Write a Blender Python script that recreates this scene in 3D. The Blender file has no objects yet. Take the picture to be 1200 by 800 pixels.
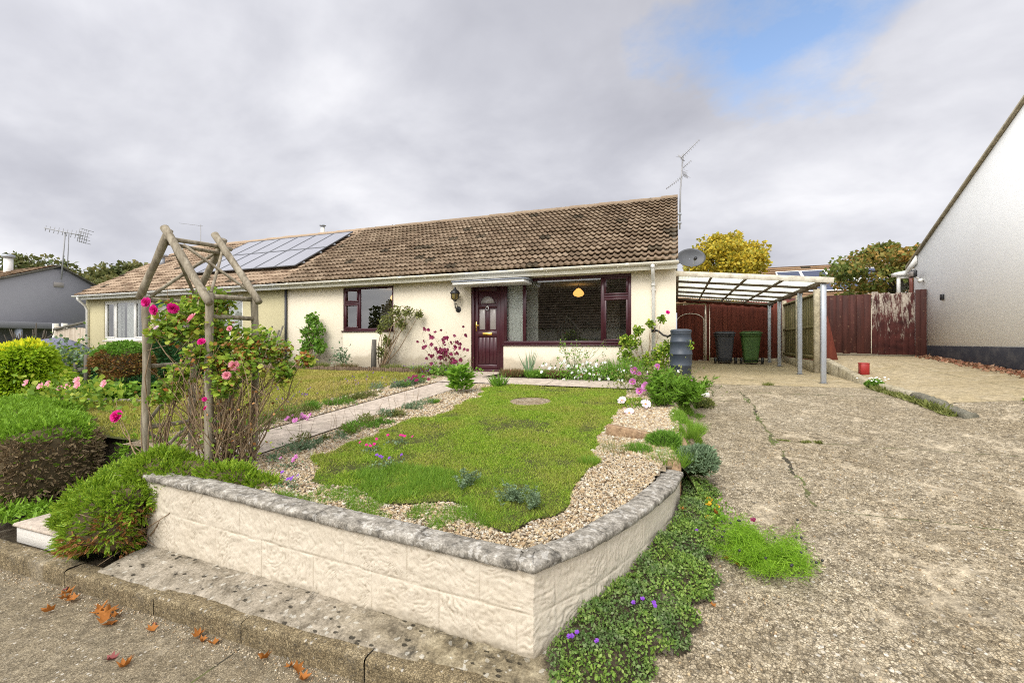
import bpy, math, random
import numpy as np
rng = np.random.default_rng(11)
random.seed(5)
SC = bpy.context.scene
COL = SC.collection
PI = math.pi
rad = math.radians
WL = {}

# ------------------------------------------------------------------ object helpers
def tag(o, label=None, cat=None, group=None, kind=None):
    if label: o['label'] = label
    if cat: o['category'] = cat
    if group: o['group'] = group
    if kind: o['kind'] = kind
    return o

def thing(name, label, cat, loc=(0, 0, 0), group=None):
    o = bpy.data.objects.new(name, None)
    COL.objects.link(o)
    o.location = loc
    o.empty_display_size = .1
    WL[o.name] = np.array(loc, float)
    return tag(o, label, cat, group)

def np_obj(name, V, faces, m, parent=None, loc=None, smooth=False, uv=None):
    """one mesh object from world-space vertices V (n,3) and a list of face index arrays"""
    V = np.asarray(V, float).reshape(-1, 3)
    if parent is not None:
        base = WL[parent.name]
    elif loc is not None:
        base = np.array(loc, float)
    else:
        base = np.array([(V[:, 0].min() + V[:, 0].max()) / 2, (V[:, 1].min() + V[:, 1].max()) / 2, V[:, 2].min()])
    me = bpy.data.meshes.new(name)
    faces = [np.asarray(f, np.int32) for f in faces if len(f)]
    nl = sum(f.size for f in faces)
    npoly = sum(len(f) for f in faces)
    me.vertices.add(len(V)); me.loops.add(nl); me.polygons.add(npoly)
    me.vertices.foreach_set('co', (V - base).astype(np.float32).ravel())
    li = np.concatenate([f.ravel() for f in faces])
    tot = np.concatenate([np.full(len(f), f.shape[1], np.int32) for f in faces])
    st = np.concatenate([[0], np.cumsum(tot)[:-1]]).astype(np.int32)
    me.loops.foreach_set('vertex_index', li)
    me.polygons.foreach_set('loop_start', st)
    me.polygons.foreach_set('loop_total', tot)
    if smooth:
        me.polygons.foreach_set('use_smooth', np.ones(npoly, bool))
    if uv is not None:
        ul = me.uv_layers.new(name='UVMap')
        ul.data.foreach_set('uv', np.asarray(uv, np.float32)[li].ravel())
    me.update(calc_edges=True)
    me.validate()
    if m is not None: me.materials.append(m)
    o = bpy.data.objects.new(name, me)
    COL.objects.link(o)
    if parent is not None:
        o.parent = parent
    else:
        o.location = base
    WL[o.name] = base
    return o

class MB:
    """collects simple shapes, then builds them as ONE mesh object"""
    def __init__(s):
        s.V = []; s.F = {}; s.n = 0
    def add(s, V, F):
        V = np.asarray(V, float).reshape(-1, 3)
        for f in F:
            f = np.asarray(f, np.int32)
            if f.size == 0: continue
            s.F.setdefault(f.shape[1], []).append(f + s.n)
        s.V.append(V); s.n += len(V)
        return s
    def box(s, x0, x1, y0, y1, z0, z1, b=.004, M=None):
        x0, x1 = min(x0, x1), max(x0, x1); y0, y1 = min(y0, y1), max(y0, y1); z0, z1 = min(z0, z1), max(z0, z1)
        b = min(b, (x1 - x0) * .4, (y1 - y0) * .4, (z1 - z0) * .4)
        lo = np.array([x0, y0, z0]); hi = np.array([x1, y1, z1])
        V = []; idx = {}
        for c in range(8):
            sg = [(c >> k) & 1 for k in range(3)]
            for a in range(3):
                p = [0, 0, 0]
                for k in range(3):
                    e = hi[k] if sg[k] else lo[k]
                    p[k] = e if k == a else (e - b if sg[k] else e + b)
                idx[(tuple(sg), a)] = len(V); V.append(p)
        V = np.array(V); Q = []; T = []
        cen = (lo + hi) / 2
        def orient(f):
            P = V[f]; nrm = np.cross(P[1] - P[0], P[2] - P[0])
            return f if np.dot(nrm, P.mean(0) - cen) > 0 else f[::-1]
        for a in range(3):
            u, v = [(1, 2), (0, 2), (0, 1)][a]
            for sv in (0, 1):
                f = []
                for (i, j) in ((0, 0), (1, 0), (1, 1), (0, 1)):
                    sg = [0, 0, 0]; sg[a] = sv; sg[u] = i; sg[v] = j
                    f.append(idx[(tuple(sg), a)])
                Q.append(orient(f))
        for a in range(3):
            u, v = [(1, 2), (0, 2), (0, 1)][a]
            for i in (0, 1):
                for j in (0, 1):
                    s0 = [0, 0, 0]; s0[u] = i; s0[v] = j; s1 = list(s0); s1[a] = 1
                    f = [idx[(tuple(s0), u)], idx[(tuple(s1), u)], idx[(tuple(s1), v)], idx[(tuple(s0), v)]]
                    Q.append(orient(f))
        for c in range(8):
            sg = tuple((c >> k) & 1 for k in range(3))
            T.append(orient([idx[(sg, 0)], idx[(sg, 1)], idx[(sg, 2)]]))
        if M is not None: V = M(V)
        return s.add(V, [Q, T])
    def beam(s, p, q, w, h, b=.004, up=(0, 0, 1)):
        """box with length p->q, width w (horizontal), height h"""
        p = np.array(p, float); q = np.array(q, float)
        d = q - p; L = np.linalg.norm(d); d /= L
        up = np.array(up, float)
        sx = np.cross(d, up); sx /= np.linalg.norm(sx)
        uz = np.cross(sx, d)
        R = np.stack([sx, d, uz], 1)
        return s.box(-w / 2, w / 2, 0, L, -h / 2, h / 2, b, M=lambda V: V @ R.T + p)
    def tube(s, pts, r, n=8, caps=True):
        pts = np.asarray(pts, float)
        k = len(pts)
        r = np.full(k, r, float) if np.isscalar(r) else np.asarray(r, float)
        t = np.gradient(pts, axis=0)
        t /= np.linalg.norm(t, axis=1)[:, None] + 1e-12
        a = np.array([0, 0, 1.]) if abs(t[0][2]) < .9 else np.array([1., 0, 0])
        u = np.cross(t[0], a); u /= np.linalg.norm(u)
        V = []
        ang = np.arange(n) / n * 2 * PI
        for i in range(k):
            u = u - t[i] * np.dot(u, t[i]); u /= np.linalg.norm(u)
            w = np.cross(t[i], u)
            V.append(pts[i] + r[i] * (np.cos(ang)[:, None] * u + np.sin(ang)[:, None] * w))
        V = np.concatenate(V)
        i = np.arange(k - 1)[:, None] * n; j = np.arange(n)[None]; j2 = (j + 1) % n
        Q = np.stack([i + j, i + j2, i + n + j2, i + n + j], -1).reshape(-1, 4)
        F = [Q]
        if caps:
            F.append(np.array([np.arange(n)[::-1]])); F.append(np.array([np.arange(n) + (k - 1) * n]))
        return s.add(V, F)
    def lathe(s, prof, c=(0, 0, 0), n=24, axis='z'):
        prof = np.asarray(prof, float); k = len(prof)
        ang = np.arange(n) / n * 2 * PI
        V = np.stack([prof[:, 0][:, None] * np.cos(ang), prof[:, 0][:, None] * np.sin(ang), np.repeat(prof[:, 1][:, None], n, 1)], -1).reshape(-1, 3)
        if axis == 'y': V = V[:, [0, 2, 1]] * [1, -1, 1]
        if axis == 'x': V = V[:, [2, 0, 1]]
        i = np.arange(k - 1)[:, None] * n; j = np.arange(n)[None]; j2 = (j + 1) % n
        Q = np.stack([i + j, i + j2, i + n + j2, i + n + j], -1).reshape(-1, 4)
        return s.add(V + np.array(c), [Q])
    def prism(s, poly, h0, h1, axis='y'):
        """polygon (2D list) extruded along axis from h0 to h1"""
        P = np.asarray(poly, float); n = len(P)
        def mk(h):
            H = np.full(n, h)
            if axis == 'y': return np.stack([P[:, 0], H, P[:, 1]], 1)
            if axis == 'x': return np.stack([H, P[:, 0], P[:, 1]], 1)
            return np.stack([P[:, 0], P[:, 1], H], 1)
        V = np.concatenate([mk(h0), mk(h1)])
        i = np.arange(n); j = (i + 1) % n
        Q = np.stack([i, j, j + n, i + n], 1)
        return s.add(V, [Q, np.array([i[::-1]]), np.array([i + n])])
    def build(s, name, m, parent=None, smooth=False, loc=None):
        V = np.concatenate(s.V)
        F = [np.concatenate(v) for v in s.F.values()]
        o = np_obj(name, V, F, m, parent, loc, smooth)
        return o

def fixn(o):
    """consistent outward normals for one mesh"""
    import bmesh
    bm = bmesh.new(); bm.from_mesh(o.data)
    bmesh.ops.recalc_face_normals(bm, faces=bm.faces)
    bm.to_mesh(o.data); bm.free()
    return o

def copy_tree(o, parent=None):
    c = o.copy(); COL.objects.link(c)
    if parent is not None: c.parent = parent
    for ch in o.children: copy_tree(ch, c)
    return c

def grid_obj(name, xs, ys, f, m, parent=None, smooth=True, keep=None):
    X, Y = np.meshgrid(xs, ys)
    Z = f(X, Y)
    nx, ny = len(xs), len(ys)
    V = np.stack([X, Y, Z], -1).reshape(-1, 3)
    i = (np.arange(ny - 1)[:, None] * nx + np.arange(nx - 1)[None]).ravel()
    Q = np.stack([i, i + 1, i + nx + 1, i + nx], 1)
    if keep is not None:
        c = V[Q].mean(1)
        Q = Q[keep(c[:, 0], c[:, 1])]
    return np_obj(name, V, [Q], m, parent, smooth=smooth)

# ------------------------------------------------------------------ scatter helpers
def unit(v):
    return v / (np.linalg.norm(v, axis=-1, keepdims=True) + 1e-12)

def frames(d, nrm=None, jitter=0.):
    """rotation matrices whose local Y is d and local Z is near nrm"""
    d = unit(np.asarray(d, float)); n = len(d)
    if nrm is None: nrm = rng.normal(size=(n, 3))
    nrm = np.broadcast_to(np.asarray(nrm, float), (n, 3)) + rng.normal(size=(n, 3)) * jitter + 1e-5
    x = unit(np.cross(d, nrm))
    z = np.cross(x, d)
    return np.stack([x, d, z], -1)

def scatter(TV, TF, pos, R, s):
    TV = np.asarray(TV, float); n = len(pos)
    s = np.asarray(s, float)
    if s.ndim == 0: s = np.full(n, float(s))
    if s.ndim == 1: s = np.repeat(s[:, None], 3, 1)
    L = TV[None] * s[:, None, :]
    V = np.einsum('nij,nvj->nvi', R, L) + np.asarray(pos)[:, None, :]
    off = (np.arange(n) * len(TV))[:, None, None]
    F = [(np.asarray(f)[None] + off).reshape(-1, np.asarray(f).shape[1]) for f in TF]
    return V.reshape(-1, 3), F

def merge(parts):
    V = []; F = []; n = 0
    for v, f in parts:
        V.append(v); F += [np.asarray(a) + n for a in f]; n += len(v)
    return np.concatenate(V), F

LEAF = (np.array([[0, 0, 0], [.38, .4, .09], [.22, .78, .03], [0, 1, -.08], [-.22, .78, .03], [-.38, .4, .09], [0, .5, 0]]),
        [np.array([[0, 1, 6], [6, 1, 2], [6, 2, 3], [0, 6, 5], [6, 4, 5], [6, 3, 4]])])
KITE = (np.array([[0, 0, 0], [.3, .45, .07], [0, 1, -.06], [-.3, .45, .07]]), [np.array([[0, 1, 2], [0, 2, 3]])])
BLADE = (np.array([[-.5, 0, 0], [.5, 0, 0], [.32, .55, .06], [-.32, .55, .06], [0, 1, .22]]), [np.array([[0, 1, 2, 3]]), np.array([[3, 2, 4]])])
TRI = (np.array([[-.5, 0, 0], [.5, 0, 0], [0, 1, .12]]), [np.array([[0, 1, 2]])])

def frond_template(n=7, spread=.5, leaf=.34, w=.42):
    """a flat feathery spray of small scale leaves on an axis of unit length"""
    P = []; D = []; S = []
    for i in range(n):
        t = (i + .6) / n
        for sg in (-1, 1):
            P.append([0, t * .85, -.12 * t * t]); D.append([sg * spread, .75, .05 * sg]); S.append(leaf * (1.15 - .75 * t))
    P.append([0, .8, -.1]); D.append([0, 1, -.1]); S.append(leaf * .8)
    P.append([0, .0, 0]); D.append([0, 1, 0]); S.append(.9)
    D = np.array(D, float)
    R = frames(D, np.array([[0, 0, 1.]]))
    S = np.array(S); sc = np.stack([S * w * 1.6, S, S], 1)
    sc[-1, 0] = .07
    V, F = scatter(KITE[0], KITE[1], np.array(P), R, sc)
    return V, F
FROND = frond_template()

def lumpy(d, amp, seed):
    r = np.random.default_rng(seed)
    out = np.ones(len(d))
    for k in (2.3, 4.1, 7.3):
        a = r.normal(size=3) * k
        out += amp * (1.6 / k) * np.sin(d @ a + r.uniform(0, 6.28))
        a = r.normal(size=3) * k
        out += amp * (1.6 / k) * np.sin(d @ a + r.uniform(0, 6.28))
    return out

def sphere_pts(n, low=-1.):
    z = rng.uniform(low, 1, n); a = rng.uniform(0, 2 * PI, n)
    r = np.sqrt(1 - z * z)
    return np.stack([r * np.cos(a), r * np.sin(a), z], 1)

def dome_pts(n, c, r, amp=.1, seed=1, depth=.12, low=-.5, pw=1.):
    """points in the outer shell of a lumpy ellipsoid, with outward normals"""
    if pw == 1.: d = sphere_pts(n, low)
    else:
        c_ = rng.uniform(-1, 1, (n, 3)); c_ /= np.abs(c_).max(1, keepdims=True); p_ = 2 / pw
        s_ = c_ / ((np.abs(c_) ** p_).sum(1, keepdims=True) ** (1 / p_)); d = np.sign(s_) * np.abs(s_) ** (1 / pw)
    k = lumpy(d, amp, seed) * (1 - np.abs(rng.normal(0, depth, n)))
    P = np.array(c) + np.sign(d) * np.abs(d) ** pw * np.array(r) * k[:, None]
    return P, unit(d / np.array(r))

def core_blob(c, r, amp, seed, k=.8, nu=28, nv=18, pw=1.):
    z = np.linspace(-1, 1, nv); a = np.arange(nu) / nu * 2 * PI
    Z, A = np.meshgrid(z, a, indexing='ij')
    q = np.sqrt(np.clip(1 - Z * Z, 0, 1))
    d = np.stack([q * np.cos(A), q * np.sin(A), Z], -1).reshape(-1, 3)
    V = np.array(c) + np.sign(d) * np.abs(d) ** pw * np.array(r) * (lumpy(d, amp, seed) * k)[:, None]
    i = np.arange(nv - 1)[:, None] * nu; j = np.arange(nu)[None]; j2 = (j + 1) % nu
    Q = np.stack([i + j, i + j2, i + nu + j2, i + nu + j], -1).reshape(-1, 4)
    return V, [Q]

def leaves_obj(name, P, D, size, m, parent=None, T=KITE, nrm=None, jit=.6, wid=1., var=.35, **kw):
    n = len(P)
    s = size * (1 + rng.uniform(-var, var, n))
    R = frames(D, nrm, jit)
    V, F = scatter(T[0], T[1], P, R, np.stack([s * wid, s, s], 1))
    return np_obj(name, V, F, m, parent, **kw)

# ------------------------------------------------------------------ material helpers
def new_mat(name, rough=.7, col=None, spec=.3, metal=0.):
    m = bpy.data.materials.new(name); m.use_nodes = True
    nt = m.node_tree; b = nt.nodes['Principled BSDF']
    b.inputs['Roughness'].default_value = rough
    b.inputs['Specular IOR Level'].default_value = spec
    b.inputs['Metallic'].default_value = metal
    if col is not None: b.inputs['Base Color'].default_value = (*col, 1)
    return m, nt, b

def nd(nt, typ, out=0, props=None, **ins):
    n = nt.nodes.new(typ)
    for k, v in (props or {}).items(): setattr(n, k, v)
    for k, v in ins.items():
        key = int(k[1:]) if k[0] == 'i' and k[1:].isdigit() else k.replace('_', ' ')
        sck = n.inputs[key]
        if hasattr(v, 'is_linked') or isinstance(v, bpy.types.NodeSocket): nt.links.new(v, sck)
        else: sck.default_value = v
    return n.outputs[out]

def ramp(nt, fac, stops, interp='LINEAR'):
    n = nt.nodes.new('ShaderNodeValToRGB'); cr = n.color_ramp; cr.interpolation = interp
    while len(cr.elements) < len(stops): cr.elements.new(.5)
    while len(cr.elements) > len(stops): cr.elements.remove(cr.elements[-1])
    for e, (p, c) in zip(cr.elements, stops):
        e.position = p
        e.color = (c, c, c, 1) if np.isscalar(c) else (*c, 1)
    nt.links.new(fac, n.inputs[0])
    return n.outputs[0]

def mix(nt, fac, a, b, mode='MIX'):
    n = nt.nodes.new('ShaderNodeMix'); n.data_type = 'RGBA'; n.blend_type = mode
    for sck, v in ((n.inputs[0], fac), (n.inputs[6], a), (n.inputs[7], b)):
        if isinstance(v, bpy.types.NodeSocket): nt.links.new(v, sck)
        elif np.isscalar(v): sck.default_value = v
        else: sck.default_value = (*v, 1)
    return n.outputs[2]

def math_(nt, op, a, b=0., c=None):
    n = nt.nodes.new('ShaderNodeMath'); n.operation = op
    for sck, v in zip(n.inputs, (a, b) if c is None else (a, b, c)):
        if isinstance(v, bpy.types.NodeSocket): nt.links.new(v, sck)
        else: sck.default_value = v
    return n.outputs[0]

def coords(nt, which='Object', scale=(1, 1, 1)):
    c = nt.nodes.new('ShaderNodeTexCoord').outputs[which]
    if scale == (1, 1, 1): return c
    return nd(nt, 'ShaderNodeMapping', Vector=c, Scale=scale)

def worldpos(nt):
    return nt.nodes.new('ShaderNodeNewGeometry').outputs['Position']

def noise(nt, v, scale, detail=5., rough=.55, dist=0.):
    return nd(nt, 'ShaderNodeTexNoise', Vector=v, Scale=scale, Detail=detail, Roughness=rough, Distortion=dist)

def voro(nt, v, scale, out='Distance', rnd=1., feature='F1'):
    n = nt.nodes.new('ShaderNodeTexVoronoi'); n.feature = feature
    nt.links.new(v, n.inputs['Vector']); n.inputs['Scale'].default_value = scale; n.inputs['Randomness'].default_value = rnd
    return n.outputs[out]

def bump(nt, b, h, strength=.5, dist=.01):
    n = nt.nodes.new('ShaderNodeBump'); n.inputs['Strength'].default_value = strength; n.inputs['Distance'].default_value = dist
    nt.links.new(h, n.inputs['Height']); nt.links.new(n.outputs[0], b.inputs['Normal'])

def link(nt, a, b): nt.links.new(a, b)

def leaf_mat(name, cols, trans=.3, rough=.5, patch=None, pscale=1.5, clump=0.):
    """foliage: every leaf its own shade from cols; patch = other colours in patches"""
    f_ = 1.6
    cols = [tuple(min(.9, v * f_) for v in k) for k in cols]; patch = [tuple(min(.9, v * f_) for v in k) for k in patch] if patch else None
    m, nt, b = new_mat(name, rough, spec=.25)
    g = nt.nodes.new('ShaderNodeNewGeometry')
    n = len(cols)
    c = ramp(nt, g.outputs['Random Per Island'], [(i / max(1, n - 1), k) for i, k in enumerate(cols)])
    if patch:
        f = noise(nt, g.outputs['Position'], pscale, 4, .6)
        f = ramp(nt, f, [(.42, 0.), (.62, 1.)])
        c2 = ramp(nt, g.outputs['Random Per Island'], [(i / max(1, len(patch) - 1), k) for i, k in enumerate(patch)])
        c = mix(nt, f, c, c2)
    if clump:
        q = noise(nt, g.outputs['Position'], clump, 3, .7)
        c = mix(nt, 1., c, ramp(nt, q, [(.32, .55), (.5, 1.), (.66, 1.)]), 'MULTIPLY')
        c = mix(nt, ramp(nt, q, [(.56, 0.), (.7, .5)]), c, (.42, .44, .09))
    link(nt, c, b.inputs['Base Color'])
    t = nd(nt, 'ShaderNodeBsdfTranslucent', Color=c)
    mx = nd(nt, 'ShaderNodeMixShader', Fac=trans, i1=b.outputs[0], i2=t)
    link(nt, mx, nt.nodes['Material Output'].inputs[0])
    return m

def paint_mat(name, col, rough=.35, dirt=.25, dcol=(.25, .22, .18), scale=6, bmp=.05):
    m, nt, b = new_mat(name, rough, spec=.4)
    p = coords(nt)
    n1 = noise(nt, p, scale, 6, .65)
    f = ramp(nt, n1, [(.45, 0.), (.8, dirt)])
    n2 = noise(nt, p, scale * 9, 3)
    c = mix(nt, f, col, dcol)
    c = mix(nt, .12, c, ramp(nt, n2, [(.3, .25), (.7, .9)]), 'OVERLAY')
    link(nt, c, b.inputs['Base Color'])
    if bmp: bump(nt, b, n2, bmp, .003)
    return m

def wood_mat(name, c1, c2, c3, axis=(1, 1, .12), scale=14, rough=.75):
    m, nt, b = new_mat(name, rough, spec=.2)
    p = coords(nt, 'Object', axis)
    n1 = noise(nt, p, scale, 8, .65, .6)
    n2 = noise(nt, coords(nt), 3, 4)
    c = ramp(nt, n1, [(.3, c1), (.52, c2), (.72, c3)])
    c = mix(nt, ramp(nt, n2, [(.4, 0.), (.75, .45)]), c, c1)
    link(nt, c, b.inputs['Base Color'])
    bump(nt, b, n1, .5, .004)
    return m

def vnoise(x, y, seed, octaves=3):
    """smooth value noise, about -1..1"""
    out = 0; a = 1.; tot = 0
    for o in range(octaves):
        r = np.random.default_rng(seed * 31 + o); G = r.uniform(-1, 1, (64, 64))
        xi = np.floor(x).astype(int); yi = np.floor(y).astype(int); fx = x - xi; fy = y - yi
        fx = fx * fx * (3 - 2 * fx); fy = fy * fy * (3 - 2 * fy)
        g = lambda i, j: G[i % 64, j % 64]
        out = out + a * ((g(xi, yi) * (1 - fx) + g(xi + 1, yi) * fx) * (1 - fy) + (g(xi, yi + 1) * (1 - fx) + g(xi + 1, yi + 1) * fx) * fy)
        tot += a; a *= .5; x = x * 2.03 + 7; y = y * 2.03 + 3
    return out / tot * 1.5
# ------------------------------------------------------------------ camera, sun, sky
cam = bpy.data.cameras.new('camera'); cam.lens = 15.75; cam.sensor_width = 36; cam.clip_end = 2000; cam.clip_start = .05
co = bpy.data.objects.new('camera', cam); COL.objects.link(co)
co.location = (0, 0, .72); co.rotation_euler = (rad(90.05), 0, rad(20.1)); SC.camera = co

SUN_EL, SUN_AZ = rad(46), rad(186)      # azimuth clockwise from +Y: behind the camera, to its left
sd = np.array([math.sin(SUN_AZ) * math.cos(SUN_EL), math.cos(SUN_AZ) * math.cos(SUN_EL), math.sin(SUN_EL)])
sl = bpy.data.lights.new('sun', 'SUN'); sl.energy = 1.3; sl.angle = rad(26); sl.color = (1, .955, .88)
so = bpy.data.objects.new('sun', sl); COL.objects.link(so)
so.rotation_euler = (PI / 2 - SUN_EL, 0, PI - SUN_AZ)
so.location = (0, 0, 20)

w = bpy.data.worlds.new('World'); SC.world = w; w.use_nodes = True
nt = w.node_tree
bg = nt.nodes['Background']; bg.inputs['Strength'].default_value = .1
sky = nt.nodes.new('ShaderNodeTexSky'); sky.sky_type = 'NISHITA'; sky.sun_disc = False
sky.sun_elevation = SUN_EL; sky.sun_rotation = SUN_AZ; sky.air_density = 1.0; sky.dust_density = .6; sky.ozone_density = 1.6
g = nt.nodes.new('ShaderNodeTexCoord').outputs['Generated']
sep = nt.nodes.new('ShaderNodeSeparateXYZ'); nt.links.new(g, sep.inputs[0])
zz = math_(nt, 'ADD', math_(nt, 'MAXIMUM', sep.outputs[2], 0.), .36)
cx = math_(nt, 'DIVIDE', sep.outputs[0], zz); cy = math_(nt, 'DIVIDE', sep.outputs[1], zz)
cmb = nt.nodes.new('ShaderNodeCombineXYZ'); nt.links.new(cx, cmb.inputs[0]); nt.links.new(cy, cmb.inputs[1])
cp = cmb.outputs[0]
mp = nd(nt, 'ShaderNodeMapping', Vector=cp, Rotation=(0, 0, rad(24)), Scale=(1.15, 1.35, 1), Location=(1.7, .4, 0))
big = noise(nt, mp, .95, 6, .5, .3)
fine = noise(nt, mp, 3.0, 6, .55, .25)
shape = math_(nt, 'ADD', math_(nt, 'MULTIPLY', big, .78), math_(nt, 'MULTIPLY', fine, .22))
cl = ramp(nt, shape, [(.33, (2.7, 2.74, 3.08)), (.44, (3.4, 3.44, 3.78)), (.53, (4.25, 4.28, 4.58)), (.62, (5.3, 5.3, 5.5))])
# clouds glow brighter towards the hidden sun
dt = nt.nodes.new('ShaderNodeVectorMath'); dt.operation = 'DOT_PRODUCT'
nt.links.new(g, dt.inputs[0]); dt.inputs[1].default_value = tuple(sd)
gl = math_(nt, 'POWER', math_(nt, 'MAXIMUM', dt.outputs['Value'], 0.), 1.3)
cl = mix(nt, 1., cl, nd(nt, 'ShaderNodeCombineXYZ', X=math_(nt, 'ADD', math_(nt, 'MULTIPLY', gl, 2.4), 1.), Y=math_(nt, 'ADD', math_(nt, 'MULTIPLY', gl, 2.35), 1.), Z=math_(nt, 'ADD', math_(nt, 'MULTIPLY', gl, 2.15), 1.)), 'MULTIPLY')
# a gap of blue
gap = nt.nodes.new('ShaderNodeVectorMath'); gap.operation = 'DISTANCE'
wob = nd(nt, 'ShaderNodeVectorMath', props={'operation': 'MULTIPLY_ADD'}, i0=nd(nt, 'ShaderNodeTexNoise', 1, Vector=mp, Scale=3., Detail=7., Roughness=.62), i1=(.55, .55, 0), i2=cp)
nt.links.new(wob, gap.inputs[0])
gap.inputs[1].default_value = (.195 + .275, .98 + .275, 0)
gm = ramp(nt, math_(nt, 'DIVIDE', gap.outputs['Value'], 1.), [(.06, 1.), (.24, 0.)])
skyc = mix(nt, 1., sky.outputs[0], (1.6, 1.5, 1.42), 'MULTIPLY')
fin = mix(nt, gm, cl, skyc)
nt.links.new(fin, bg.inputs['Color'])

vs = SC.view_settings; vs.view_transform = 'Standard'; vs.look = 'None'; vs.exposure = .90; vs.gamma = 1
SC.cycles.use_denoising = False; SC.cycles.use_adaptive_sampling = False; SC.cycles.filter_width = 1.05
try:
    SC.cycles.denoiser = 'OPENIMAGEDENOISE'; SC.cycles.denoising_prefilter = 'ACCURATE'
except Exception: pass
SC.cycles.max_bounces = 6; SC.cycles.transparent_max_bounces = 16
SC.cycles.sample_clamp_indirect = 2.5

# ------------------------------------------------------------------ ground heights
def smooth01(t):
    t = np.clip(t, 0, 1); return t * t * (3 - 2 * t)
def zd(x, y):
    y = np.asarray(y, float)
    a = -1.0 + .1 * np.maximum(0, y - 1)
    b = -.2 + .26 * (y - 9) / 8
    return np.where(y < 9, a, np.minimum(b, .06))
def zn(x, y):
    ed_ = smooth01((np.asarray(x, float) - 3.62) / .22)
    s = smooth01((y - 10.4) / 4.2)
    return zd(x, y) + .07 * smooth01((y - 7) / 1.5) * np.where(np.asarray(y) > 8.4, 1., ed_) + .30 * s + .09 * np.clip(np.asarray(x) - 3.6, 0, 3) * smooth01((y - 5) / 4) * (1 - s)
def zg(x, y):
    x = np.asarray(x, float); y = np.asarray(y, float)
    zw = -.38 - .09 * np.clip((x + 3.75) / 3.2, 0, 1)
    return zw + (-.03 - zw) * np.clip((y - 2.3) / 6.2, 0, 1)
HOLE = (-2.03, 6.35, .31)
def zlawn(x, y):
    x = np.asarray(x, float); y = np.asarray(y, float)
    z = zg(x, y) + .012 + .008 * np.sin(x * 2.3 + 1) * np.sin(y * 1.7)
    d = np.hypot(x - HOLE[0], y - HOLE[1])
    return z - .11 * smooth01((HOLE[2] + .02 - d) / .05)

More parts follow.
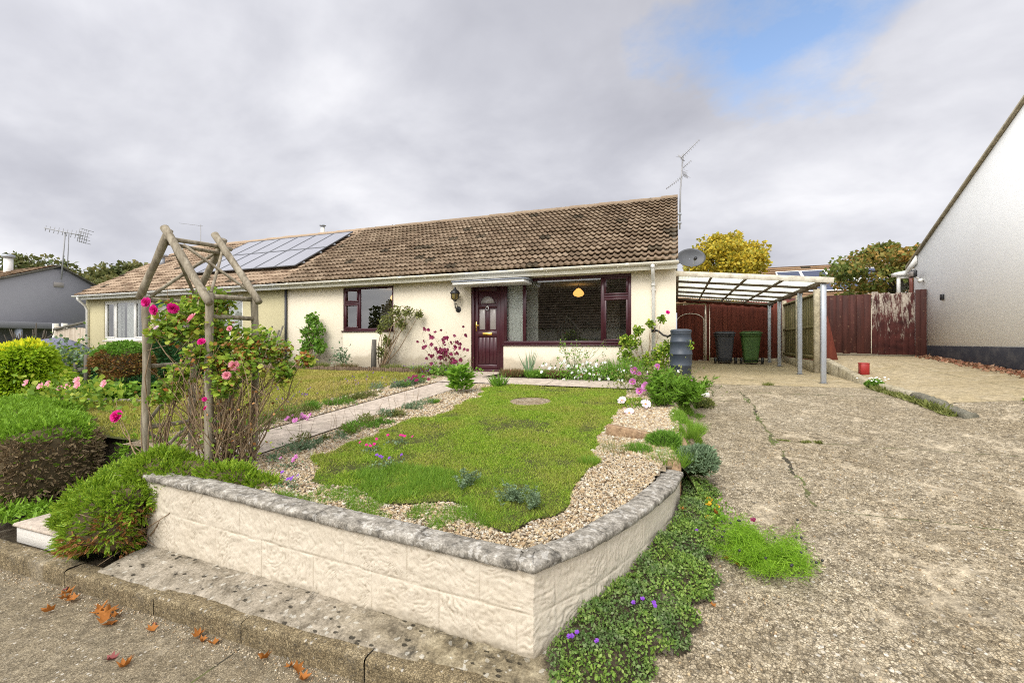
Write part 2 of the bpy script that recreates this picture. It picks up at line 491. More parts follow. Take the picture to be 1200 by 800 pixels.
# ------------------------------------------------------------------ materials
def concrete(name, cols, scale, patch, rough=.85, bs=.6, joints=(), cracks=(), stain=(.12, .1, .07), speck=True, blotch=.3, pale=(.52, .46, .36)):
    m, nt, b = new_mat(name, rough, spec=.2)
    p = coords(nt)
    v1 = nd(nt, 'ShaderNodeTexVoronoi', 1, Vector=nd(nt, 'ShaderNodeVectorMath', props={'operation': 'MULTIPLY_ADD'}, i0=nd(nt, 'ShaderNodeTexNoise', 1, Vector=p, Scale=scale * .6, Detail=2.), i1=(.05, .05, .05), i2=p), Scale=scale)
    bw = nd(nt, 'ShaderNodeRGBToBW', Color=v1)
    c = ramp(nt, math_(nt, 'ADD', math_(nt, 'MULTIPLY', bw, .6), math_(nt, 'MULTIPLY', noise(nt, p, scale * .45, 6, .75), .4)), [(.15 + .7 * i / (len(cols) - 1), k) for i, k in enumerate(cols)])
    if speck:
        eg = voro(nt, p, scale, feature='DISTANCE_TO_EDGE')
        c = mix(nt, ramp(nt, eg, [(.0, .75), (.16, 0.)]), c, tuple(v * .45 for v in cols[0]))
    fine = noise(nt, p, scale * 3, 5, .7)
    c = mix(nt, .5, c, ramp(nt, fine, [(.25, .12), (.75, .88)]), 'OVERLAY')
    d1 = voro(nt, p, scale * .37)
    if speck:
        lum = ramp(nt, nd(nt, 'ShaderNodeRGBToBW', Color=voro(nt, p, scale * .5, 'Color')), [(.75, 0.), (.8, .75)])
        shp = ramp(nt, math_(nt, 'ADD', voro(nt, p, scale * .5), math_(nt, 'MULTIPLY', fine, .35)), [(.42, 1.), (.5, 0.)])
        c = mix(nt, math_(nt, 'MULTIPLY', lum, shp), c, (.56, .53, .47))
        lum2 = ramp(nt, nd(nt, 'ShaderNodeRGBToBW', Color=voro(nt, p, scale * .8, 'Color')), [(.2, .8), (.27, 0.)])
        c = mix(nt, math_(nt, 'MULTIPLY', lum2, ramp(nt, voro(nt, p, scale * .8), [(.3, .8), (.45, 0.)])), c, (.09, .08, .065))
    big = noise(nt, p, 1.1, 7, .62, .4)
    c = mix(nt, ramp(nt, big, [(.4, 0.), (.66, .8)]), c, mix(nt, .6, c, patch, 'MULTIPLY'))
    c = mix(nt, ramp(nt, noise(nt, p, 2.3, 9, .74, .5), [(.54, 0.), (.66, blotch)]), c, pale)
    c = mix(nt, ramp(nt, noise(nt, nd(nt, 'ShaderNodeMapping', Vector=p, Location=(5, 3, 1)), 1.6, 9, .74, .7), [(.56, 0.), (.68, blotch)]), c, mix(nt, .75, c, stain))
    c = mix(nt, .55, c, ramp(nt, noise(nt, p, 11, 6, .72), [(.3, .18), (.5, .5), (.7, .85)]), 'OVERLAY')
    st = noise(nt, p, .55, 8, .7, .8)
    c = mix(nt, ramp(nt, st, [(.56, 0.), (.72, .55)]), c, stain)
    sep = nt.nodes.new('ShaderNodeSeparateXYZ'); nt.links.new(worldpos(nt), sep.inputs[0])
    wv = math_(nt, 'MULTIPLY', math_(nt, 'SUBTRACT', noise(nt, worldpos(nt), 2.2, 6, .65), .5), .34)
    wid = math_(nt, 'MULTIPLY', math_(nt, 'SUBTRACT', noise(nt, worldpos(nt), 3.5, 4), .36), .10)
    hgt = mix(nt, .35, fine, bw)
    for (axis, val, lo, hi, k) in joints:
        a = sep.outputs[0] if axis == 'x' else sep.outputs[1]
        o = sep.outputs[1] if axis == 'x' else sep.outputs[0]
        d = math_(nt, 'ABSOLUTE', math_(nt, 'ADD', math_(nt, 'SUBTRACT', a, val), math_(nt, 'MULTIPLY', wv, k)))
        f = math_(nt, 'LESS_THAN', d, wid if k > .2 else .006)
        f = math_(nt, 'MULTIPLY', f, math_(nt, 'MULTIPLY', math_(nt, 'GREATER_THAN', o, lo), math_(nt, 'LESS_THAN', o, hi)))
        jc = ramp(nt, noise(nt, worldpos(nt), 3., 4), [(.42, (.035, .03, .02)), (.55, (.09, .1, .03)), (.7, (.05, .042, .03))])
        c = mix(nt, math_(nt, 'MULTIPLY', f, .92), c, jc)
        hgt = mix(nt, f, hgt, (0, 0, 0))
    link(nt, c, b.inputs['Base Color'])
    bump(nt, b, hgt, bs, .012)
    return m

M = {}
M['drive'] = concrete('driveway_concrete', [(.065, .05, .03), (.21, .17, .112), (.35, .29, .197), (.48, .41, .295), (.68, .60, .47)], 58, (.62, .56, .45), blotch=.6, pale=(.56, .475, .345),
                      joints=[('x', 1.12, 4.4, 9.3, 1.), ('y', 6.22, 1.12, 3.6, .1), ('y', 10.25, 0, 3.6, .5), ('y', 4.35, 1.12, 6.5, .1), ('x', .62, 8.6, 13., .7), ('y', 8.3, .2, 1.12, .8), ('y', 9.1, .9, 3.6, .6), ])
M['ndrive'] = concrete('neighbour_concrete', [(.22, .175, .105), (.33, .27, .17), (.38, .315, .205), (.44, .37, .25)], 60, (.7, .66, .5), bs=.3,
                       joints=[('y', 8.4, 3.6, 9, .15), ('y', 11.9, 3.6, 7, .2), ('x', 5.0, 9, 14, .15)], stain=(.16, .14, .07), speck=False)
M['carslab'] = concrete('carport_concrete', [(.22, .175, .105), (.33, .27, .17), (.38, .31, .2), (.43, .36, .24)], 60, (.7, .66, .5), bs=.3,
                        joints=[('y', 12.9, 0, 3.6, .15), ('y', 11.2, 0, 3.6, .5)], stain=(.14, .125, .06), speck=False)
M['pave'] = concrete('pavement_concrete', [(.11, .088, .055), (.22, .18, .12), (.31, .258, .175), (.44, .38, .275)], 85, (.62, .58, .5), bs=.55,
                     joints=[('x', -2.3, -2, 1.84, .05)], stain=(.11, .095, .06))
M['kerb'] = concrete('kerb_concrete', [(.11, .085, .048), (.23, .18, .105), (.34, .27, .16), (.5, .42, .27)], 75, (.42, .36, .24), bs=.9, stain=(.035, .03, .02))
M['strip'] = concrete('strip_concrete', [(.24, .22, .19), (.33, .305, .27), (.38, .355, .32), (.45, .43, .39)], 40, (.5, .47, .4), bs=.8, stain=(.05, .045, .035))
M['path'] = concrete('path_concrete', [(.36, .30, .24), (.41, .345, .285), (.44, .375, .31), (.48, .41, .34)], 70, (.82, .8, .75), bs=.15,
                     joints=[('y', 3.9, -5, -3, .03), ('y', 5.1, -5, -3, .03), ('y', 6.3, -5, -3, .03), ('y', 7.5, -5, -3, .03), ('x', -2.2, 7.6, 9, .03), ('x', -.9, 7.6, 9, .03)], stain=(.26, .22, .17), speck=False)
M['soil'] = concrete('soil', [(.035, .025, .016), (.06, .045, .03), (.09, .07, .045)], 40, (.6, .6, .6), bs=1., speck=False, stain=(.05, .045, .02))
M['gravelbase'] = concrete('gravel_base', [(.13, .1, .07), (.26, .2, .13), (.4, .32, .22), (.5, .43, .33)], 42, (.75, .7, .6), bs=1., stain=(.12, .1, .06))
M['turf'] = concrete('turf_soil', [(.035, .035, .012), (.06, .065, .016), (.09, .085, .025)], 60, (.8, .8, .6), bs=.6, speck=False, blotch=0., stain=(.05, .05, .02))
M['asphalt'] = concrete('asphalt', [(.04, .04, .04), (.06, .06, .058), (.08, .078, .075)], 60, (.8, .8, .8), speck=False, stain=(.05, .05, .05))
M['field'] = concrete('field', [(.06, .08, .02), (.08, .1, .025), (.1, .11, .03)], 8, (.8, .8, .7), speck=False, stain=(.1, .09, .04))

def render_mat(name, col, dark, grain=120, bs=.35, streak=.25):
    m, nt, b = new_mat(name, .9, spec=.15)
    p = coords(nt)
    n1 = noise(nt, p, 1.3, 7, .65)
    n2 = noise(nt, coords(nt, 'Object', (1, 1, 1.6)), 2.2, 6, .6)
    g1 = noise(nt, p, grain, 3, .6)
    c = mix(nt, ramp(nt, n1, [(.42, 0.), (.75, streak)]), col, dark)
    c = mix(nt, ramp(nt, n2, [(.52, 0.), (.8, streak)]), c, dark)
    sep = nt.nodes.new('ShaderNodeSeparateXYZ'); nt.links.new(worldpos(nt), sep.inputs[0])
    hgt = math_(nt, 'ADD', sep.outputs[2], math_(nt, 'MULTIPLY', noise(nt, p, 3., 5), -.5))
    c = mix(nt, ramp(nt, hgt, [(-.0, .45), (.12, 0.)]), c, (.3, .24, .15))      # splash dirt above the ground
    c = mix(nt, .18, c, ramp(nt, g1, [(.3, .2), (.7, .85)]), 'OVERLAY')
    link(nt, c, b.inputs['Base Color'])
    bump(nt, b, mix(nt, .35, g1, noise(nt, p, 9, 6, .6)), bs, .012)
    return m
M['cream'] = render_mat('cream_render', (.73, .655, .52), (.62, .545, .405), bs=.4)
M['cream_n'] = render_mat('olive_cream_render', (.50, .45, .28), (.4, .36, .22), 70, .8)
M['whiterender'] = render_mat('white_render', (.85, .855, .845), (.76, .765, .745), 60, .45, .35)
m = M['whiterender']; nt = m.node_tree; b = nt.nodes['Principled BSDF']
bm_ = [n for n in nt.nodes if n.bl_idname == 'ShaderNodeBump'][0]; old = bm_.inputs['Height'].links[0].from_socket
sp_ = nt.nodes.new('ShaderNodeSeparateXYZ'); nt.links.new(worldpos(nt), sp_.inputs[0])
bk = nt.nodes.new('ShaderNodeTexBrick'); nt.links.new(nd(nt, 'ShaderNodeCombineXYZ', X=math_(nt, 'ADD', sp_.outputs[0], sp_.outputs[1]), Y=sp_.outputs[2]), bk.inputs['Vector'])
for k_, v_ in (('Scale', 1.), ('Mortar Size', .008), ('Mortar Smooth', .6), ('Brick Width', .225), ('Row Height', .075)): bk.inputs[k_].default_value = v_
bk.inputs['Color1'].default_value = (.9, .9, .9, 1); bk.inputs['Color2'].default_value = (.7, .7, .7, 1); bk.inputs['Mortar'].default_value = (0, 0, 0, 1)
nt.links.new(mix(nt, .12, old, bk.outputs[0]), bm_.inputs['Height'])
M['greyrender'] = render_mat('grey_render', (.20, .20, .215), (.15, .15, .165), 40, .4)
M['plinth'] = paint_mat('black_plinth', (.022, .024, .032), .6, .5, (.12, .11, .1), 5, .3)
M['maroon'] = paint_mat('maroon_frame', (.046, .0105, .016), .3, .2, (.13, .06, .055), 4, 0)
M['white'] = paint_mat('white_plastic', (.74, .73, .69), .35, .35, (.42, .38, .3), 5, .02)
M['creamtrim'] = paint_mat('cream_trim', (.78, .74, .62), .4, .2, (.5, .44, .3), 4, .03)
M['lead'] = paint_mat('lead_sheet', (.25, .27, .31), .45, .4, (.4, .4, .4), 6, .1)
M['galv'] = paint_mat('galvanised_steel', (.38, .41, .46), .4, .35, (.24, .22, .19), 9, .03)
M['galv'].node_tree.nodes['Principled BSDF'].inputs['Metallic'].default_value = .25
M['aerial'] = paint_mat('aerial_metal', (.3, .3, .31), .45, .3, (.15, .13, .12), 20, 0)
M['dishgrey'] = paint_mat('dish_grey', (.085, .09, .1), .5, .3, (.12, .12, .12), 8, 0)
M['gold'] = new_mat('brass', .25, (.75, .48, .12), metal=1.)[0]
M['chrome'] = new_mat('chrome', .2, (.75, .75, .75), metal=1.)[0]
M['black'] = paint_mat('black_metal', (.018, .018, .02), .4, .2, (.1, .1, .1), 8, .02)
M['bluegrey'] = paint_mat('blue_grey_plastic', (.036, .047, .064), .45, .35, (.14, .15, .16), 4, .02)
M['bingrey'] = paint_mat('charcoal_plastic', (.042, .044, .056), .5, .3, (.1, .1, .1), 4, .02)
M['bingreen'] = paint_mat('green_plastic', (.052, .115, .028), .5, .3, (.1, .13, .06), 4, .02)
M['red'] = paint_mat('red_paint', (.32, .022, .02), .5, .5, (.13, .03, .025), 18, .1)
M['redtile'] = paint_mat('red_tile', (.24, .05, .035), .6, .4, (.12, .05, .03), 10, .1)
M['block'] = concrete('block_concrete', [(.1, .095, .07), (.15, .14, .11), (.2, .19, .15)], 60, (.7, .75, .6), bs=.5, speck=False)
M['brick'] = concrete('brick_clay', [(.2, .12, .07), (.3, .2, .12), (.4, .28, .17)], 50, (.6, .55, .45), bs=.7, speck=False, stain=(.06, .05, .035))
M['archwood'] = wood_mat('weathered_pole', (.13, .105, .07), (.29, .25, .185), (.46, .41, .32), (1, 1, .15), 24)
M['greywood'] = wood_mat('grey_wood', (.06, .055, .045), (.13, .12, .1), (.2, .18, .15), (1, 1, .12), 18)
M['maroonwood'] = wood_mat('maroon_boards', (.075, .02, .012), (.135, .032, .02), (.175, .048, .028), (1, 1, .08), 14)
M['greenwood'] = wood_mat('mossy_boards', (.08, .078, .025), (.18, .155, .075), (.27, .22, .14), (1, 1, .1), 14)
M['palewood'] = wood_mat('pale_boards', (.3, .24, .18), (.46, .39, .31), (.55, .48, .4), (1, 1, .1), 10)
M['beam'] = wood_mat('dark_timber', (.08, .062, .045), (.135, .107, .078), (.2, .165, .125), (.3, .3, 1), 10)
M['concpost'] = concrete('post_concrete', [(.3, .26, .19), (.38, .34, .25), (.45, .4, .3)], 70, (.7, .66, .5), bs=.3, speck=False)

# peeling paint on the gate
m, nt, b = new_mat('peeling_paint', .8, spec=.2)
p = coords(nt, 'Object', (1, 1, .22)); n1 = noise(nt, p, 13, 9, .72, .4)
sep = nt.nodes.new('ShaderNodeSeparateXYZ'); nt.links.new(worldpos(nt), sep.inputs[0])
k = math_(nt, 'MULTIPLY', math_(nt, 'SUBTRACT', sep.outputs[2], 1.0), .14)
f = ramp(nt, math_(nt, 'ADD', n1, k), [(.545, 0.), (.64, .85)])
c = mix(nt, f, ramp(nt, noise(nt, coords(nt), 5, 6), [(.35, (.04, .013, .012)), (.65, (.085, .026, .022))]), ramp(nt, noise(nt, coords(nt), 30, 3), [(.3, (.2, .16, .12)), (.7, (.5, .45, .38))]))
link(nt, c, b.inputs['Base Color']); bump(nt, b, f, .3, .003); M['peel'] = m
m, nt, b = new_mat('scuffed_maroon', .7, spec=.25)
n1 = noise(nt, coords(nt), 9, 9, .72); f = ramp(nt, n1, [(.6, 0.), (.7, .7)])
c = mix(nt, f, ramp(nt, noise(nt, coords(nt, 'Object', (1, 1, .1)), 12, 6), [(.35, (.04, .014, .011)), (.65, (.075, .024, .018))]), (.28, .16, .1))
link(nt, c, b.inputs['Base Color']); M['scuff'] = m

# glass panes: a clear sheet with a mirror reflection
def glass(name, tint=(.9, .93, .92), rough=.0, k=1.0):
    m, nt, b = new_mat(name)
    t = nd(nt, 'ShaderNodeBsdfTransparent', Color=(*tint, 1)); g_ = nd(nt, 'ShaderNodeBsdfGlossy', Roughness=rough)
    fr = math_(nt, 'MULTIPLY', math_(nt, 'ADD', nd(nt, 'ShaderNodeFresnel', IOR=1.5), .06), 1.5 * k)
    link(nt, nd(nt, 'ShaderNodeMixShader', Fac=fr, i1=t, i2=g_), nt.nodes['Material Output'].inputs[0])
    return m
M['glass'] = glass('window_glass')
M['frost'] = new_mat('obscure_glass', .25, (.30, .27, .25), spec=.6)[0]

# roof tiles: every tile its own shade (one UV cell per tile), lichen and moss
def tile_mat(name, cols, moss=.4, pale=.5):
    m, nt, b = new_mat(name, .9, spec=.15)
    uv = nt.nodes.new('ShaderNodeUVMap').outputs[0]
    fl = nd(nt, 'ShaderNodeVectorMath', props={'operation': 'FLOOR'}, i0=uv)
    wn = nt.nodes.new('ShaderNodeTexWhiteNoise'); wn.noise_dimensions = '2D'; nt.links.new(fl, wn.inputs[0])
    c = ramp(nt, wn.outputs[0], [(0, (.045, .036, .024)), (.035, (.06, .046, .03))] + [(.04 + .96 * i / (len(cols) - 1), k) for i, k in enumerate(cols)])
    p = coords(nt)
    n1 = noise(nt, p, 7, 8, .7); n2 = noise(nt, p, 38, 5, .65); n3 = noise(nt, p, .6, 4)
    c = mix(nt, .3, c, ramp(nt, n2, [(.3, .15), (.7, .85)]), 'OVERLAY')
    c = mix(nt, ramp(nt, math_(nt, 'ADD', n1, math_(nt, 'MULTIPLY', n3, .25)), [(.62, 0.), (.8, pale)]), c, (.36, .29, .2))
    c = mix(nt, ramp(nt, noise(nt, p, 3.2, 8, .7), [(.58, 0.), (.72, moss)]), c, (.045, .04, .018))
    link(nt, c, b.inputs['Base Color']); bump(nt, b, n2, .5, .008)
    return m
M['tile'] = tile_mat('brown_roof_tiles', [(.12, .084, .055), (.165, .117, .078), (.215, .156, .106), (.14, .099, .065), (.27, .203, .142), (.155, .11, .073)], .75, .5)
M['tile_n'] = tile_mat('mossy_roof_tiles', [(.15, .10, .066), (.24, .168, .113), (.31, .226, .157), (.38, .285, .2)], .6, .6)
M['tile_far'] = tile_mat('far_roof_tiles', [(.2, .12, .07), (.26, .17, .1), (.23, .14, .08)], .2, .3)

# solar cells
m, nt, b = new_mat('solar_cells', .12, (.05, .055, .08), spec=1.)
bk = nt.nodes.new('ShaderNodeTexBrick'); bk.offset = 0; nt.links.new(coords(nt, 'UV'), bk.inputs['Vector'])
bk.inputs['Scale'].default_value = 1; bk.inputs['Mortar Size'].default_value = .02; bk.inputs['Brick Width'].default_value = 1; bk.inputs['Row Height'].default_value = 1
bk.inputs['Color1'].default_value = (.2, .2, .235, 1); bk.inputs['Color2'].default_value = (.215, .215, .25, 1); bk.inputs['Mortar'].default_value = (.24, .24, .27, 1)  # grey lifted to stand in for sky reflected in the cells
link(nt, bk.outputs[0], b.inputs['Base Color']); b.inputs['Coat Weight'].default_value = 1.; b.inputs['Coat Roughness'].default_value = .04
M['solar'] = m
m, nt, b = new_mat('carport_sheet', .5, (.62, .66, .56), spec=.3)
t = nd(nt, 'ShaderNodeBsdfTranslucent', Color=(.9, .93, .82, 1))
link(nt, nd(nt, 'ShaderNodeMixShader', Fac=.75, i1=b.outputs[0], i2=t), nt.nodes['Material Output'].inputs[0]); M['sheet'] = m
def emis(name, col, s):
    m, nt, b = new_mat(name, .5, col)
    b.inputs['Emission Color'].default_value = (*col, 1); b.inputs['Emission Strength'].default_value = s
    return m
M['lampglow'] = emis('lamp_glow', (1., .5, .13), .85)
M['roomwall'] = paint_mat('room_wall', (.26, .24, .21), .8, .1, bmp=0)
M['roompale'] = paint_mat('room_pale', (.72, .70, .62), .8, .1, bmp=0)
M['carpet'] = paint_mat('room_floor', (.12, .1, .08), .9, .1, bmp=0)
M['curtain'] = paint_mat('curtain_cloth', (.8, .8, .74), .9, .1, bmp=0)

# the painted garden wall and its coping
m, nt, b = new_mat('white_textured_paint', .75, spec=.25)
p = coords(nt); n1 = noise(nt, p, 2.4, 8, .68); n2 = noise(nt, p, 60, 4, .6)
c = mix(nt, ramp(nt, n1, [(.45, 0.), (.78, .55)]), (.58, .517, .42), (.45, .385, .29))
sep = nt.nodes.new('ShaderNodeSeparateXYZ'); nt.links.new(worldpos(nt), sep.inputs[0])
hz = math_(nt, 'ADD', sep.outputs[2], math_(nt, 'MULTIPLY', noise(nt, p, 6, 6, .7), .16))
c = mix(nt, ramp(nt, hz, [(0., .0), (1., .0)]), c, c)
low = nd(nt, 'ShaderNodeMapRange', Value=hz, i1=-.80, i2=-.71, i3=1., i4=0.)
c = mix(nt, math_(nt, 'MULTIPLY', low, .8), c, (.2, .165, .11))
c = mix(nt, ramp(nt, noise(nt, p, 17, 6, .7), [(.62, 0.), (.74, .4)]), c, (.74, .69, .6))
c = mix(nt, .15, c, ramp(nt, n2, [(.3, .2), (.7, .8)]), 'OVERLAY')
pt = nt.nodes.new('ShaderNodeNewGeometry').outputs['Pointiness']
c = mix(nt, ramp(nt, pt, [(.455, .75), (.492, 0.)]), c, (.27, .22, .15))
link(nt, c, b.inputs['Base Color']); bump(nt, b, n2, .25, .004); M['gwall'] = m
m, nt, b = new_mat('coping_concrete', .9, spec=.15)
p = coords(nt); n1 = noise(nt, p, 14, 9, .75); n2 = noise(nt, p, 90, 4, .7)
c = ramp(nt, n1, [(.34, (.07, .064, .055)), (.46, (.20, .182, .152)), (.56, (.30, .275, .235)), (.66, (.5, .475, .42))])
c = mix(nt, ramp(nt, nd(nt, 'ShaderNodeRGBToBW', Color=voro(nt, p, 40, 'Color')), [(.7, 0.), (.8, .5)]), c, (.48, .46, .42))
c = mix(nt, .5, c, ramp(nt, n2, [(.3, .1), (.7, .9)]), 'OVERLAY')
link(nt, c, b.inputs['Base Color']); bump(nt, b, mix(nt, .75, n1, n2), .7, .006); M['coping'] = m

m, nt, b = new_mat('pebbles', .75, spec=.25)
g_ = nt.nodes.new('ShaderNodeNewGeometry')
c = ramp(nt, g_.outputs['Random Per Island'], [(0, (.18, .12, .07)), (.2, (.36, .26, .15)), (.4, (.46, .36, .22)), (.55, (.3, .24, .17)), (.7, (.55, .47, .34)), (.85, (.24, .2, .15)), (1, (.62, .57, .47))])
c = mix(nt, .25, c, ramp(nt, noise(nt, g_.outputs['Position'], 120, 3), [(.3, .2), (.7, .8)]), 'OVERLAY')
link(nt, c, b.inputs['Base Color']); M['pebble'] = m

# foliage
M['grass'] = leaf_mat('lawn_grass', [(.05, .095, .008), (.135, .235, .016), (.20, .31, .022), (.10, .18, .012), (.26, .335, .035), (.33, .36, .08)], .35, .5,
                      patch=[(.07, .11, .012), (.19, .26, .022), (.28, .31, .045), (.33, .29, .09), (.15, .215, .018), (.25, .21, .08)], pscale=1.5, clump=38)
M['grass_l'] = leaf_mat('dry_lawn_grass', [(.16, .19, .02), (.22, .235, .03), (.27, .25, .05)], .3, .5,
                        patch=[(.27, .23, .06), (.36, .29, .1), (.22, .21, .04)], pscale=.9, clump=26)
M['tuft'] = leaf_mat('long_grass', [(.07, .14, .015), (.11, .2, .02), (.16, .25, .03)], .35)
M['conifer'] = leaf_mat('lime_conifer', [(.13, .22, .012), (.21, .31, .015), (.30, .38, .02), (.17, .27, .012)], .35)
M['conifer_tip'] = leaf_mat('yellow_conifer_tips', [(.5, .46, .02), (.62, .55, .03), (.42, .44, .02)], .4)
M['hedge_g'] = leaf_mat('green_hedge', [(.09, .18, .014), (.14, .25, .02), (.19, .31, .028)], .3)
M['hedge_b'] = leaf_mat('brown_hedge', [(.10, .07, .04), (.17, .12, .07), (.25, .185, .11), (.12, .10, .05)], .1)
M['juniper'] = leaf_mat('juniper_sprays', [(.08, .155, .012), (.13, .22, .016), (.19, .28, .022), (.25, .32, .03)], .3)
M['deadjun'] = leaf_mat('dead_juniper', [(.16, .07, .022), (.24, .11, .036), (.3, .16, .06)], .2)
M['rust'] = leaf_mat('rusty_conifer', [(.11, .055, .018), (.17, .075, .024), (.09, .1, .02), (.2, .095, .03)], .2)
M['darkgreen'] = leaf_mat('dark_green', [(.012, .045, .014), (.02, .065, .02), (.035, .09, .026)], .2)
M['bluegreen'] = leaf_mat('blue_green', [(.07, .105, .055), (.105, .155, .085), (.15, .205, .12)], .25)
M['rose'] = leaf_mat('rose_leaf', [(.07, .125, .016), (.11, .19, .02), (.19, .27, .03), (.27, .3, .04)], .4)
M['rose_r'] = leaf_mat('rose_leaf_red', [(.17, .05, .018), (.26, .1, .025), (.15, .12, .03)], .35)
M['mid'] = leaf_mat('mid_green', [(.055, .12, .015), (.09, .18, .02), (.13, .24, .03)], .35)
M['bright'] = leaf_mat('bright_green', [(.07, .155, .015), (.11, .21, .02), (.16, .27, .03)], .4)
M['fern'] = leaf_mat('feathery_lime', [(.10, .2, .012), (.15, .27, .018), (.20, .32, .03)], .4)
M['olive'] = leaf_mat('olive_green', [(.07, .085, .022), (.12, .135, .034), (.17, .175, .06)], .3)
M['cover'] = leaf_mat('mat_leaves', [(.06, .115, .022), (.105, .175, .03), (.15, .225, .04), (.2, .26, .065)], .3, patch=[(.045, .095, .018), (.09, .135, .05), (.14, .18, .085)], pscale=5)
M['heath'] = leaf_mat('bronze_cover', [(.07, .075, .025), (.11, .1, .035), (.15, .07, .04), (.08, .11, .03)], .3)
M['yellowtree'] = leaf_mat('yellow_tree', [(.30, .22, .018), (.38, .285, .025), (.22, .21, .03), (.43, .33, .04), (.15, .17, .025)], .35)
M['russettree'] = leaf_mat('russet_tree', [(.075, .1, .02), (.13, .135, .025), (.24, .14, .035), (.3, .16, .04), (.09, .12, .03)], .3, patch=[(.06, .09, .018), (.1, .13, .03)], pscale=.7)
M['woods'] = leaf_mat('far_tree', [(.04, .06, .022), (.065, .085, .028), (.1, .105, .035), (.05, .075, .03)], .25, patch=[(.13, .105, .03), (.09, .1, .03)], pscale=.3)
M['stem'] = wood_mat('brown_twig', (.14, .09, .055), (.27, .19, .115), (.4, .3, .19), (1, 1, .3), 30)
M['greenstem'] = new_mat('green_stem', .6, (.12, .16, .05))[0]
M['bark'] = wood_mat('bark', (.05, .04, .03), (.1, .085, .065), (.16, .14, .11), (1, 1, .2), 18)
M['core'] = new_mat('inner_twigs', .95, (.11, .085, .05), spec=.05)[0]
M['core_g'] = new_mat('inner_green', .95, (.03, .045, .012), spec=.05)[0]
def petal(name, c1, c2):
    return leaf_mat(name, [c1, c2], .35, .5)
M['magenta'] = petal('magenta_petal', (.38, .006, .13), (.52, .02, .22))
M['pink'] = petal('pink_petal', (.5, .16, .22), (.58, .28, .32))
M['palepink'] = petal('pale_pink_petal', (.52, .4, .45), (.56, .49, .53))
M['mallow'] = petal('mallow_petal', (.38, .10, .31), (.46, .18, .4))
M['wine'] = petal('wine_petal', (.10, .006, .03), (.17, .014, .06))
M['whitepetal'] = petal('white_petal', (.52, .52, .49), (.55, .55, .53))
M['purple'] = petal('purple_petal', (.12, .03, .3), (.2, .06, .38))
M['yellow'] = petal('yellow_petal', (.47, .25, .012), (.5, .31, .02))
M['deadleaf'] = leaf_mat('fallen_orange', [(.28, .10, .014), (.38, .16, .025), (.2, .07, .018), (.33, .12, .016)], .25, .6)
M['deadleaf_d'] = leaf_mat('fallen_purple', [(.12, .03, .03), (.17, .05, .045)], .2, .6)

# old strip of concrete: pale skin, pits and black lichen, turning ochre to the right
m, nt, b = new_mat('pitted_concrete', .9, spec=.15)
p = worldpos(nt); n1 = noise(nt, p, 9, 9, .75); n2 = noise(nt, p, 70, 5, .7); n3 = noise(nt, nd(nt, 'ShaderNodeMapping', Vector=p, Scale=(.6, 1, 1)), 3.0, 6, .65)
sep = nt.nodes.new('ShaderNodeSeparateXYZ'); nt.links.new(p, sep.inputs[0])
c = ramp(nt, n1, [(.34, (.12, .10, .072)), (.48, (.26, .225, .172)), (.62, (.36, .315, .25))])
och = ramp(nt, n1, [(.36, (.075, .062, .04)), (.5, (.2, .165, .105)), (.64, (.36, .31, .21))])
k = math_(nt, 'ADD', math_(nt, 'MULTIPLY', sep.outputs[0], .35), n3)
c = mix(nt, ramp(nt, math_(nt, 'ADD', k, .85), [(.62, 0.), (.95, 1.)]), c, och)
pit = math_(nt, 'ADD', voro(nt, nd(nt, 'ShaderNodeMapping', Vector=p, Scale=(.7, 1.3, 1)), 17), math_(nt, 'MULTIPLY', n1, .9))
pm = ramp(nt, pit, [(.57, 1.), (.66, 0.)])
c = mix(nt, math_(nt, 'MULTIPLY', pm, .9), c, (.03, .027, .02))
blk = ramp(nt, noise(nt, p, 5., 9, .72, .6), [(.55, 0.), (.63, .85)])
c = mix(nt, blk, c, (.04, .036, .028))
c = mix(nt, ramp(nt, nd(nt, 'ShaderNodeRGBToBW', Color=voro(nt, p, 48, 'Color')), [(.82, 0.), (.88, .6)]), c, (.5, .48, .42))
c = mix(nt, .5, c, ramp(nt, n2, [(.3, .12), (.7, .88)]), 'OVERLAY')
link(nt, c, b.inputs['Base Color']); bump(nt, b, mix(nt, pm, mix(nt, .4, n1, n2), (0, 0, 0)), 1., .015); M['strip'] = m
# ------------------------------------------------------------------ ground
def struct(o): o['kind'] = 'structure'; return o
def stuff(o, label=None, cat=None):
    o['kind'] = 'stuff'; return tag(o, label, cat)

def zterr(x, y):
    x = np.asarray(x, float); y = np.asarray(y, float)
    z = np.where(y < 1.8, -1.16, np.where(y < 9, -1.12 + (y - 1.8) * .1, -.40 + np.minimum((y - 9) * .02, .2)))
    far = np.maximum(0, np.hypot(x + 10, y) - 60)
    return z + far * .01
gx = np.concatenate([np.linspace(-900, -60, 12), np.linspace(-50, 40, 60), np.linspace(50, 900, 12)])
gy = np.concatenate([np.linspace(-300, -30, 8), np.linspace(-25, 45, 60), np.linspace(55, 1200, 14)])
struct(grid_obj('ground', gx, gy, zterr, M['field']))
zpave = lambda x, y: -1.0 + .006 * np.sin(x * 2 + y)
struct(grid_obj('pavement', np.linspace(-30, -.55, 60), np.linspace(-.6, 1.9, 16), zpave, M['pave']))
struct(grid_obj('road', np.linspace(-60, 60, 40), np.linspace(-7, -.6, 12), lambda x, y: -1.1 + 0 * x, M['asphalt']))
r3 = lambda x, y: .004 * np.sin(x * 9) * np.sin(y * 7) + .003 * np.sin(x * 23 + y * 17)
struct(grid_obj('driveway', np.linspace(-.9, 3.62, 90), np.linspace(-.6, 10.26, 160), lambda x, y: zd(x, y) + r3(x, y), M['drive']))
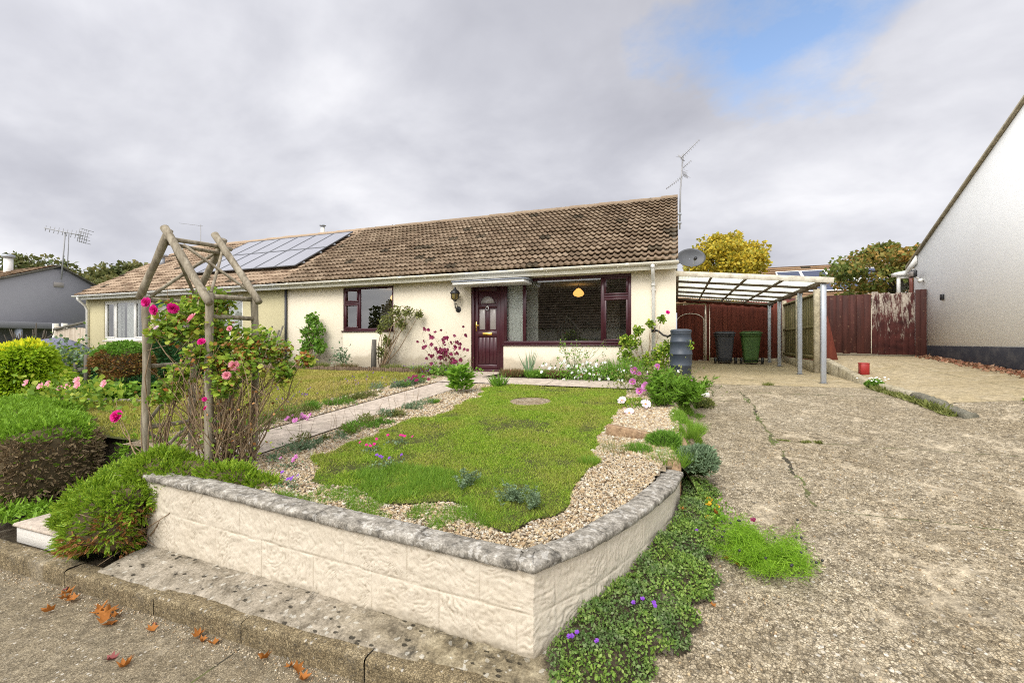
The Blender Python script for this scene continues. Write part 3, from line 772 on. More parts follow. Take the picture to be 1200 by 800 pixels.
struct(grid_obj('carport_floor', np.linspace(0, 3.62, 30), np.linspace(10.26, 18, 40), lambda x, y: zd(x, y) + .3 * r3(x, y), M['carslab']))
struct(grid_obj('driveway_apron', np.linspace(3.62, 12, 60), np.linspace(-.6, 8.4, 70), lambda x, y: zn(x, y) + r3(x, y), M['drive']))
struct(grid_obj('neighbour_driveway', np.linspace(3.66, 6.4, 30), np.linspace(8.4, 18, 60), lambda x, y: zn(x, y) + .3 * r3(x, y), M['ndrive']))
struct(grid_obj('neighbour_yard', np.linspace(6.4, 14, 20), np.linspace(8.4, 20, 30), lambda x, y: zn(6, y) + 0 * x, M['ndrive']))

# garden soil: one sheet, sinking to the drive at its right edge
def zgs(x, y):
    z = zg(x, y)
    zdr = zd(x, y) - .03
    t = smooth01((x - (.0 - .08 * np.sin(y * 3))) / .28)
    z = np.where(y > 2.25, z * (1 - t) + zdr * t, z)
    return z
struct(grid_obj('gravel_bed', np.linspace(-4.42, .36, 110), np.linspace(2.34, 8.75, 110), zgs, M['gravelbase'],
                keep=lambda x, y: ((x > -3.62) | (y > 2.6)) & (x < np.where(y < 4.1, -.03 - (4.1 - y) * .36, .36))))
struct(grid_obj('side_bed', np.linspace(-5.35, -4.38, 30), np.linspace(2.95, 8.7, 50), lambda x, y: zg(x, y) + .012, M['gravelbase']))
struct(grid_obj('house_bed', np.linspace(-10.87, .1, 90), np.linspace(8.6, 10.235, 20), lambda x, y: -.035 + .02 * np.sin(x * 5) * np.sin(y * 6), M['soil'],
                keep=lambda x, y: (x < -4.92) | (x > -3.85)))
def zbank(x, y): return np.where(y < 3.3, -1.02 + (zg(x, y) - .02 + 1.02) * smooth01((y - 2.78) / .42), zg(x, y) - .02)
struct(grid_obj('left_garden', np.linspace(-22, -3.7, 80), np.linspace(1.98, 10.24, 70), zbank, M['soil'], keep=lambda x, y: (x < -4.9) | (y < 2.95)))
pz = lambda x, y: zg(x, y) + .012
struct(grid_obj('garden_path', np.linspace(-4.36, -3.66, 12), np.linspace(2.35, 7.72, 40), lambda x, y: pz(x, y) + .0, M['path']))
mb = MB()
def zpath(y): return float(zg(-4, y))
struct(grid_obj('front_terrace', np.linspace(-4.9, .12, 60), np.linspace(7.72, 8.66, 14), lambda x, y: np.minimum(pz(x, y) + .012, -.018), M['path']))
struct(grid_obj('door_path', np.linspace(-4.92, -3.85, 14), np.linspace(8.66, 10.3, 14), lambda x, y: -.018 + 0 * x, M['path']))

# lawns (turf ground and its grass blades)
def lawn_in(x, y):
    e = .05 * np.sin(y * 5.1) + .03 * np.sin(y * 13)
    e = e + .07 * vnoise(y * 5 + 9 + 0 * x, x * 2 + 9, 12)
    l = -2.98 + .10 * np.sin(y * 1.3) - .12 * smooth01((y - 6) / 1.5) + .35 * smooth01((3.3 - y) / .7)
    r = -.72 + .04 * np.sin(y * 2.2) - .25 * smooth01((3.0 - y) / .5)
    fr = 2.62 + .12 * np.sin(x * 3.) + .07 * np.sin(x * 7.7) + .32 * smooth01((-1.9 - x) / .8)
    return (x > l + e) & (x < r + e * .6) & (y > fr) & (y < 7.62 + .03 * np.sin(x * 6))
struct(grid_obj('lawn', np.linspace(-3.4, -.5, 130), np.linspace(2.4, 7.75, 200), zlawn, M['turf'], keep=lawn_in))
def zl2(x, y): return zg(x, y) + .02 + .01 * np.sin(x * 2) * np.sin(y * 1.4)
def lawn2_in(x, y):
    return (x < -4.98 - .25 * smooth01((y - 6.5) / 2) + .05 * np.sin(y * 4)) & (y < 9.05) & (y > 3.12) & (x > -13)
struct(grid_obj('left_lawn', np.linspace(-14, -4.7, 90), np.linspace(2.4, 9.1, 80), zl2, M['turf'], keep=lawn2_in))

def blades(name, n, xr, yr, inside, zf, m, h, w, thin=None, T=BLADE, lean=.55):
    x = rng.uniform(*xr, n); y = rng.uniform(*yr, n)
    k = inside(x, y)
    if thin is not None: k &= rng.random(n) < thin(x, y)
    x, y = x[k], y[k]; n = len(x)
    P = np.stack([x, y, zf(x, y) - .004], 1)
    D = np.stack([rng.normal(0, lean, n), rng.normal(0, lean, n), np.ones(n)], 1)
    hh = h * rng.uniform(.55, 1.35, n) * (1 + .55 * vnoise(x * 3.3 + 20, y * 3.3 + 20, 8))
    dist = np.hypot(x, y)
    ww = w * rng.uniform(.7, 1.3, n) * np.clip(dist / 3.2, .8, 3)
    V, F = scatter(T[0], T[1], P, frames(D), np.stack([ww, hh, hh], 1))
    return np_obj(name, V, F, m)
inhole = lambda x, y: np.hypot(x - HOLE[0], y - HOLE[1]) < HOLE[2] - .15 + .05 * np.sin(np.arctan2(y - HOLE[1], x - HOLE[0]) * 3)
bare = lambda x, y: np.clip(.97 - 1.6 * np.clip(vnoise(x * 2.6 + 9, y * 2.6 + 9, 3, 5) - .16, 0, 1), .18, 1) * np.clip(1 - 1.2 * np.clip(vnoise(x * 9 + 9, y * 9 + 9, 17, 3) - .3, 0, 1), .3, 1)
stuff(blades('lawn_grass', 430000, (-3.4, -.5), (2.4, 7.7), lambda x, y: lawn_in(x, y) & ~inhole(x, y), zlawn, M['grass'], .026, .0036, bare, lean=.95), 'mown yellow green lawn beside the gravel bed', 'grass')
stuff(blades('left_grass', 150000, (-13, -4.7), (2.6, 9.1), lawn2_in, zl2, M['grass_l'], .04, .0045), 'dry yellowish lawn beyond the rose arch', 'grass')
# shaggy lawn edges
def edge_band(x, y):
    return lawn_in(x, y) & ~(lawn_in(x - .07, y) & lawn_in(x + .07, y) & lawn_in(x, y - .1) & lawn_in(x, y + .07))
stuff(blades('edge_grass', 80000, (-3.4, -.5), (2.4, 7.7), edge_band, zlawn, M['grass'], .042, .0038, lean=.95), 'longer green grass along the lawn edges', 'grass')
front_band = lambda x, y: (y > 2.48 - .0 * x) & (y < 3.25) & (x < -1.0) & (x > -2.7)
stuff(blades('front_grass', 42000, (-2.7, -.95), (2.42, 3.3), lambda x, y: vnoise(x * 5 + 9, y * 5 + 9, 41, 4) > .0, lambda x, y: zg(x, y), M['tuft'], .055, .0034, lean=.75), 'scruffy grass creeping over the gravel behind the front wall', 'grass')

# pebbles
def ico():
    t = (1 + 5 ** .5) / 2
    v = np.array([[-1, t, 0], [1, t, 0], [-1, -t, 0], [1, -t, 0], [0, -1, t], [0, 1, t], [0, -1, -t], [0, 1, -t], [t, 0, -1], [t, 0, 1], [-t, 0, -1], [-t, 0, 1]], float)
    f = np.array([[0, 11, 5], [0, 5, 1], [0, 1, 7], [0, 7, 10], [0, 10, 11], [1, 5, 9], [5, 11, 4], [11, 10, 2], [10, 7, 6], [7, 1, 8], [3, 9, 4], [3, 4, 2], [3, 2, 6], [3, 6, 8], [3, 8, 9], [4, 9, 5], [2, 4, 11], [6, 2, 10], [8, 6, 7], [9, 8, 1]])
    return v / np.linalg.norm(v[0]), [f]
ICO = ico()
def pebbles(name, n, xr, yr, inside, zf, size, label):
    x = rng.uniform(*xr, n); y = rng.uniform(*yr, n); k = inside(x, y); x, y = x[k], y[k]; n = len(x)
    s = size * np.exp(rng.normal(0, .32, n))
    P = np.stack([x, y, zf(x, y) + s * .25 + rng.uniform(0, .008, n)], 1)
    D = rng.normal(size=(n, 3)) * [1, 1, .35]
    V, F = scatter(ICO[0], ICO[1], P, frames(D, np.array([[0, 0, 1.]]), .4), np.stack([s * rng.uniform(.6, 1, n), s * rng.uniform(.8, 1.4, n), s * rng.uniform(.4, .75, n)], 1))
    return stuff(np_obj(name, V, F, M['pebble'], smooth=True), label, 'gravel')
wing_x = lambda y: np.interp(y, [2.13, 2.49, 3.10, 3.68, 4.08, 4.5], [-.665, -.45, -.2, -.03, .03, .03]) - .09
in_front = lambda x, y: ~lawn_in(x, y) & (x > -3.62) & (x < wing_x(y) - .05) & (y > 2.38)
pebbles('front_gravel', 52000, (-3.64, -.1), (2.36, 4.2), in_front, zgs, .0082, 'pale pebbles covering the bed behind the front wall')
pebbles('side_gravel', 12000, (-3.64, -2.6), (4.2, 7.7), lambda x, y: ~lawn_in(x, y), zgs, .012, 'pale pebbles between the lawn and the path')
pebbles('right_gravel', 30000, (-.85, .02), (4.2, 7.6), lambda x, y: ~lawn_in(x, y), zgs, .012, 'pale pebbles between the lawn and the driveway')
pebbles('path_gravel', 9000, (-5.1, -4.38), (3.2, 8.6), lambda x, y: x > -5.0, lambda x, y: zg(x, y) + .012, .013, 'pebbles in the border left of the path')
# loose grit on pavement and drive
n = 1100
x = rng.uniform(-5.5, -1, n); y = 1.86 - np.abs(rng.normal(0, .06, n)); s = rng.uniform(.002, .006, n)
V, F = scatter(ICO[0], ICO[1], np.stack([x, y, zpave(x, y) + s * .3], 1), frames(rng.normal(size=(n, 3))), s)
stuff(np_obj('gutter_grit', V, F, M['pebble']), 'grit lying along the foot of the kerb', 'grit')
n = 2500
x = rng.uniform(-.3, 3.4, n); y = rng.uniform(1.5, 6, n); s = rng.uniform(.003, .009, n)
V, F = scatter(ICO[0], ICO[1], np.stack([x, y, zd(x, y) + s * .2], 1), frames(rng.normal(size=(n, 3))), s)
stuff(np_obj('drive_grit', V, F, M['pebble']), 'loose pebbles scattered on the driveway', 'grit')

# kerb stones and the rough concrete strip behind them
def rough_sheet(name, xs, prof, zf, m, amp, seed, ragged=0.):
    """profile (y,z) swept along x with noise"""
    r = np.random.default_rng(seed)
    prof = np.array(prof, float); k = len(prof)
    X = np.repeat(xs[:, None], k, 1); Y = np.repeat(prof[None, :, 0], len(xs), 0); Z = np.repeat(prof[None, :, 1], len(xs), 0) + zf(xs)[:, None]
    ph = r.uniform(0, 6.3, 12)
    def nz(a): return sum(np.sin(a * f + p) / f ** .6 for f, p in zip((3, 7, 13, 23, 41, 67), ph)) / 2
    Z += amp * (nz(X + 3 * Y) + .5 * nz(X * 1.7 - Y * 5 + 9)); Y += amp * nz(X * 1.3 + Z * 4 + 5) * .8
    V = np.stack([X, Y, Z], -1).reshape(-1, 3)
    i = (np.arange(len(xs) - 1)[:, None] * k + np.arange(k - 1)[None]).ravel()
    return struct(np_obj(name, V, [np.stack([i, i + k, i + k + 1, i + 1], 1)], m, smooth=True))
kp = [(1.872, -1.02), (1.868, -.97), (1.867, -.93), (1.866, -.90), (1.869, -.886), (1.878, -.879), (1.90, -.876), (1.93, -.876), (1.97, -.877), (1.995, -.88), (2.0, -.92)]
for i, (a, b_) in enumerate([(-9, -6.0), (-5.995, -4.02), (-4.014, -3.08), (-3.074, -2.33), (-2.325, -1.48), (-1.474, -.55)]):
    rough_sheet('kerb', np.linspace(a, b_, max(20, int((b_ - a) * 60))), kp, lambda x: 0 * x + .004 * math.sin(i * 2.3), M['kerb'], .0055, 10 + i)
sp = [(1.93, -.95), (1.932, -.885), (1.945, -.872), (1.98, -.866), (2.03, -.857), (2.08, -.850), (2.13, -.842), (2.2, -.835), (2.3, -.83)]
rough_sheet('concrete_strip', np.linspace(-3.78, -.5, 420), sp, lambda x: -.012 * smooth01((x + 2) / 1.2), M['strip'], .009, 30)

# white painted step left of the juniper
t = thing('garden_step', 'low white painted concrete step between the hedge and the juniper', 'step', (-4.7, 2.1, -.88))
fixn(MB().box(-4.36, -3.66, 2.335, 2.60, -.95, -.372, .01).build('upper_riser', M['path'], t))
fixn(MB().box(-5.0, -4.35, 2.02, 2.32, -.90, -.765, .012).build('riser', M['whiterender'], t))
fixn(MB().box(-5.01, -4.34, 2.0, 2.33, -.765, -.735, .01).build('tread', M['path'], t))

# ------------------------------------------------------------------ the garden wall
wp = np.array([[-3.82, 2.27], [-.665, 2.13], [-.45, 2.49], [-.2, 3.10], [-.03, 3.68], [.03, 4.08]])
t = thing('garden_wall', 'low white painted block wall with grey coping round the front garden', 'wall', (-2.2, 2.2, -.88))
def wall_face(P0, P1, zb, zt, seed, nrm_sign=1.):
    r = np.random.default_rng(seed)
    L = np.linalg.norm(P1 - P0); d = (P1 - P0) / L; nrm = np.array([d[1], -d[0]])
    return L, d, nrm
def swirl(s, z, seed):
    """embossed block face: two courses of blocks, each brushed its own way"""
    r = np.random.default_rng(seed)
    course = (z > -.64).astype(int) if False else None
    return None
seg = np.diff(wp, axis=0); sl_ = np.linalg.norm(seg, axis=1); cum = np.concatenate([[0], np.cumsum(sl_)])
S = np.concatenate([np.arange(0, cum[-1], .0075), [cum[-1]]])
S = np.sort(np.concatenate([S, cum]))
px_ = np.interp(S, cum, wp[:, 0]); py_ = np.interp(S, cum, wp[:, 1])
si = np.clip(np.searchsorted(cum, S, side='right') - 1, 0, len(seg) - 1)
nrm = np.stack([seg[:, 1], -seg[:, 0]], 1) / sl_[:, None]
NN = nrm[si]
# smooth the normals on the bent wing, keep the front corner sharp
for k in range(1, len(cum) - 1):
    w_ = .2 if k > 1 else .015
    f = np.clip((S - cum[k]) / w_ * .5 + .5, 0, 1)[:, None]
    sel = np.abs(S - cum[k]) < w_
    NN[sel] = (nrm[k - 1] * (1 - f) + nrm[k] * f)[sel]
NN = unit(NN)
zt_ = np.interp(px_, [-3.82, -.665, .05], [-.335, -.425, -.425])
zb_ = np.where(S < cum[1], -.86, np.minimum(-.86 + 0 * S, zd(px_, py_) - .05) )
zb_ = np.where(S < cum[1], -.865, -.90)
nz_ = 62
u = np.linspace(0, 1, nz_)
ZZ = zb_[:, None] + (zt_ - zb_)[:, None] * u[None]
SS = np.repeat(S[:, None], nz_, 1)
mid = (zt_ - .222)[:, None]
course = (ZZ > mid).astype(int)
blk = np.floor((SS + course * .21 + .12) / .455).astype(int)
H = np.zeros_like(ZZ)
rb = np.random.default_rng(77)
for c_ in (0, 1):
    for k in np.unique(blk):
        sel = (course == c_) & (blk == k)
        if not sel.any(): continue
        sd_ = int(rb.integers(1, 9999)); a = rb.uniform(-1.3, 1.3); fr = 2 * PI / rb.uniform(.022, .034)
        cx_, cz_ = SS[sel].mean(), ZZ[sel].mean()
        x_ = SS[sel] - cx_; y_ = ZZ[sel] - cz_
        wx = .05 * vnoise(x_ * 7 + 20, y_ * 7 + 20, sd_); wy = .05 * vnoise(x_ * 7 + 9, y_ * 9 + 5, sd_ + 1)
        if rb.random() < .35: ph = np.hypot(x_ + wx + rb.uniform(-.15, .15), (y_ + wy) * 1.3 + rb.uniform(-.12, .12))
        else: ph = (y_ + wy) * math.cos(a) + (x_ + wx) * math.sin(a)
        rid = np.clip(.5 + .5 * np.sin(ph * fr + 1.2 * vnoise(x_ * 30 + 40, y_ * 30 + 40, sd_ + 2)), 0, 1)
        amp_ = np.clip(.45 + .6 * vnoise(x_ * 11 + 30, y_ * 13 + 30, sd_ + 3), .0, 1.)
        H[sel] = .0065 * rid ** 1.6 * amp_ + .0025 * vnoise(x_ * 45 + 50, y_ * 45 + 50, sd_ + 4) + .004 * vnoise(x_ * 14 + 50, y_ * 16 + 50, sd_ + 5)
jz = np.abs(ZZ - mid - .006 * vnoise(SS * 6, SS * 0, 5)); fr_ = (SS + course * .21 + .12) / .455; jx = np.abs(fr_ - np.round(fr_)) * .455
H *= np.clip(np.minimum(jz, jx) / .016, 0, 1)
H -= .0045 * np.exp(-(jz / .004) ** 2) + .0035 * np.exp(-(jx / .004) ** 2)
H -= .012 * np.clip(1 - (ZZ - zb_[:, None]) / .03, 0, 1) * (.5 + .5 * np.sin(SS * 31) * np.sin(SS * 13 + 2))
fade = np.clip(1 - (SS - cum[2]) / 1.6, .5, 1)
H *= fade
OUT = np.stack([px_[:, None] + NN[:, :1] * H, py_[:, None] + NN[:, 1:] * H, ZZ], -1)
TH = .115
inn = np.stack([px_ - NN[:, 0] * TH, py_ - NN[:, 1] * TH], 1)
V = [OUT.reshape(-1, 3)]; ns = len(S)
i = (np.arange(ns - 1)[:, None] * nz_ + np.arange(nz_ - 1)[None]).ravel()
Q = [np.stack([i, i + nz_, i + nz_ + 1, i + 1], 1)]
IN = np.stack([np.repeat(inn[:, None, :1], 2, 1)[..., 0], np.repeat(inn[:, None, 1:], 2, 1)[..., 0], np.stack([zb_, zt_], 1)], -1)
o0 = ns * nz_
V.append(IN.reshape(-1, 3))
j = np.arange(ns - 1)
Q.append(np.stack([o0 + j * 2, o0 + j * 2 + 1, o0 + j * 2 + 3, o0 + j * 2 + 2], 1))
Q.append(np.stack([j * nz_ + nz_ - 1, (j + 1) * nz_ + nz_ - 1, o0 + j * 2 + 3, o0 + j * 2 + 1], 1))
e = ns - 1
endq = [np.array([[e * nz_, o0 + e * 2, o0 + e * 2 + 1, e * nz_ + nz_ - 1], [0, nz_ - 1, o0 + 1, o0]])]
np_obj('blockwork', np.concatenate(V), [np.concatenate(Q)] + endq, M['gwall'], t, smooth=False)
# coping stones, each its own piece
def coping(s0, s1, seed):
    r = np.random.default_rng(seed)
    s = np.linspace(s0 + .0045, s1 - .0045, max(6, int((s1 - s0) / .02)))
    s = np.sort(np.concatenate([s, [c_ - 1e-4 for c_ in cum if s0 < c_ < s1], [c_ + 1e-4 for c_ in cum if s0 < c_ < s1]]))
    x = np.interp(s, cum, wp[:, 0]); y = np.interp(s, cum, wp[:, 1])
    n2 = np.stack([np.interp(s, S, NN[:, 0]), np.interp(s, S, NN[:, 1])], 1); n2 = unit(n2)
    z = np.interp(x, [-3.82, -.665, .05], [-.335, -.425, -.425])
    A = [(-.020, -.002), (-.027, .003), (-.0285, .020), (-.0275, .036), (-.022, .0425), (.01, .047), (.05, .050), (.09, .0505), (.125, .047), (.135, .038), (.135, -.004), (.05, -.004)]
    A = np.array(A); k = len(A)
    jit = r.normal(0, 1, (len(s), k, 2))
    jit = (jit + np.roll(jit, 1, 0) + np.roll(jit, 1, 1)) / 3
    tilt = r.uniform(-.05, .05); dz = r.uniform(-.005, .006)
    off = A[None, :, 0] + jit[..., 0] * .0022
    hh = A[None, :, 1] + jit[..., 1] * .0018 + dz + tilt * A[None, :, 0]
    V = np.stack([x[:, None] - n2[:, :1] * off, y[:, None] - n2[:, 1:] * off, z[:, None] + hh], -1).reshape(-1, 3)
    m_ = len(s)
    i = np.arange(m_ - 1)[:, None] * k; jj = np.arange(k)[None]; j2 = (jj + 1) % k
    Q = np.stack([i + jj, i + j2, i + k + j2, i + k + jj], -1).reshape(-1, 4)
    o = np_obj('coping_stone', V, [Q, np.array([np.arange(k)[::-1]]), np.array([np.arange(k) + (m_ - 1) * k])], M['coping'], t, smooth=False)
    fixn(o)
cs = [-.03, .53, 1.13, 1.74, 2.46, cum[1] - .08, cum[1] + .17, cum[1] + .56, cum[1] + .95, cum[1] + 1.30, cum[-1] + .01]
for k in range(len(cs) - 1): coping(cs[k], cs[k + 1], 200 + k)
# ------------------------------------------------------------------ building helpers
def tiled_roof(name, x0, x1, eave, ridge, m, parent, e=.275, res=.025, roll=.15, rh=.036, seed=3, lift=.064):
    r = np.random.default_rng(seed)
    eave = np.array(eave, float); ridge = np.array(ridge, float)
    L = np.linalg.norm(ridge - eave); d = (ridge - eave) / L; nn = np.array([-d[1], d[0]])
    if nn[1] < 0: nn = -nn
    rows = int(math.ceil(L / e)); xs = np.arange(x0, x1 + res / 2, res); nx = len(xs)
    ncol = int((x1 - x0) / (2 * roll)) + 3
    V = []; UV = []; Q = []; n = 0
    phase = (xs / roll) % 1.
    prof = rh * (np.clip(np.sin(phase * PI * 2) , -.25, 1.)) 
    for k in range(rows):
        v0 = k * e; v1 = min((k + 1) * e + .02, L)
        sh = (k % 2) * roll
        ci = np.floor((xs + sh) / (2 * roll)).astype(int); ci -= ci.min()
        jz = r.normal(0, .0035, ncol + 2)[ci]; jv = r.normal(0, .006, ncol + 2)[ci]
        sag = .006 * np.sin(xs * .9 + k) 
        for qi, (v, off) in enumerate(((v0 + .07, -.002), (v0 + .004, lift - .022), (v0, lift), ((v0 + v1) / 2, lift * .62), (v1, .004))):
            vv = v + (jv if qi in (1, 2) else 0)
            h = off + prof * (1 if qi else .3) + jz * (qi > 0) + sag
            V.append(np.stack([xs, eave[0] + d[0] * vv + nn[0] * h, eave[1] + d[1] * vv + nn[1] * h], 1))
            UV.append(np.stack([(xs + sh) / (2 * roll), np.full(nx, k + .5)], 1))
        b = n + k * 5 * nx
        i = np.arange(nx - 1)
        for q in range(4):
            a = b + q * nx
            Q.append(np.stack([a + i, a + i + 1, a + nx + i + 1, a + nx + i], 1))
    return np_obj(name, np.concatenate(V), [np.concatenate(Q)], m, parent, uv=np.concatenate(UV))

def ridge_tiles(x0, x1, y, z, m, parent, L=.45):
    mb = MB(); r = np.random.default_rng(9)
    k = int(round((x1 - x0) / L)); L = (x1 - x0) / k
    a = np.linspace(-.15, PI + .15, 9)
    for i in range(k):
        dz = r.normal(0, .005)
        for (xa, xb, rr) in ((x0 + i * L, x0 + (i + 1) * L, .115),):
            P = []
            for xx, r2 in ((xa, rr * 1.05), (xb, rr)):
                P.append(np.stack([np.full(9, xx), y + np.cos(a) * r2, z + dz + np.sin(a) * r2 * .85 - .05], 1))
            V = np.concatenate(P); j = np.arange(8)
            mb.add(V, [np.stack([j, j + 1, j + 10, j + 9], 1)])
    return mb.build('ridge_tile_row', m, parent)

def wall_holes(mb, x0, x1, z0, z1, y0, y1, holes):
    xs = sorted({x0, x1, *[h[0] for h in holes], *[h[1] for h in holes]})
    for a, b in zip(xs[:-1], xs[1:]):
        if a < x0 or b > x1: continue
        hs = sorted([(h[2], h[3]) for h in holes if h[0] <= a + 1e-6 and h[1] >= b - 1e-6])
        z = z0
        for (h0, h1) in hs + [(z1, z1)]:
            if h0 > z + 1e-4: mb.box(a, b, y0, y1, z, h0, 0.0002)
            z = max(z, h1)
    return mb

def window(parent, x0, x1, z0, z1, y, cols, m, fw=.058, depth=.07, sill=True, glassmat=None, sillm=None, inset=.0):
    """cols: list of (x_start, x_end, [z splits], opening?) in the frame; facing -y"""
    gm_ = glassmat or M['glass']
    f = MB()
    y0, y1 = y + inset, y + inset + depth
    f.box(x0, x1, y0, y1, z1 - fw, z1); f.box(x0, x1, y0 + .001, y1, z0, z0 + fw)
    f.box(x0, x0 + fw, y0 + .002, y1 - .002, z0 + fw, z1 - fw); f.box(x1 - fw, x1, y0 + .002, y1 - .002, z0 + fw, z1 - fw)
    panes = []
    for k, (a, b, sp, opn) in enumerate(cols):
        if k: f.box(a - fw * .55, a + fw * .55, y0 + .003, y1 - .003, z0 + fw, z1 - fw)
        aa = a + (fw * .55 if k else fw); bb = b - (fw * .55 if k < len(cols) - 1 else fw)
        zs = [z0 + fw] + list(sp) + [z1 - fw]
        for q in range(len(zs) - 1):
            lo = zs[q] + (fw * .5 if q else 0); hi = zs[q + 1] - (fw * .5 if q < len(zs) - 2 else 0)
            if q: f.box(aa, bb, y0 + .004, y1 - .004, zs[q] - fw * .5, zs[q] + fw * .5)
            if opn:
                s = .042
                f.box(aa, bb, y0 - .012, y1 - .02, lo, lo + s); f.box(aa, bb, y0 - .012, y1 - .02, hi - s, hi)
                f.box(aa, aa + s, y0 - .011, y1 - .021, lo + s, hi - s); f.box(bb - s, bb, y0 - .011, y1 - .021, lo + s, hi - s)
                panes.append((aa + s, bb - s, lo + s, hi - s))
            else: panes.append((aa, bb, lo, hi))
    w_ = f.build('window', m, parent)
    for (a, b, lo, hi) in panes:
        yy = y0 + .03
        np_obj('pane', np.array([[a, yy, lo], [b, yy, lo], [b, yy, hi], [a, yy, hi]]), [np.array([[0, 1, 2, 3]])], gm_, w_)
    if sill:
        MB().box(x0 - .04, x1 + .04, y - .06, y1, z0 - .035, z0 - .003, .006).build('sill', sillm or m, w_)
    return w_

def gutter(parent, x0, x1, y, z, m, r=.058):
    a = np.linspace(PI, 2 * PI, 11)
    P = [(y + math.cos(t) * r, z + math.sin(t) * r) for t in a] + [(y + math.cos(t) * (r - .006), z + math.sin(t) * (r - .006)) for t in a[::-1]]
    mb = MB().prism(P, x0, x1, 'x')
    for x in np.arange(x0 + .4, x1, 1.9): mb.box(x - .035, x + .035, y - r - .005, y - r * .3, z - r * .75, z + .004)
    for x in np.arange(x0 + .9, x1, .8): mb.box(x - .012, x + .012, y - r * .4, y + r + .03, z - r - .012, z - r * .2)
    return fixn(mb.build('gutter', m, parent))

# ------------------------------------------------------------------ the bungalow
EV, RG = (9.93, 2.42), (13.9, 4.90)
H = thing('bungalow', 'cream rendered bungalow with maroon door and windows under a brown tiled roof', 'house', (-5.4, 10.24, 0), 'semi-detached pair of bungalows')
FY = 10.24
holes = [(-4.85, -3.97, -.02, 2.25), (-3.97, -.93, .66, 2.25), (-8.83, -7.15, 1.03, 2.24)]
fixn(wall_holes(MB(), -10.868, 0, -.12, 2.30, FY, FY + .26, holes).build('front_wall', M['cream'], H))
gab = [(10.5, -.12), (17.55, -.12), (17.55, 2.45), (13.9, 4.78), (10.5, 2.60)]
fixn(MB().prism(gab, -.25, 0, 'x').build('gable_wall', M['cream'], H))
MB().prism([(10.24, 2.3), (10.24, 2.44), (10.5, 2.6), (10.5, 2.3)], -.25, -.001, 'x').build('gable_return', M['cream'], H)
fixn(MB().prism(gab, -10.868, -10.65, 'x').build('party_wall', M['cream'], H))
MB().box(-10.6, -.25, 17.3, 17.55, -.1, 2.4).build('rear_wall', M['cream'], H)
MB().box(-10.868, .03, 9.965, 9.985, 2.25, 2.40, .003).build('fascia', M['creamtrim'], H)
MB().box(-10.868, .03, 9.987, FY + .02, 2.303, 2.318, .002).build('soffit', M['creamtrim'], H)
tiled_roof('roof', -10.88, .05, EV, RG, M['tile'], H)
ridge_tiles(-10.88, .05, RG[0], RG[1] + .04, M['tile'], H)
np_obj('rear_roof', np.array([[-10.88, 13.9, 4.9], [.05, 13.9, 4.9], [.05, 17.9, 2.35], [-10.88, 17.9, 2.35]]), [np.array([[0, 1, 2, 3]])], M['tile'], H)
# verge strip under the last tiles
fixn(MB().prism([(9.93, 2.37), (9.93, 2.42), (13.9, 4.9), (17.9, 2.42), (17.9, 2.37), (13.9, 4.82)], .002, .04, 'x').build('verge', M['lead'], H))
gutter(H, -10.88, .06, 9.895, 2.40, M['creamtrim'])
mb = MB().tube([(-.46, 9.9, 2.345), (-.46, 9.9, 2.26), (-.46, 9.98, 2.16), (-.46, 10.12, 2.06), (-.46, 10.17, 1.96), (-.46, 10.17, .02)], .036, 12)
mb.tube([(-.46, 9.9, 2.36), (-.46, 9.9, 2.27)], .046, 12); mb.tube([(-.46, 10.17, 1.99), (-.46, 10.17, 1.92)], .044, 12)
for z in (.55, 1.2, 1.85): mb.box(-.51, -.41, 10.185, 10.242, z - .015, z + .015)
mb.build('downpipe', M['white'], H, smooth=False)
MB().box(-3.96, -.01, FY - .016, FY + .01, -.1, .035, .003).build('plinth', M['redtile'], H)
MB().box(-10.8, -4.9, FY - .012, FY + .01, -.1, .02, .003).build('damp_course', M['black'], H)
window(H, -3.97, -.93, .665, 2.25, FY + .02, [(-3.97, -3.44, [], False), (-3.44, -1.565, [], False), (-1.565, -.93, [1.74], True)], M['maroon'], fw=.075)
window(H, -8.83, -7.15, 1.035, 2.24, FY + .02, [(-8.83, -8.29, [1.80], True), (-8.29, -7.15, [], False)], M['maroon'], fw=.06)

# the front door
d = MB()
fr_ = MB().box(-4.85, -4.77, FY + .02, FY + .12, .0, 2.25).box(-4.07, -3.965, FY + .021, FY + .12, 0, 2.25).box(-4.77, -4.07, FY + .022, FY + .118, 2.14, 2.25).box(-4.77, -4.07, FY + .01, FY + .13, -.02, .03)
fr_.build('door_frame', M['maroon'], H)
DX, DC = .325, -4.42
leaf = MB()
yd = FY + .055
# leaf built from rails and stiles round the lights, so every recess is real
leaf.box(DC - .345, DC + .345, yd + .02, yd + .055, .03, 2.135)
leaf.box(DC - .345, DC - .255, yd, yd + .02, .03, 2.135, .004); leaf.box(DC + .255, DC + .345, yd, yd + .02, .03, 2.135, .004)
leaf.box(DC - .255, DC + .255, yd + .0005, yd + .02, 1.98, 2.135); leaf.box(DC - .255, DC + .255, yd + .0005, yd + .02, .03, .16)
leaf.box(DC - .255, DC + .255, yd + .0005, yd + .02, .84, .99); leaf.box(DC - .035, DC + .035, yd + .0008, yd + .02, .99, 1.56)
leaf.box(DC - .255, DC + .255, yd + .0005, yd + .02, 1.56, 1.66)
for k in range(5): leaf.box(DC - .25 + k * .1, DC - .155 + k * .1, yd + .006, yd + .02, .17, .83, .006)
dl = leaf.build('front_door', M['maroon'], H)
a = np.linspace(0, PI, 13)
P = [(DC + math.cos(t) * .2, 1.67 + math.sin(t) * .2) for t in a]
fixn(MB().prism(P, yd + .008, yd + .02, 'y').build('arched_light', M['frost'], dl))
rim = MB()
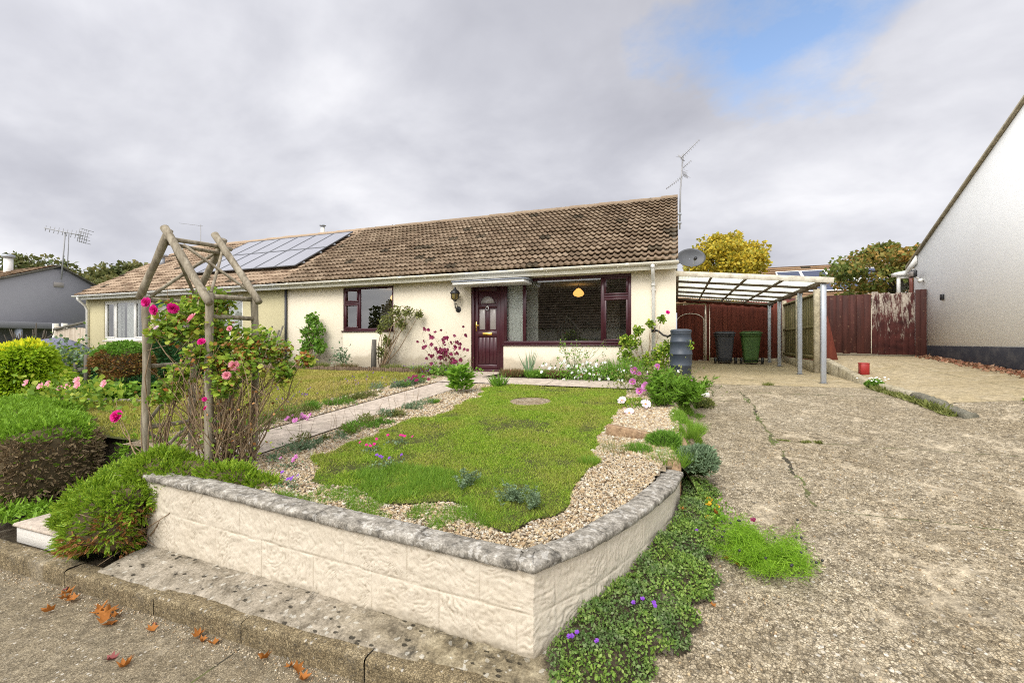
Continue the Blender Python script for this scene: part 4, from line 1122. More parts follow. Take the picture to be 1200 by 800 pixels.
for k in range(12): rim.beam((P[k][0], yd + .004, P[k][1]), (P[k + 1][0], yd + .004, P[k + 1][1]), .02, .022)
rim.beam((DC - .21, yd + .004, 1.665), (DC + .21, yd + .004, 1.665), .02, .022)
rim.build('light_moulding', M['maroon'], dl)
for s in (-1, 1):
    MB().box(DC + s * .145 - .075, DC + s * .145 + .075, yd + .010, yd + .019, 1.03, 1.53).build('side_light', M['frost'], dl)
MB().box(DC - .13, DC + .13, yd - .012, yd + .002, .88, .955, .006).box(DC - .11, DC + .11, yd - .018, yd - .012, .9, .935, .004).build('letterbox', M['gold'], dl)
MB().box(DC - .32, DC - .285, yd - .01, yd + .001, .98, 1.22, .005).tube([(DC - .302, yd - .01, 1.13), (DC - .302, yd - .05, 1.13), (DC - .2, yd - .055, 1.13)], .011, 8).build('handle', M['gold'], dl)
MB().lathe([(0.002, -.01), (.03, -.008), (.034, .012), (.018, .02), (.002, .03)], (DC, yd, 1.60), 14, 'y').tube([(DC + math.sin(t) * .035, yd - .02, 1.55 - math.cos(t) * .05) for t in np.linspace(0, 2 * PI, 15)], .008, 6).build('knocker', M['chrome'], dl)
# flat canopy over the door
c_ = MB().box(-5.06, -3.24, 9.62, FY + .01, 2.165, 2.215, .006).box(-5.05, -3.25, 9.60, FY, 2.085, 2.163, .006)
can = MB().box(-5.06, -3.24, 9.64, FY + .01, 2.085, 2.15, .006).build('door_canopy', M['white'], H)
MB().prism([(9.62, 2.152), (9.62, 2.18), (10.24, 2.235), (10.24, 2.152)], -5.08, -3.22, 'x').build('lead_cover', M['lead'], can)

# rooms seen through the glass
rm = MB()
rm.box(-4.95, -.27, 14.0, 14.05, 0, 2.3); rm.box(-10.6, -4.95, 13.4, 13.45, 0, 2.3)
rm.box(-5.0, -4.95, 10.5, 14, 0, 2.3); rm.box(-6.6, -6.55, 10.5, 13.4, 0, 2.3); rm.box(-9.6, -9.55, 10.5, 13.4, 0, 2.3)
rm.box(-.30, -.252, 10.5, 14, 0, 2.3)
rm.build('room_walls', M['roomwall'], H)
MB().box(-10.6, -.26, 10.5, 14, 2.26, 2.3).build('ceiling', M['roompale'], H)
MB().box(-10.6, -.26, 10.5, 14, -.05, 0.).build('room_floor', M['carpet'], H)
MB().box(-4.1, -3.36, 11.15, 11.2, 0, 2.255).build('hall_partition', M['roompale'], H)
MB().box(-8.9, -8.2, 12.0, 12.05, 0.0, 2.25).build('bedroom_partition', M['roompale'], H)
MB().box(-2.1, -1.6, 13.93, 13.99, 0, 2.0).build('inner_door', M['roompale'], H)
for (x, y, lb) in ((-2.45, 11.88, 'round glowing pendant lamp behind the large living room window'), (-7.75, 11.2, 'glowing pendant lamp behind the small bedroom window')):
    L_ = thing('pendant_lamp', lb, 'lamp', (x, y, 1.95), 'lit ceiling lamps inside the bungalow')
    MB().lathe([(.002, .16), (.05, .14), (.13, .06), (.15, .0), (.11, -.05), (.03, -.075), (.002, -.078)], (x, y, 2.0), 20).build('lamp_shade', M['lampglow'], L_, smooth=True)
    MB().tube([(x, y, 2.15), (x, y, 2.26)], .008, 6).build('cord', M['black'], L_)
vc = MB(); xs = np.linspace(-3.93, -3.50, 40)  # added pale sheet for the inner wall, set near the glass to catch light
V = np.concatenate([np.stack([xs, 10.42 + .010 * np.sin(xs * 70), np.full(40, z)], 1) for z in (.1, 2.2)]); i = np.arange(39)
tag(np_obj('curtain', V, [np.stack([i, i + 1, i + 41, i + 40], 1)], M['curtain'], smooth=True), 'pale sheet added behind the narrow pane beside the front door to catch light', 'curtain')

# wall lantern
L_ = thing('wall_lantern', 'black and amber coach lantern on the cream wall beside the front door', 'lantern', (-5.2, FY, 1.6))
lx, ly, lz = -5.2, 10.05, 1.76
MB().lathe([(.035, 0), (.10, .05), (.105, .17)], (lx, ly, lz), 6).build('lantern_glass', new_mat('amber_glass', .2, (.22, .17, .06), spec=.6)[0], L_)
cage = MB()
for k in range(6):
    t_ = k / 6 * 2 * PI; cc, ss = math.cos(t_), math.sin(t_)
    cage.tube([(lx + cc * .037, ly + ss * .037, lz), (lx + cc * .104, ly + ss * .104, lz + .05), (lx + cc * .109, ly + ss * .109, lz + .17)], .008, 5)
cage.lathe([(.002, -.03), (.04, -.02), (.045, .005), (.02, .01)], (lx, ly, lz), 12)
cage.build('lantern_frame', M['black'], L_)
MB().lathe([(.125, .165), (.128, .18), (.095, .235), (.05, .27), (.03, .29), (.032, .31), (.012, .335), (.002, .36)], (lx, ly, lz), 14).build('lantern_roof', M['black'], L_, smooth=True)
arm = MB().tube([(lx, ly, lz - .02), (lx, ly, lz - .1), (lx, ly + .02, lz - .18), (lx, ly + .08, lz - .22), (lx, FY - .01, lz - .2)], .014, 8)
arm.tube([(lx, ly + .02, lz - .1), (lx, ly + .09, lz - .08), (lx, ly + .13, lz - .13), (lx, ly + .1, lz - .17)], .009, 6)
arm.lathe([(.002, .03), (.05, .025), (.075, .005), (.08, 0)], (lx, FY, lz - .22), 14, 'y')
arm.build('bracket', M['black'], L_)

# satellite dish on the gable
D_ = thing('satellite_dish', 'dark grey oval satellite dish on the bungalow gable above the carport', 'dish', (0, 11.3, 2.5))
th = np.linspace(0, 2 * PI, 33)[:-1]; rr = np.linspace(0, 1, 8)
aim = unit(np.array([.22, -.95, .22])); ux = unit(np.cross(aim, [0, 0, 1.])); uz = np.cross(ux, aim)
dc = np.array([.33, 11.1, 2.66])
def dishp(r, t, back=0.): return dc + ux * (r * math.cos(t) * .32) + uz * (r * math.sin(t) * .225) + aim * (.075 * r * r - .075 - back)
V = [dishp(r, t) for r in rr for t in th] + [dishp(r, t, .006) for r in rr for t in th]
k = 32; i = np.arange(7)[:, None] * k; j = np.arange(k)[None]; j2 = (j + 1) % k
Q = np.stack([i + j, i + j2, i + k + j2, i + k + j], -1).reshape(-1, 4)
rimq = np.stack([7 * k + j[0], 7 * k + j2[0], 15 * k + j2[0], 15 * k + j[0]], 1)
np_obj('reflector', np.array(V), [Q, Q[:, ::-1] + 8 * k, rimq], M['dishgrey'], D_, smooth=True)
lnb = dc + aim * .30 - uz * .16
MB().tube([dc - uz * .23 - aim * .02, dc - uz * .25 + aim * .12, lnb], .011, 6).build('feed_arm', M['galv'], D_)
MB().tube([lnb - aim * .02, lnb + aim * .05], .035, 10).tube([lnb, lnb - aim * .05], .022, 10).build('receiver_head', M['black'], D_)
MB().tube([dc - aim * .08, (.2, 11.28, 2.62), (.1, 11.3, 2.6), (.0, 11.3, 2.55)], .02, 8).box(-.002, .02, 11.22, 11.38, 2.45, 2.65).build('wall_bracket', M['galv'], D_)

# tall television aerial on the gable end
def aerial(parts_parent, mast, r=.018, m=None):
    MB().tube(mast, r, 8).build('mast', m or M['aerial'], parts_parent)
def yagi(parent, a, b, n, ln, ex=(0, 0, 1.), r=.006, refl=True):
    """boom a->b with n crossed elements; the mesh reflector sits at a"""
    a = np.array(a, float); b = np.array(b, float); d = unit(b - a); ex = unit(np.cross(np.cross(d, np.array(ex, float)), d))
    mb = MB().tube([a, b], r * 1.4, 6)
    for k in range(n):
        p_ = a + (b - a) * (k + .7) / n; l2 = ln * (1 - .35 * k / n)
        mb.tube([p_ - ex * l2 / 2, p_ + ex * l2 / 2], r * .7, 5)
    if refl:
        ey = np.cross(d, ex)
        q = r / .006 * .085
        for s in (-1, -.5, 0, .5, 1):
            mb.tube([a - d * abs(s) * q * .6 + ex * s * q * 1.3 - ey * q * 1.5, a - d * abs(s) * q * .6 + ex * s * q * 1.3 + ey * q * 1.5], r * .7, 5)
            mb.tube([a + ey * s * q - ex * q * 1.4, a + ey * s * q + ex * q * 1.4], r * .7, 5)
    return mb.build('aerial_array', M['aerial'], parent)
A_ = thing('tv_aerial', 'tall aerial mast with stacked arrays at the gable end of the bungalow', 'aerial', (.1, 13.5, 4.0), 'television aerials on the roofs')
aerial(A_, [(.10, 13.5, 3.9), (.12, 13.5, 5.0), (.19, 13.5, 6.0)], .022)
for z in (4.05, 4.3): MB().box(-.01, .15, 13.46, 13.54, z, z + .05).build('wall_bracket', M['galv'], A_)
yagi(A_, (.14, 13.45, 5.88), (.60, 13.2, 6.22), 9, .13, (1, 0, -1))
yagi(A_, (.24, 13.5, 5.42), (-.26, 13.4, 5.04), 10, .12, (1, 0, 1))
yagi(A_, (.17, 13.5, 5.60), (.40, 13.4, 5.76), 5, .1, (1, 0, -1), refl=False)

# ------------------------------------------------------------------ the adjoining bungalow
N_ = thing('bungalow', 'dull olive cream bungalow with white windows and mossy roof joined on the left', 'house', (-15.8, 10.24, 0), 'semi-detached pair of bungalows')
xl = -20.7
holes = [(-13.85, -12.7, .95, 2.2), (-19.62, -17.3, .78, 2.2), (-16.9, -16.0, 0.0, 2.15)]
fixn(wall_holes(MB(), xl, -10.872, -.12, 2.30, FY + .003, FY + .26, holes).build('front_wall', M['cream_n'], N_))
fixn(MB().prism(gab, xl, xl + .25, 'x').build('gable_wall', M['cream_n'], N_))
MB().box(xl + .25, -10.9, 17.3, 17.55, -.1, 2.4).build('rear_wall', M['cream_n'], N_)
MB().box(xl - .03, -10.87, 9.965, 9.985, 2.25, 2.40, .003).build('fascia', M['white'], N_)
MB().box(xl - .03, -10.87, 9.987, FY + .02, 2.303, 2.318, .002).build('soffit', M['white'], N_)
tiled_roof('roof', xl - .05, -10.885, EV, RG, M['tile_n'], N_, seed=8, res=.0375, rh=.03, lift=.04)
ridge_tiles(xl - .05, -10.885, RG[0], RG[1] + .04, M['tile_n'], N_)
np_obj('rear_roof', np.array([[xl, 13.9, 4.9], [-10.88, 13.9, 4.9], [-10.88, 17.9, 2.35], [xl, 17.9, 2.35]]), [np.array([[0, 1, 2, 3]])], M['tile_n'], N_)
gutter(N_, xl - .06, -10.885, 9.895, 2.40, M['white'])
MB().tube([(-20.5, 9.9, 2.36), (-20.5, 9.92, 2.25), (-20.5, 10.12, 2.05), (-20.5, 10.18, 1.9), (-20.5, 10.18, 0)], .04, 10).build('downpipe', M['white'], N_)
MB().tube([(-10.9, 10.2, 2.35), (-10.9, 10.2, 0)], .034, 10).build('downpipe', M['bingrey'], N_)
window(N_, -13.85, -12.7, .95, 2.2, FY + .03, [(-13.85, -12.7, [], False)], M['white'], fw=.07)
window(N_, -19.62, -17.3, .78, 2.2, FY + .03, [(-19.62, -19.0, [], True), (-19.0, -17.95, [], False), (-17.95, -17.3, [], True)], M['white'], fw=.08)
dn = MB().box(-16.9, -16.0, FY + .06, FY + .11, 0, 2.15).build('front_door', new_mat('teal_paint', .4, (.02, .12, .12))[0], N_)
MB().box(-16.75, -16.15, FY + .05, FY + .062, 1.2, 1.95).build('door_light', M['frost'], dn)
MB().box(-20.4, -10.95, 12.2, 12.25, 0, 2.3).box(-15, -14.95, 10.55, 12.2, 0, 2.3).build('room_walls', M['roomwall'], N_)
MB().box(-20.4, -10.95, 10.55, 12.2, 2.26, 2.3).build('ceiling', M['roompale'], N_)
for (a, b, lb) in ((-19.5, -18.9, 'leftmost pale curtain behind the white bay of the olive bungalow'), (-18.75, -18.05, 'pale curtain in the middle pane of the olive bungalow window'), (-13.75, -12.8, 'white net curtain in the olive bungalow window behind the rose arch')):
    xs = np.linspace(a, b, 50); yy = 10.5 + .025 * np.sin(xs * 60)
    V = np.concatenate([np.stack([xs, yy, np.full(50, z)], 1) for z in (.8, 2.15)]); i = np.arange(49)
    tag(np_obj('curtain', V, [np.stack([i, i + 1, i + 51, i + 50], 1)], M['curtain'], smooth=True), lb, 'curtain')
# flue and aerial behind the ridge, vent on the slope
t = thing('flue_pipe', 'slim cream flue pipe with a cap behind the ridge above the solar panels', 'flue', (-13.62, 14.6, 4.4))
MB().tube([(-13.62, 14.6, 4.35), (-13.62, 14.6, 5.42)], .075, 14).build('pipe', M['creamtrim'], t, smooth=True)
MB().lathe([(.002, .10), (.06, .1), (.13, .07), (.13, .05), (.08, .04), (.08, -.03)], (-13.62, 14.6, 5.43), 14).build('cap', M['galv'], t)
t = thing('roof_vent', 'small grey metal vent cowl on the mossy roof beside the rose arch', 'vent', (-19.6, 12.2, 3.85))
MB().tube([(-19.6, 12.2, 3.75), (-19.6, 12.2, 4.15)], .1, 12).build('pipe', M['galv'], t)
MB().lathe([(.002, .2), (.1, .19), (.2, .12), (.2, .06), (.11, .05), (.11, 0)], (-19.6, 12.2, 4.12), 14).build('cap', M['galv'], t)
t = thing('tv_aerial', 'small aerial on a thin mast behind the ridge above the rose arch', 'aerial', (-22.06, 15.5, 5.0), 'television aerials on the roofs')
aerial(t, [(-22.06, 15.5, 4.6), (-22.06, 15.5, 6.5)], .02)
yagi(t, (-21.9, 15.5, 6.42), (-23.6, 15.5, 6.72), 12, .16, (0, 1, 0), refl=False)

# solar panels: six columns, two rows, lying on the tiles of the left half
dirv = np.array([0, RG[0] - EV[0], RG[1] - EV[1]]); LR = np.linalg.norm(dirv); dirv /= LR
nv = np.array([0, -dirv[2], dirv[1]])
SA = thing('solar_array', 'dark glossy solar panels in two rows on the left half of the roof', 'solar array', (-13.6, 11.6, 3.5))
org = np.array([0, EV[0], EV[1]])
def rp(x, v, h): return np.array([x, 0, 0]) + org + dirv * v + nv * h
x1 = -11.08; pw, ph_ = .865, 1.55; v00 = 1.03
for c_ in range(6):
    for q in range(2):
        xa = x1 - (c_ + 1) * pw + .012; xb = x1 - c_ * pw - .012; va = v00 + q * (ph_ + .03); vb = va + ph_
        f = MB()
        for (a, b) in (((xa, va), (xb, va)), ((xb, va), (xb, vb)), ((xb, vb), (xa, vb)), ((xa, vb), (xa, va))):
            f.beam(rp(a[0], a[1], .14), rp(b[0], b[1], .14), .03, .04, .003, up=nv)
        o = f.build('solar_panel', M['dishgrey'], SA)
        P = np.array([rp(xa, va, .15), rp(xb, va, .15), rp(xb, vb, .15), rp(xa, vb, .15)])
        np_obj('cells', P, [np.array([[0, 1, 2, 3]])], M['solar'], o, uv=np.array([[0, 0], [6, 0], [6, 10], [0, 10]]))
mb = MB()
for v in (v00 + .35, v00 + 1.2, v00 + 1.95, v00 + 2.8): mb.beam(rp(x1 + .06, v, .09), rp(x1 - 6 * pw - .06, v, .09), .035, .035, up=nv)
mb.build('mounting_rail', M['galv'], SA)
# ------------------------------------------------------------------ carport
CP = thing('carport', 'lean-to carport with a translucent sheet roof on grey steel posts', 'carport', (1.5, 13.5, -.1))
CX = 2.86
def czr(x): return 2.27 - (x / 2.95) * .29        # roof underside height
for y in (10.9, 12.78, 15.1, 16.6):
    b_ = MB().box(CX - .045, CX + .045, y - .045, y + .045, float(zd(0, y)) - .02, 1.92, .008).build('post', M['galv'], CP)
    MB().box(CX - .07, CX + .07, y - .07, y + .07, float(zd(0, y)) - .01, float(zd(0, y)) + .012).build('base_plate', M['greywood'], b_)
fixn(MB().beam((0.002, 10.82, czr(0) + .0), (3.02, 10.82, czr(3.02)), .035, .115).build('fascia_board', paint_mat('peeling_white_timber', (.62, .58, .48), .7, .8, (.2, .15, .1), 7, .2), CP))
MB().box(CX - .04, CX + .05, 10.84, 16.75, 1.915, 2.0, .004).build('side_beam', M['beam'], CP)
MB().box(.002, .06, 10.84, 16.9, 2.12, 2.24, .004).build('wall_plate', M['beam'], CP)
for y in (11.9, 13.1, 14.3, 15.5, 16.7):
    MB().beam((.06, y, czr(.06) - .045), (3.0, y, czr(3.0) - .045), .045, .055).build('purlin', M['beam'], CP)
for x in (.75, 1.45, 2.15):
    MB().beam((x, 10.84, czr(x) - .02), (x, 16.75, czr(x) - .02), .04, .05).build('rafter', M['beam'], CP)
xs = np.linspace(.0, 3.06, 160); ys = np.linspace(10.80, 16.9, 30)
X, Y = np.meshgrid(xs, ys); Zr = czr(X) + .045 + .012 * np.sin(X / .076 * 2 * PI)
V = np.stack([X, Y, Zr], -1).reshape(-1, 3); i = (np.arange(29)[:, None] * 160 + np.arange(159)[None]).ravel()
np_obj('roof_sheet', V, [np.stack([i, i + 1, i + 161, i + 160], 1)], M['sheet'], CP, smooth=True)
# scalloped strip across the back
xs = np.linspace(.06, 3., 130); top = czr(xs) - .02; bot = top - .10 - .035 * np.abs(np.sin(xs / .3 * PI))
V = np.concatenate([np.stack([xs, np.full(130, 16.8), bot], 1), np.stack([xs, np.full(130, 16.8), top], 1), np.stack([xs, np.full(130, 16.82), bot], 1), np.stack([xs, np.full(130, 16.82), top], 1)])
i = np.arange(129)
np_obj('scalloped_trim', V, [np.stack([i, i + 1, i + 131, i + 130], 1), np.stack([i + 260, i + 390, i + 391, i + 261], 1), np.stack([i, i + 260, i + 261, i + 1], 1)], M['maroonwood'], CP)

# ------------------------------------------------------------------ fences and gates
def boards(mb, p0, p1, z0, z1, w=.14, th_=.02, gap=.006, jit=.012, seed=1, ragged=0.):
    r = np.random.default_rng(seed); gap = min(gap, .0) - .006
    p0 = np.array(p0, float); p1 = np.array(p1, float); L = np.linalg.norm(p1 - p0); d = (p1 - p0) / L; n = np.array([d[1], -d[0]])
    k = int(L / w)
    for i in range(k):
        a = p0 + d * (i * L / k + gap / 2); b = p0 + d * ((i + 1) * L / k - gap / 2)
        o = n * ((i % 2) * .011 + r.uniform(0, .004)); c = (a + b) / 2 + o; zt = z1 + r.uniform(-jit, jit) - ragged * r.random()
        R = np.array([[d[0], -n[0], 0], [d[1], -n[1], 0], [0, 0, 1]]); hw = (L / k - gap) / 2
        mb.box(-hw, hw, -th_ / 2, th_ / 2, z0 + r.uniform(0, .02), zt, .003, M=lambda V: V @ R.T + np.array([c[0], c[1], 0]))
    return mb
F_ = thing('back_fence', 'dark maroon board fence closing the back of the carport', 'fence', (2.0, 17.1, 0))
boards(MB(), (1.12, 17.1), (3.7, 17.1), .12, 2.03, .13).build('boards', M['maroonwood'], F_)
MB().box(1.12, 3.7, 17.12, 17.18, .5, .6).box(1.12, 3.7, 17.12, 17.18, 1.6, 1.7).build('rails', M['maroonwood'], F_)
MB().box(1.0, 1.1, 17.04, 17.14, 0, 2.06).build('post', M['maroonwood'], F_)
MB().box(1.12, 3.6, 17.06, 17.1, -.02, .17).build('gravel_board', M['concpost'], F_)
G_ = thing('side_gate', 'dark maroon arched side gate with pale trim at the back of the carport', 'gate', (.5, 17.08, 0))
gp = boards(MB(), (.04, 17.1), (.95, 17.1), .06, 2.03, .11, seed=4).build('gate_leaf', M['maroonwood'], G_)
a = np.linspace(.0, PI, 15)
arc = [(.48 + math.cos(t) * .44, 17.065, 1.46 + math.sin(t) * .26) for t in a]
MB().tube([(.92, 17.065, .06)] + arc, .012, 6).build('trim', M['creamtrim'], gp)
MB().box(.96, .985, 17.05, 17.1, .03, 1.7).build('gate_post', M['palewood'], G_)
# mossy panel fence along the side of the carport
F_ = thing('panel_fence', 'mossy green wooden panel fence with pale concrete posts beside the carport', 'fence', (3.3, 14.9, 0))
for y in (13.25, 15.05, 16.85):
    MB().box(3.27, 3.39, y - .05, y + .05, -.1, 2.06, .012).build('post', M['concpost'], F_)
for (a, b) in ((13.3, 15.0), (15.1, 16.8)):
    o = boards(MB(), (3.33, a), (3.33, b), .25, 1.92, .12, .018, 0, .004, 6).build('panel', M['greenwood'], F_)
    MB().box(3.285, 3.318, a, b, .32, .38).box(3.285, 3.318, a, b, 1.08, 1.14).box(3.28, 3.37, a, b, 1.9, 1.95).build('rails', M['greenwood'], o)
    MB().box(3.30, 3.36, a, b, -.05, .24).build('gravel_board', M['concpost'], F_)
t = tag(MB().beam((3.72, 13.45, .06), (3.48, 13.5, 1.35), .32, .022, up=(0, 1, 0)).build('leaning_board', M['maroonwood']), 'dark brown board leaning against the fence post behind the carport', 'board')
# brown gates across the neighbour's drive
G_ = thing('driveway_gate', 'pair of tall brown board gates with flaking paint beside the white house', 'gate', (4.9, 14.45, .3))
l1 = boards(MB(), (3.46, 14.45), (4.86, 14.45), .40, 1.98, .155, .024, .004, .006, 7).build('gate_leaf', M['scuff'], G_)
MB().box(3.5, 4.84, 14.465, 14.51, .6, .7).box(3.5, 4.84, 14.465, 14.51, 1.7, 1.8).build('rails', M['scuff'], l1)
l2 = boards(MB(), (4.88, 14.44), (5.78, 14.42), .38, 2.02, .115, .024, .012, .03, 8, .03).build('gate_leaf', M['peel'], G_)
l2['label'] = 'right gate leaf with pale peeling paint'
MB().box(4.9, 5.76, 14.46, 14.5, .6, .7).box(4.9, 5.76, 14.46, 14.5, 1.7, 1.8).build('rails', M['peel'], l2)
boards(MB(), (5.79, 14.40), (5.99, 14.34), .36, 2.06, .1, .03, .002, .003, 9).build('fixed_panel', M['scuff'], G_)

# low kerb wall between the two drives
r_ = np.random.default_rng(3)
K_ = thing('dividing_kerb', 'low weathered concrete kerb wall dividing the two drives', 'kerb', (3.6, 10.5, -.1))
ys = np.concatenate([np.arange(7.75, 9.6, .62), np.arange(9.65, 14.3, .9)])
for k in range(len(ys) - 1):
    ya, yb = ys[k], ys[k + 1] - .012
    n_ = 14; yy = np.linspace(ya, yb, n_)
    xc = 3.60 + .12 * smooth01((9.5 - yy) / 1.7)
    prof = [(-.085, -.25), (-.08, .02), (-.06, .06), (-.02, .075), (.04, .072), (.075, .05), (.08, .02), (.08, -.25)]
    V = []
    for q in range(n_):
        zb = float(zn(3.6, yy[q])) - .0 if yy[q] > 8 else float(zd(3.6, yy[q])) + .02
        for (ox, oz) in prof: V.append([xc[q] + ox + r_.normal(0, .006), yy[q], max(zb, float(zd(0, yy[q])) + .04) + oz * (.55 if oz > 0 else 1.) + r_.normal(0, .006)])
    m_ = len(prof); i = np.arange(n_ - 1)[:, None] * m_; j = np.arange(m_ - 1)[None]
    Q = np.stack([i + j, i + j + 1, i + m_ + j + 1, i + m_ + j], -1).reshape(-1, 4)
    fixn(np_obj('kerb_block', np.array(V), [Q, np.array([np.arange(m_)]), np.array([np.arange(m_) + (n_ - 1) * m_])], M['concpost'] if k > 1 else M['block'], K_))
# red tin
t = thing('red_container', 'small battered red square tin standing on the kerb by the right hand drive', 'container', (3.78, 11.6, 0))
zr = float(zn(3.78, 11.6))
MB().box(3.70, 3.86, 11.52, 11.68, zr - .01, zr + .24, .015).build('body', M['red'], t)
MB().box(3.695, 3.865, 11.515, 11.685, zr + .225, zr + .245, .008).build('rim', M['red'], t)

# ------------------------------------------------------------------ bins and water butt
def bin_(x, y, m, label, rz):
    z = float(zd(x, y)) + .006
    T = thing('wheelie_bin', label, 'wheelie bin', (x, y, z), 'wheelie bins in the carport')
    w0, w1, d0, d1, h = .2, .275, .24, .33, .94
    c, s = math.cos(rz), math.sin(rz); R = np.array([[c, -s, 0], [s, c, 0], [0, 0, 1]])
    tr = lambda V: np.asarray(V) @ R.T + np.array([x, y, z])
    rows = [(w0, d0, .04), (w0 + .01, d0 + .012, .2), (w1 - .012, d1 - .015, .82), (w1 - .01, d1 - .01, .86), (w1 + .012, d1 + .012, .865), (w1 + .012, d1 + .012, .93), (w1, d1, .94)]
    V = []; nn_ = 20
    for (a, b, zz_) in rows:
        for q in range(nn_):
            t_ = q / nn_ * 2 * PI; cc, ss = math.cos(t_), math.sin(t_)
            V.append((a * np.sign(cc) * abs(cc) ** .28, b * np.sign(ss) * abs(ss) ** .28, zz_))
    i = np.arange(len(rows) - 1)[:, None] * nn_; j = np.arange(nn_)[None]; j2 = (j + 1) % nn_
    Q = np.stack([i + j, i + j2, i + nn_ + j2, i + nn_ + j], -1).reshape(-1, 4)
    np_obj('body', tr(V), [Q, np.array([np.arange(nn_)[::-1]]), np.array([np.arange(nn_) + (len(rows) - 1) * nn_])], m, T)
    lid = MB(); 
    lid.box(-.3, .3, -.36, .35, .945, .985, .015, tr); lid.box(-.25, .25, -.3, .3, .985, 1.02, .03, tr)
    lo = lid.build('lid', m, T)
    MB().box(-.2, .2, .35, .39, .93, .97, .012, tr).build('handle', m, T)
    for sx in (-1, 1):
        a_, b_ = tr([[sx * .265, .26, .1]])[0], tr([[sx * .325, .26, .1]])[0]
        MB().tube([a_, b_], .1, 18).build('wheel', M['black'], T)
    MB().tube([tr([[-.3, .26, .1]])[0], tr([[.3, .26, .1]])[0]], .012, 8).build('axle', M['black'], T)
    return T
bin_(1.47, 16.0, M['bingrey'], 'charcoal grey wheelie bin with closed lid in the carport', PI + .03)
bin_(2.22, 15.95, M['bingreen'], 'green wheelie bin with closed lid in the carport', PI - .02)

zb = float(zd(.1, 9.35))
t = tag(MB().box(-.08, .34, 9.16, 9.56, zb - .02, zb + .235, .012).build('concrete_block', M['block']), 'mossy concrete block stand under the water butt', 'block')
W_ = thing('water_butt', 'blue grey plastic water butt on a concrete block at the house corner', 'water butt', (.09, 9.36, zb + .235))
zz0 = zb + .236
pr = [(.002, 0), (.165, 0), (.185, .02), (.198, .2), (.203, .205), (.203, .225), (.2, .23), (.208, .42), (.214, .425), (.214, .445), (.208, .45), (.2, .66), (.205, .665), (.205, .685), (.198, .69), (.185, .83), (.19, .835), (.19, .86), (.17, .865)]
MB().lathe(pr, (.09, 9.36, zz0), 32).build('barrel', M['bluegrey'], W_, smooth=True)
MB().lathe([(.192, .86), (.197, .87), (.197, .895), (.18, .91), (.12, .922), (.002, .925)], (.09, 9.36, zz0), 32).build('lid', M['bluegrey'], W_, smooth=True)
MB().tube([(.06, 9.16, zz0 + .1), (.06, 9.10, zz0 + .1)], .018, 8).box(.045, .075, 9.095, 9.125, zz0 + .06, zz0 + .14).build('tap', M['black'], W_)
MB().tube([(-.46, 10.14, .98), (-.35, 10.1, .95), (-.25, 9.9, .86), (-.15, 9.65, .83), (-.05, 9.5, .88)], .022, 8).tube([(-.46, 10.17, 1.03), (-.46, 10.17, .93)], .046, 12).build('filler_hose', M['black'], W_)
t = tag(MB().box(.18, .55, 8.42, 8.76, float(zd(0, 8.6)) - .01, float(zd(0, 8.6)) + .075, .018).build('stone_slab', M['whiterender']), 'white painted stone slab on the drive below the water butt', 'slab')

# ------------------------------------------------------------------ white house on the right
R_ = thing('white_house', 'white rendered gable of the house on the right with a black plinth', 'house', (6, 11, .3))
gy_ = [(5.4, -.3), (15.0, -.3), (15.0, 2.86), (10.2, 5.42), (5.4, 2.86)]
gy_ = [(a_, b_ + (.05 if b_ > 0 else 0)) for (a_, b_) in gy_]
fixn(MB().prism(gy_, 6.0, 6.3, 'x').build('gable_wall', M['whiterender'], R_))
MB().box(6.3, 15, 14.7, 14.995, -.2, 2.85).box(6.3, 15, 5.42, 5.7, -.2, 2.85).build('side_wall', M['whiterender'], R_)
MB().box(5.985, 6.01, 5.4, 15.01, -.4, .62, .003).build('plinth', M['plinth'], R_)
dr = np.array([0, -4.8, 2.56]); dr /= np.linalg.norm(dr)
tiled_roof('roof', 6.0, 15, (15.32, 2.75), (10.2, 5.5), M['tile_n'], R_, seed=12, res=.0375)
tiled_roof('roof', 6.0, 15, (5.08, 2.75), (10.2, 5.5), M['tile_n'], R_, seed=13, res=.05)
fixn(MB().prism([(15.36, 2.72), (15.36, 2.80), (10.2, 5.57), (5.1, 2.80), (5.1, 2.72), (10.2, 5.49)], 5.95, 6.02, 'x').build('verge_trim', M['concpost'], R_))
fixn(MB().prism([(15.36, 2.55), (15.36, 2.70), (14.8, 3.0), (14.8, 2.80)], 5.955, 5.995, 'x').build('bargeboard', M['white'], R_))
MB().box(5.96, 15, 15.0, 15.36, 2.56, 2.59).box(5.96, 15, 15.34, 15.37, 2.56, 2.70).build('eaves_box', M['white'], R_)
MB().tube([(5.97, 15.1, 2.5), (5.97, 15.06, 2.3), (5.97, 15.05, .3)], .045, 10).build('downpipe', paint_mat('brown_pipe', (.16, .045, .03), .4, .2), R_)
po = MB().box(5.83, 7.5, 15.55, 15.6, .3, 1.99).build('porch', M['white'], R_)
window(R_, 5.83, 6.6, 1.99, 2.56, 15.5, [(5.83, 6.6, [], False)], M['white'], fw=.07)
fixn(MB().prism([(5.78, 2.56), (6.8, 2.56), (6.8, 2.86), (5.78, 2.66)], 15.46, 15.75, 'y').build('porch_roof', M['white'], po))
FL = thing('floodlight', 'small black framed floodlight on the corner of the white house', 'floodlight', (5.95, 14.7, 2.45))
MB().box(5.78, 5.86, 14.45, 14.75, 2.4, 2.58, .02).build('housing', M['black'], FL)
MB().box(5.772, 5.782, 14.475, 14.725, 2.425, 2.555, .003).build('lens', M['frost'], FL)
MB().tube([(5.86, 14.6, 2.42), (5.95, 14.6, 2.35), (6.0, 14.6, 2.35)], .02, 8).tube([(5.98, 14.52, 2.33), (5.9, 14.5, 2.28)], .045, 10).build('bracket', M['white'], FL)
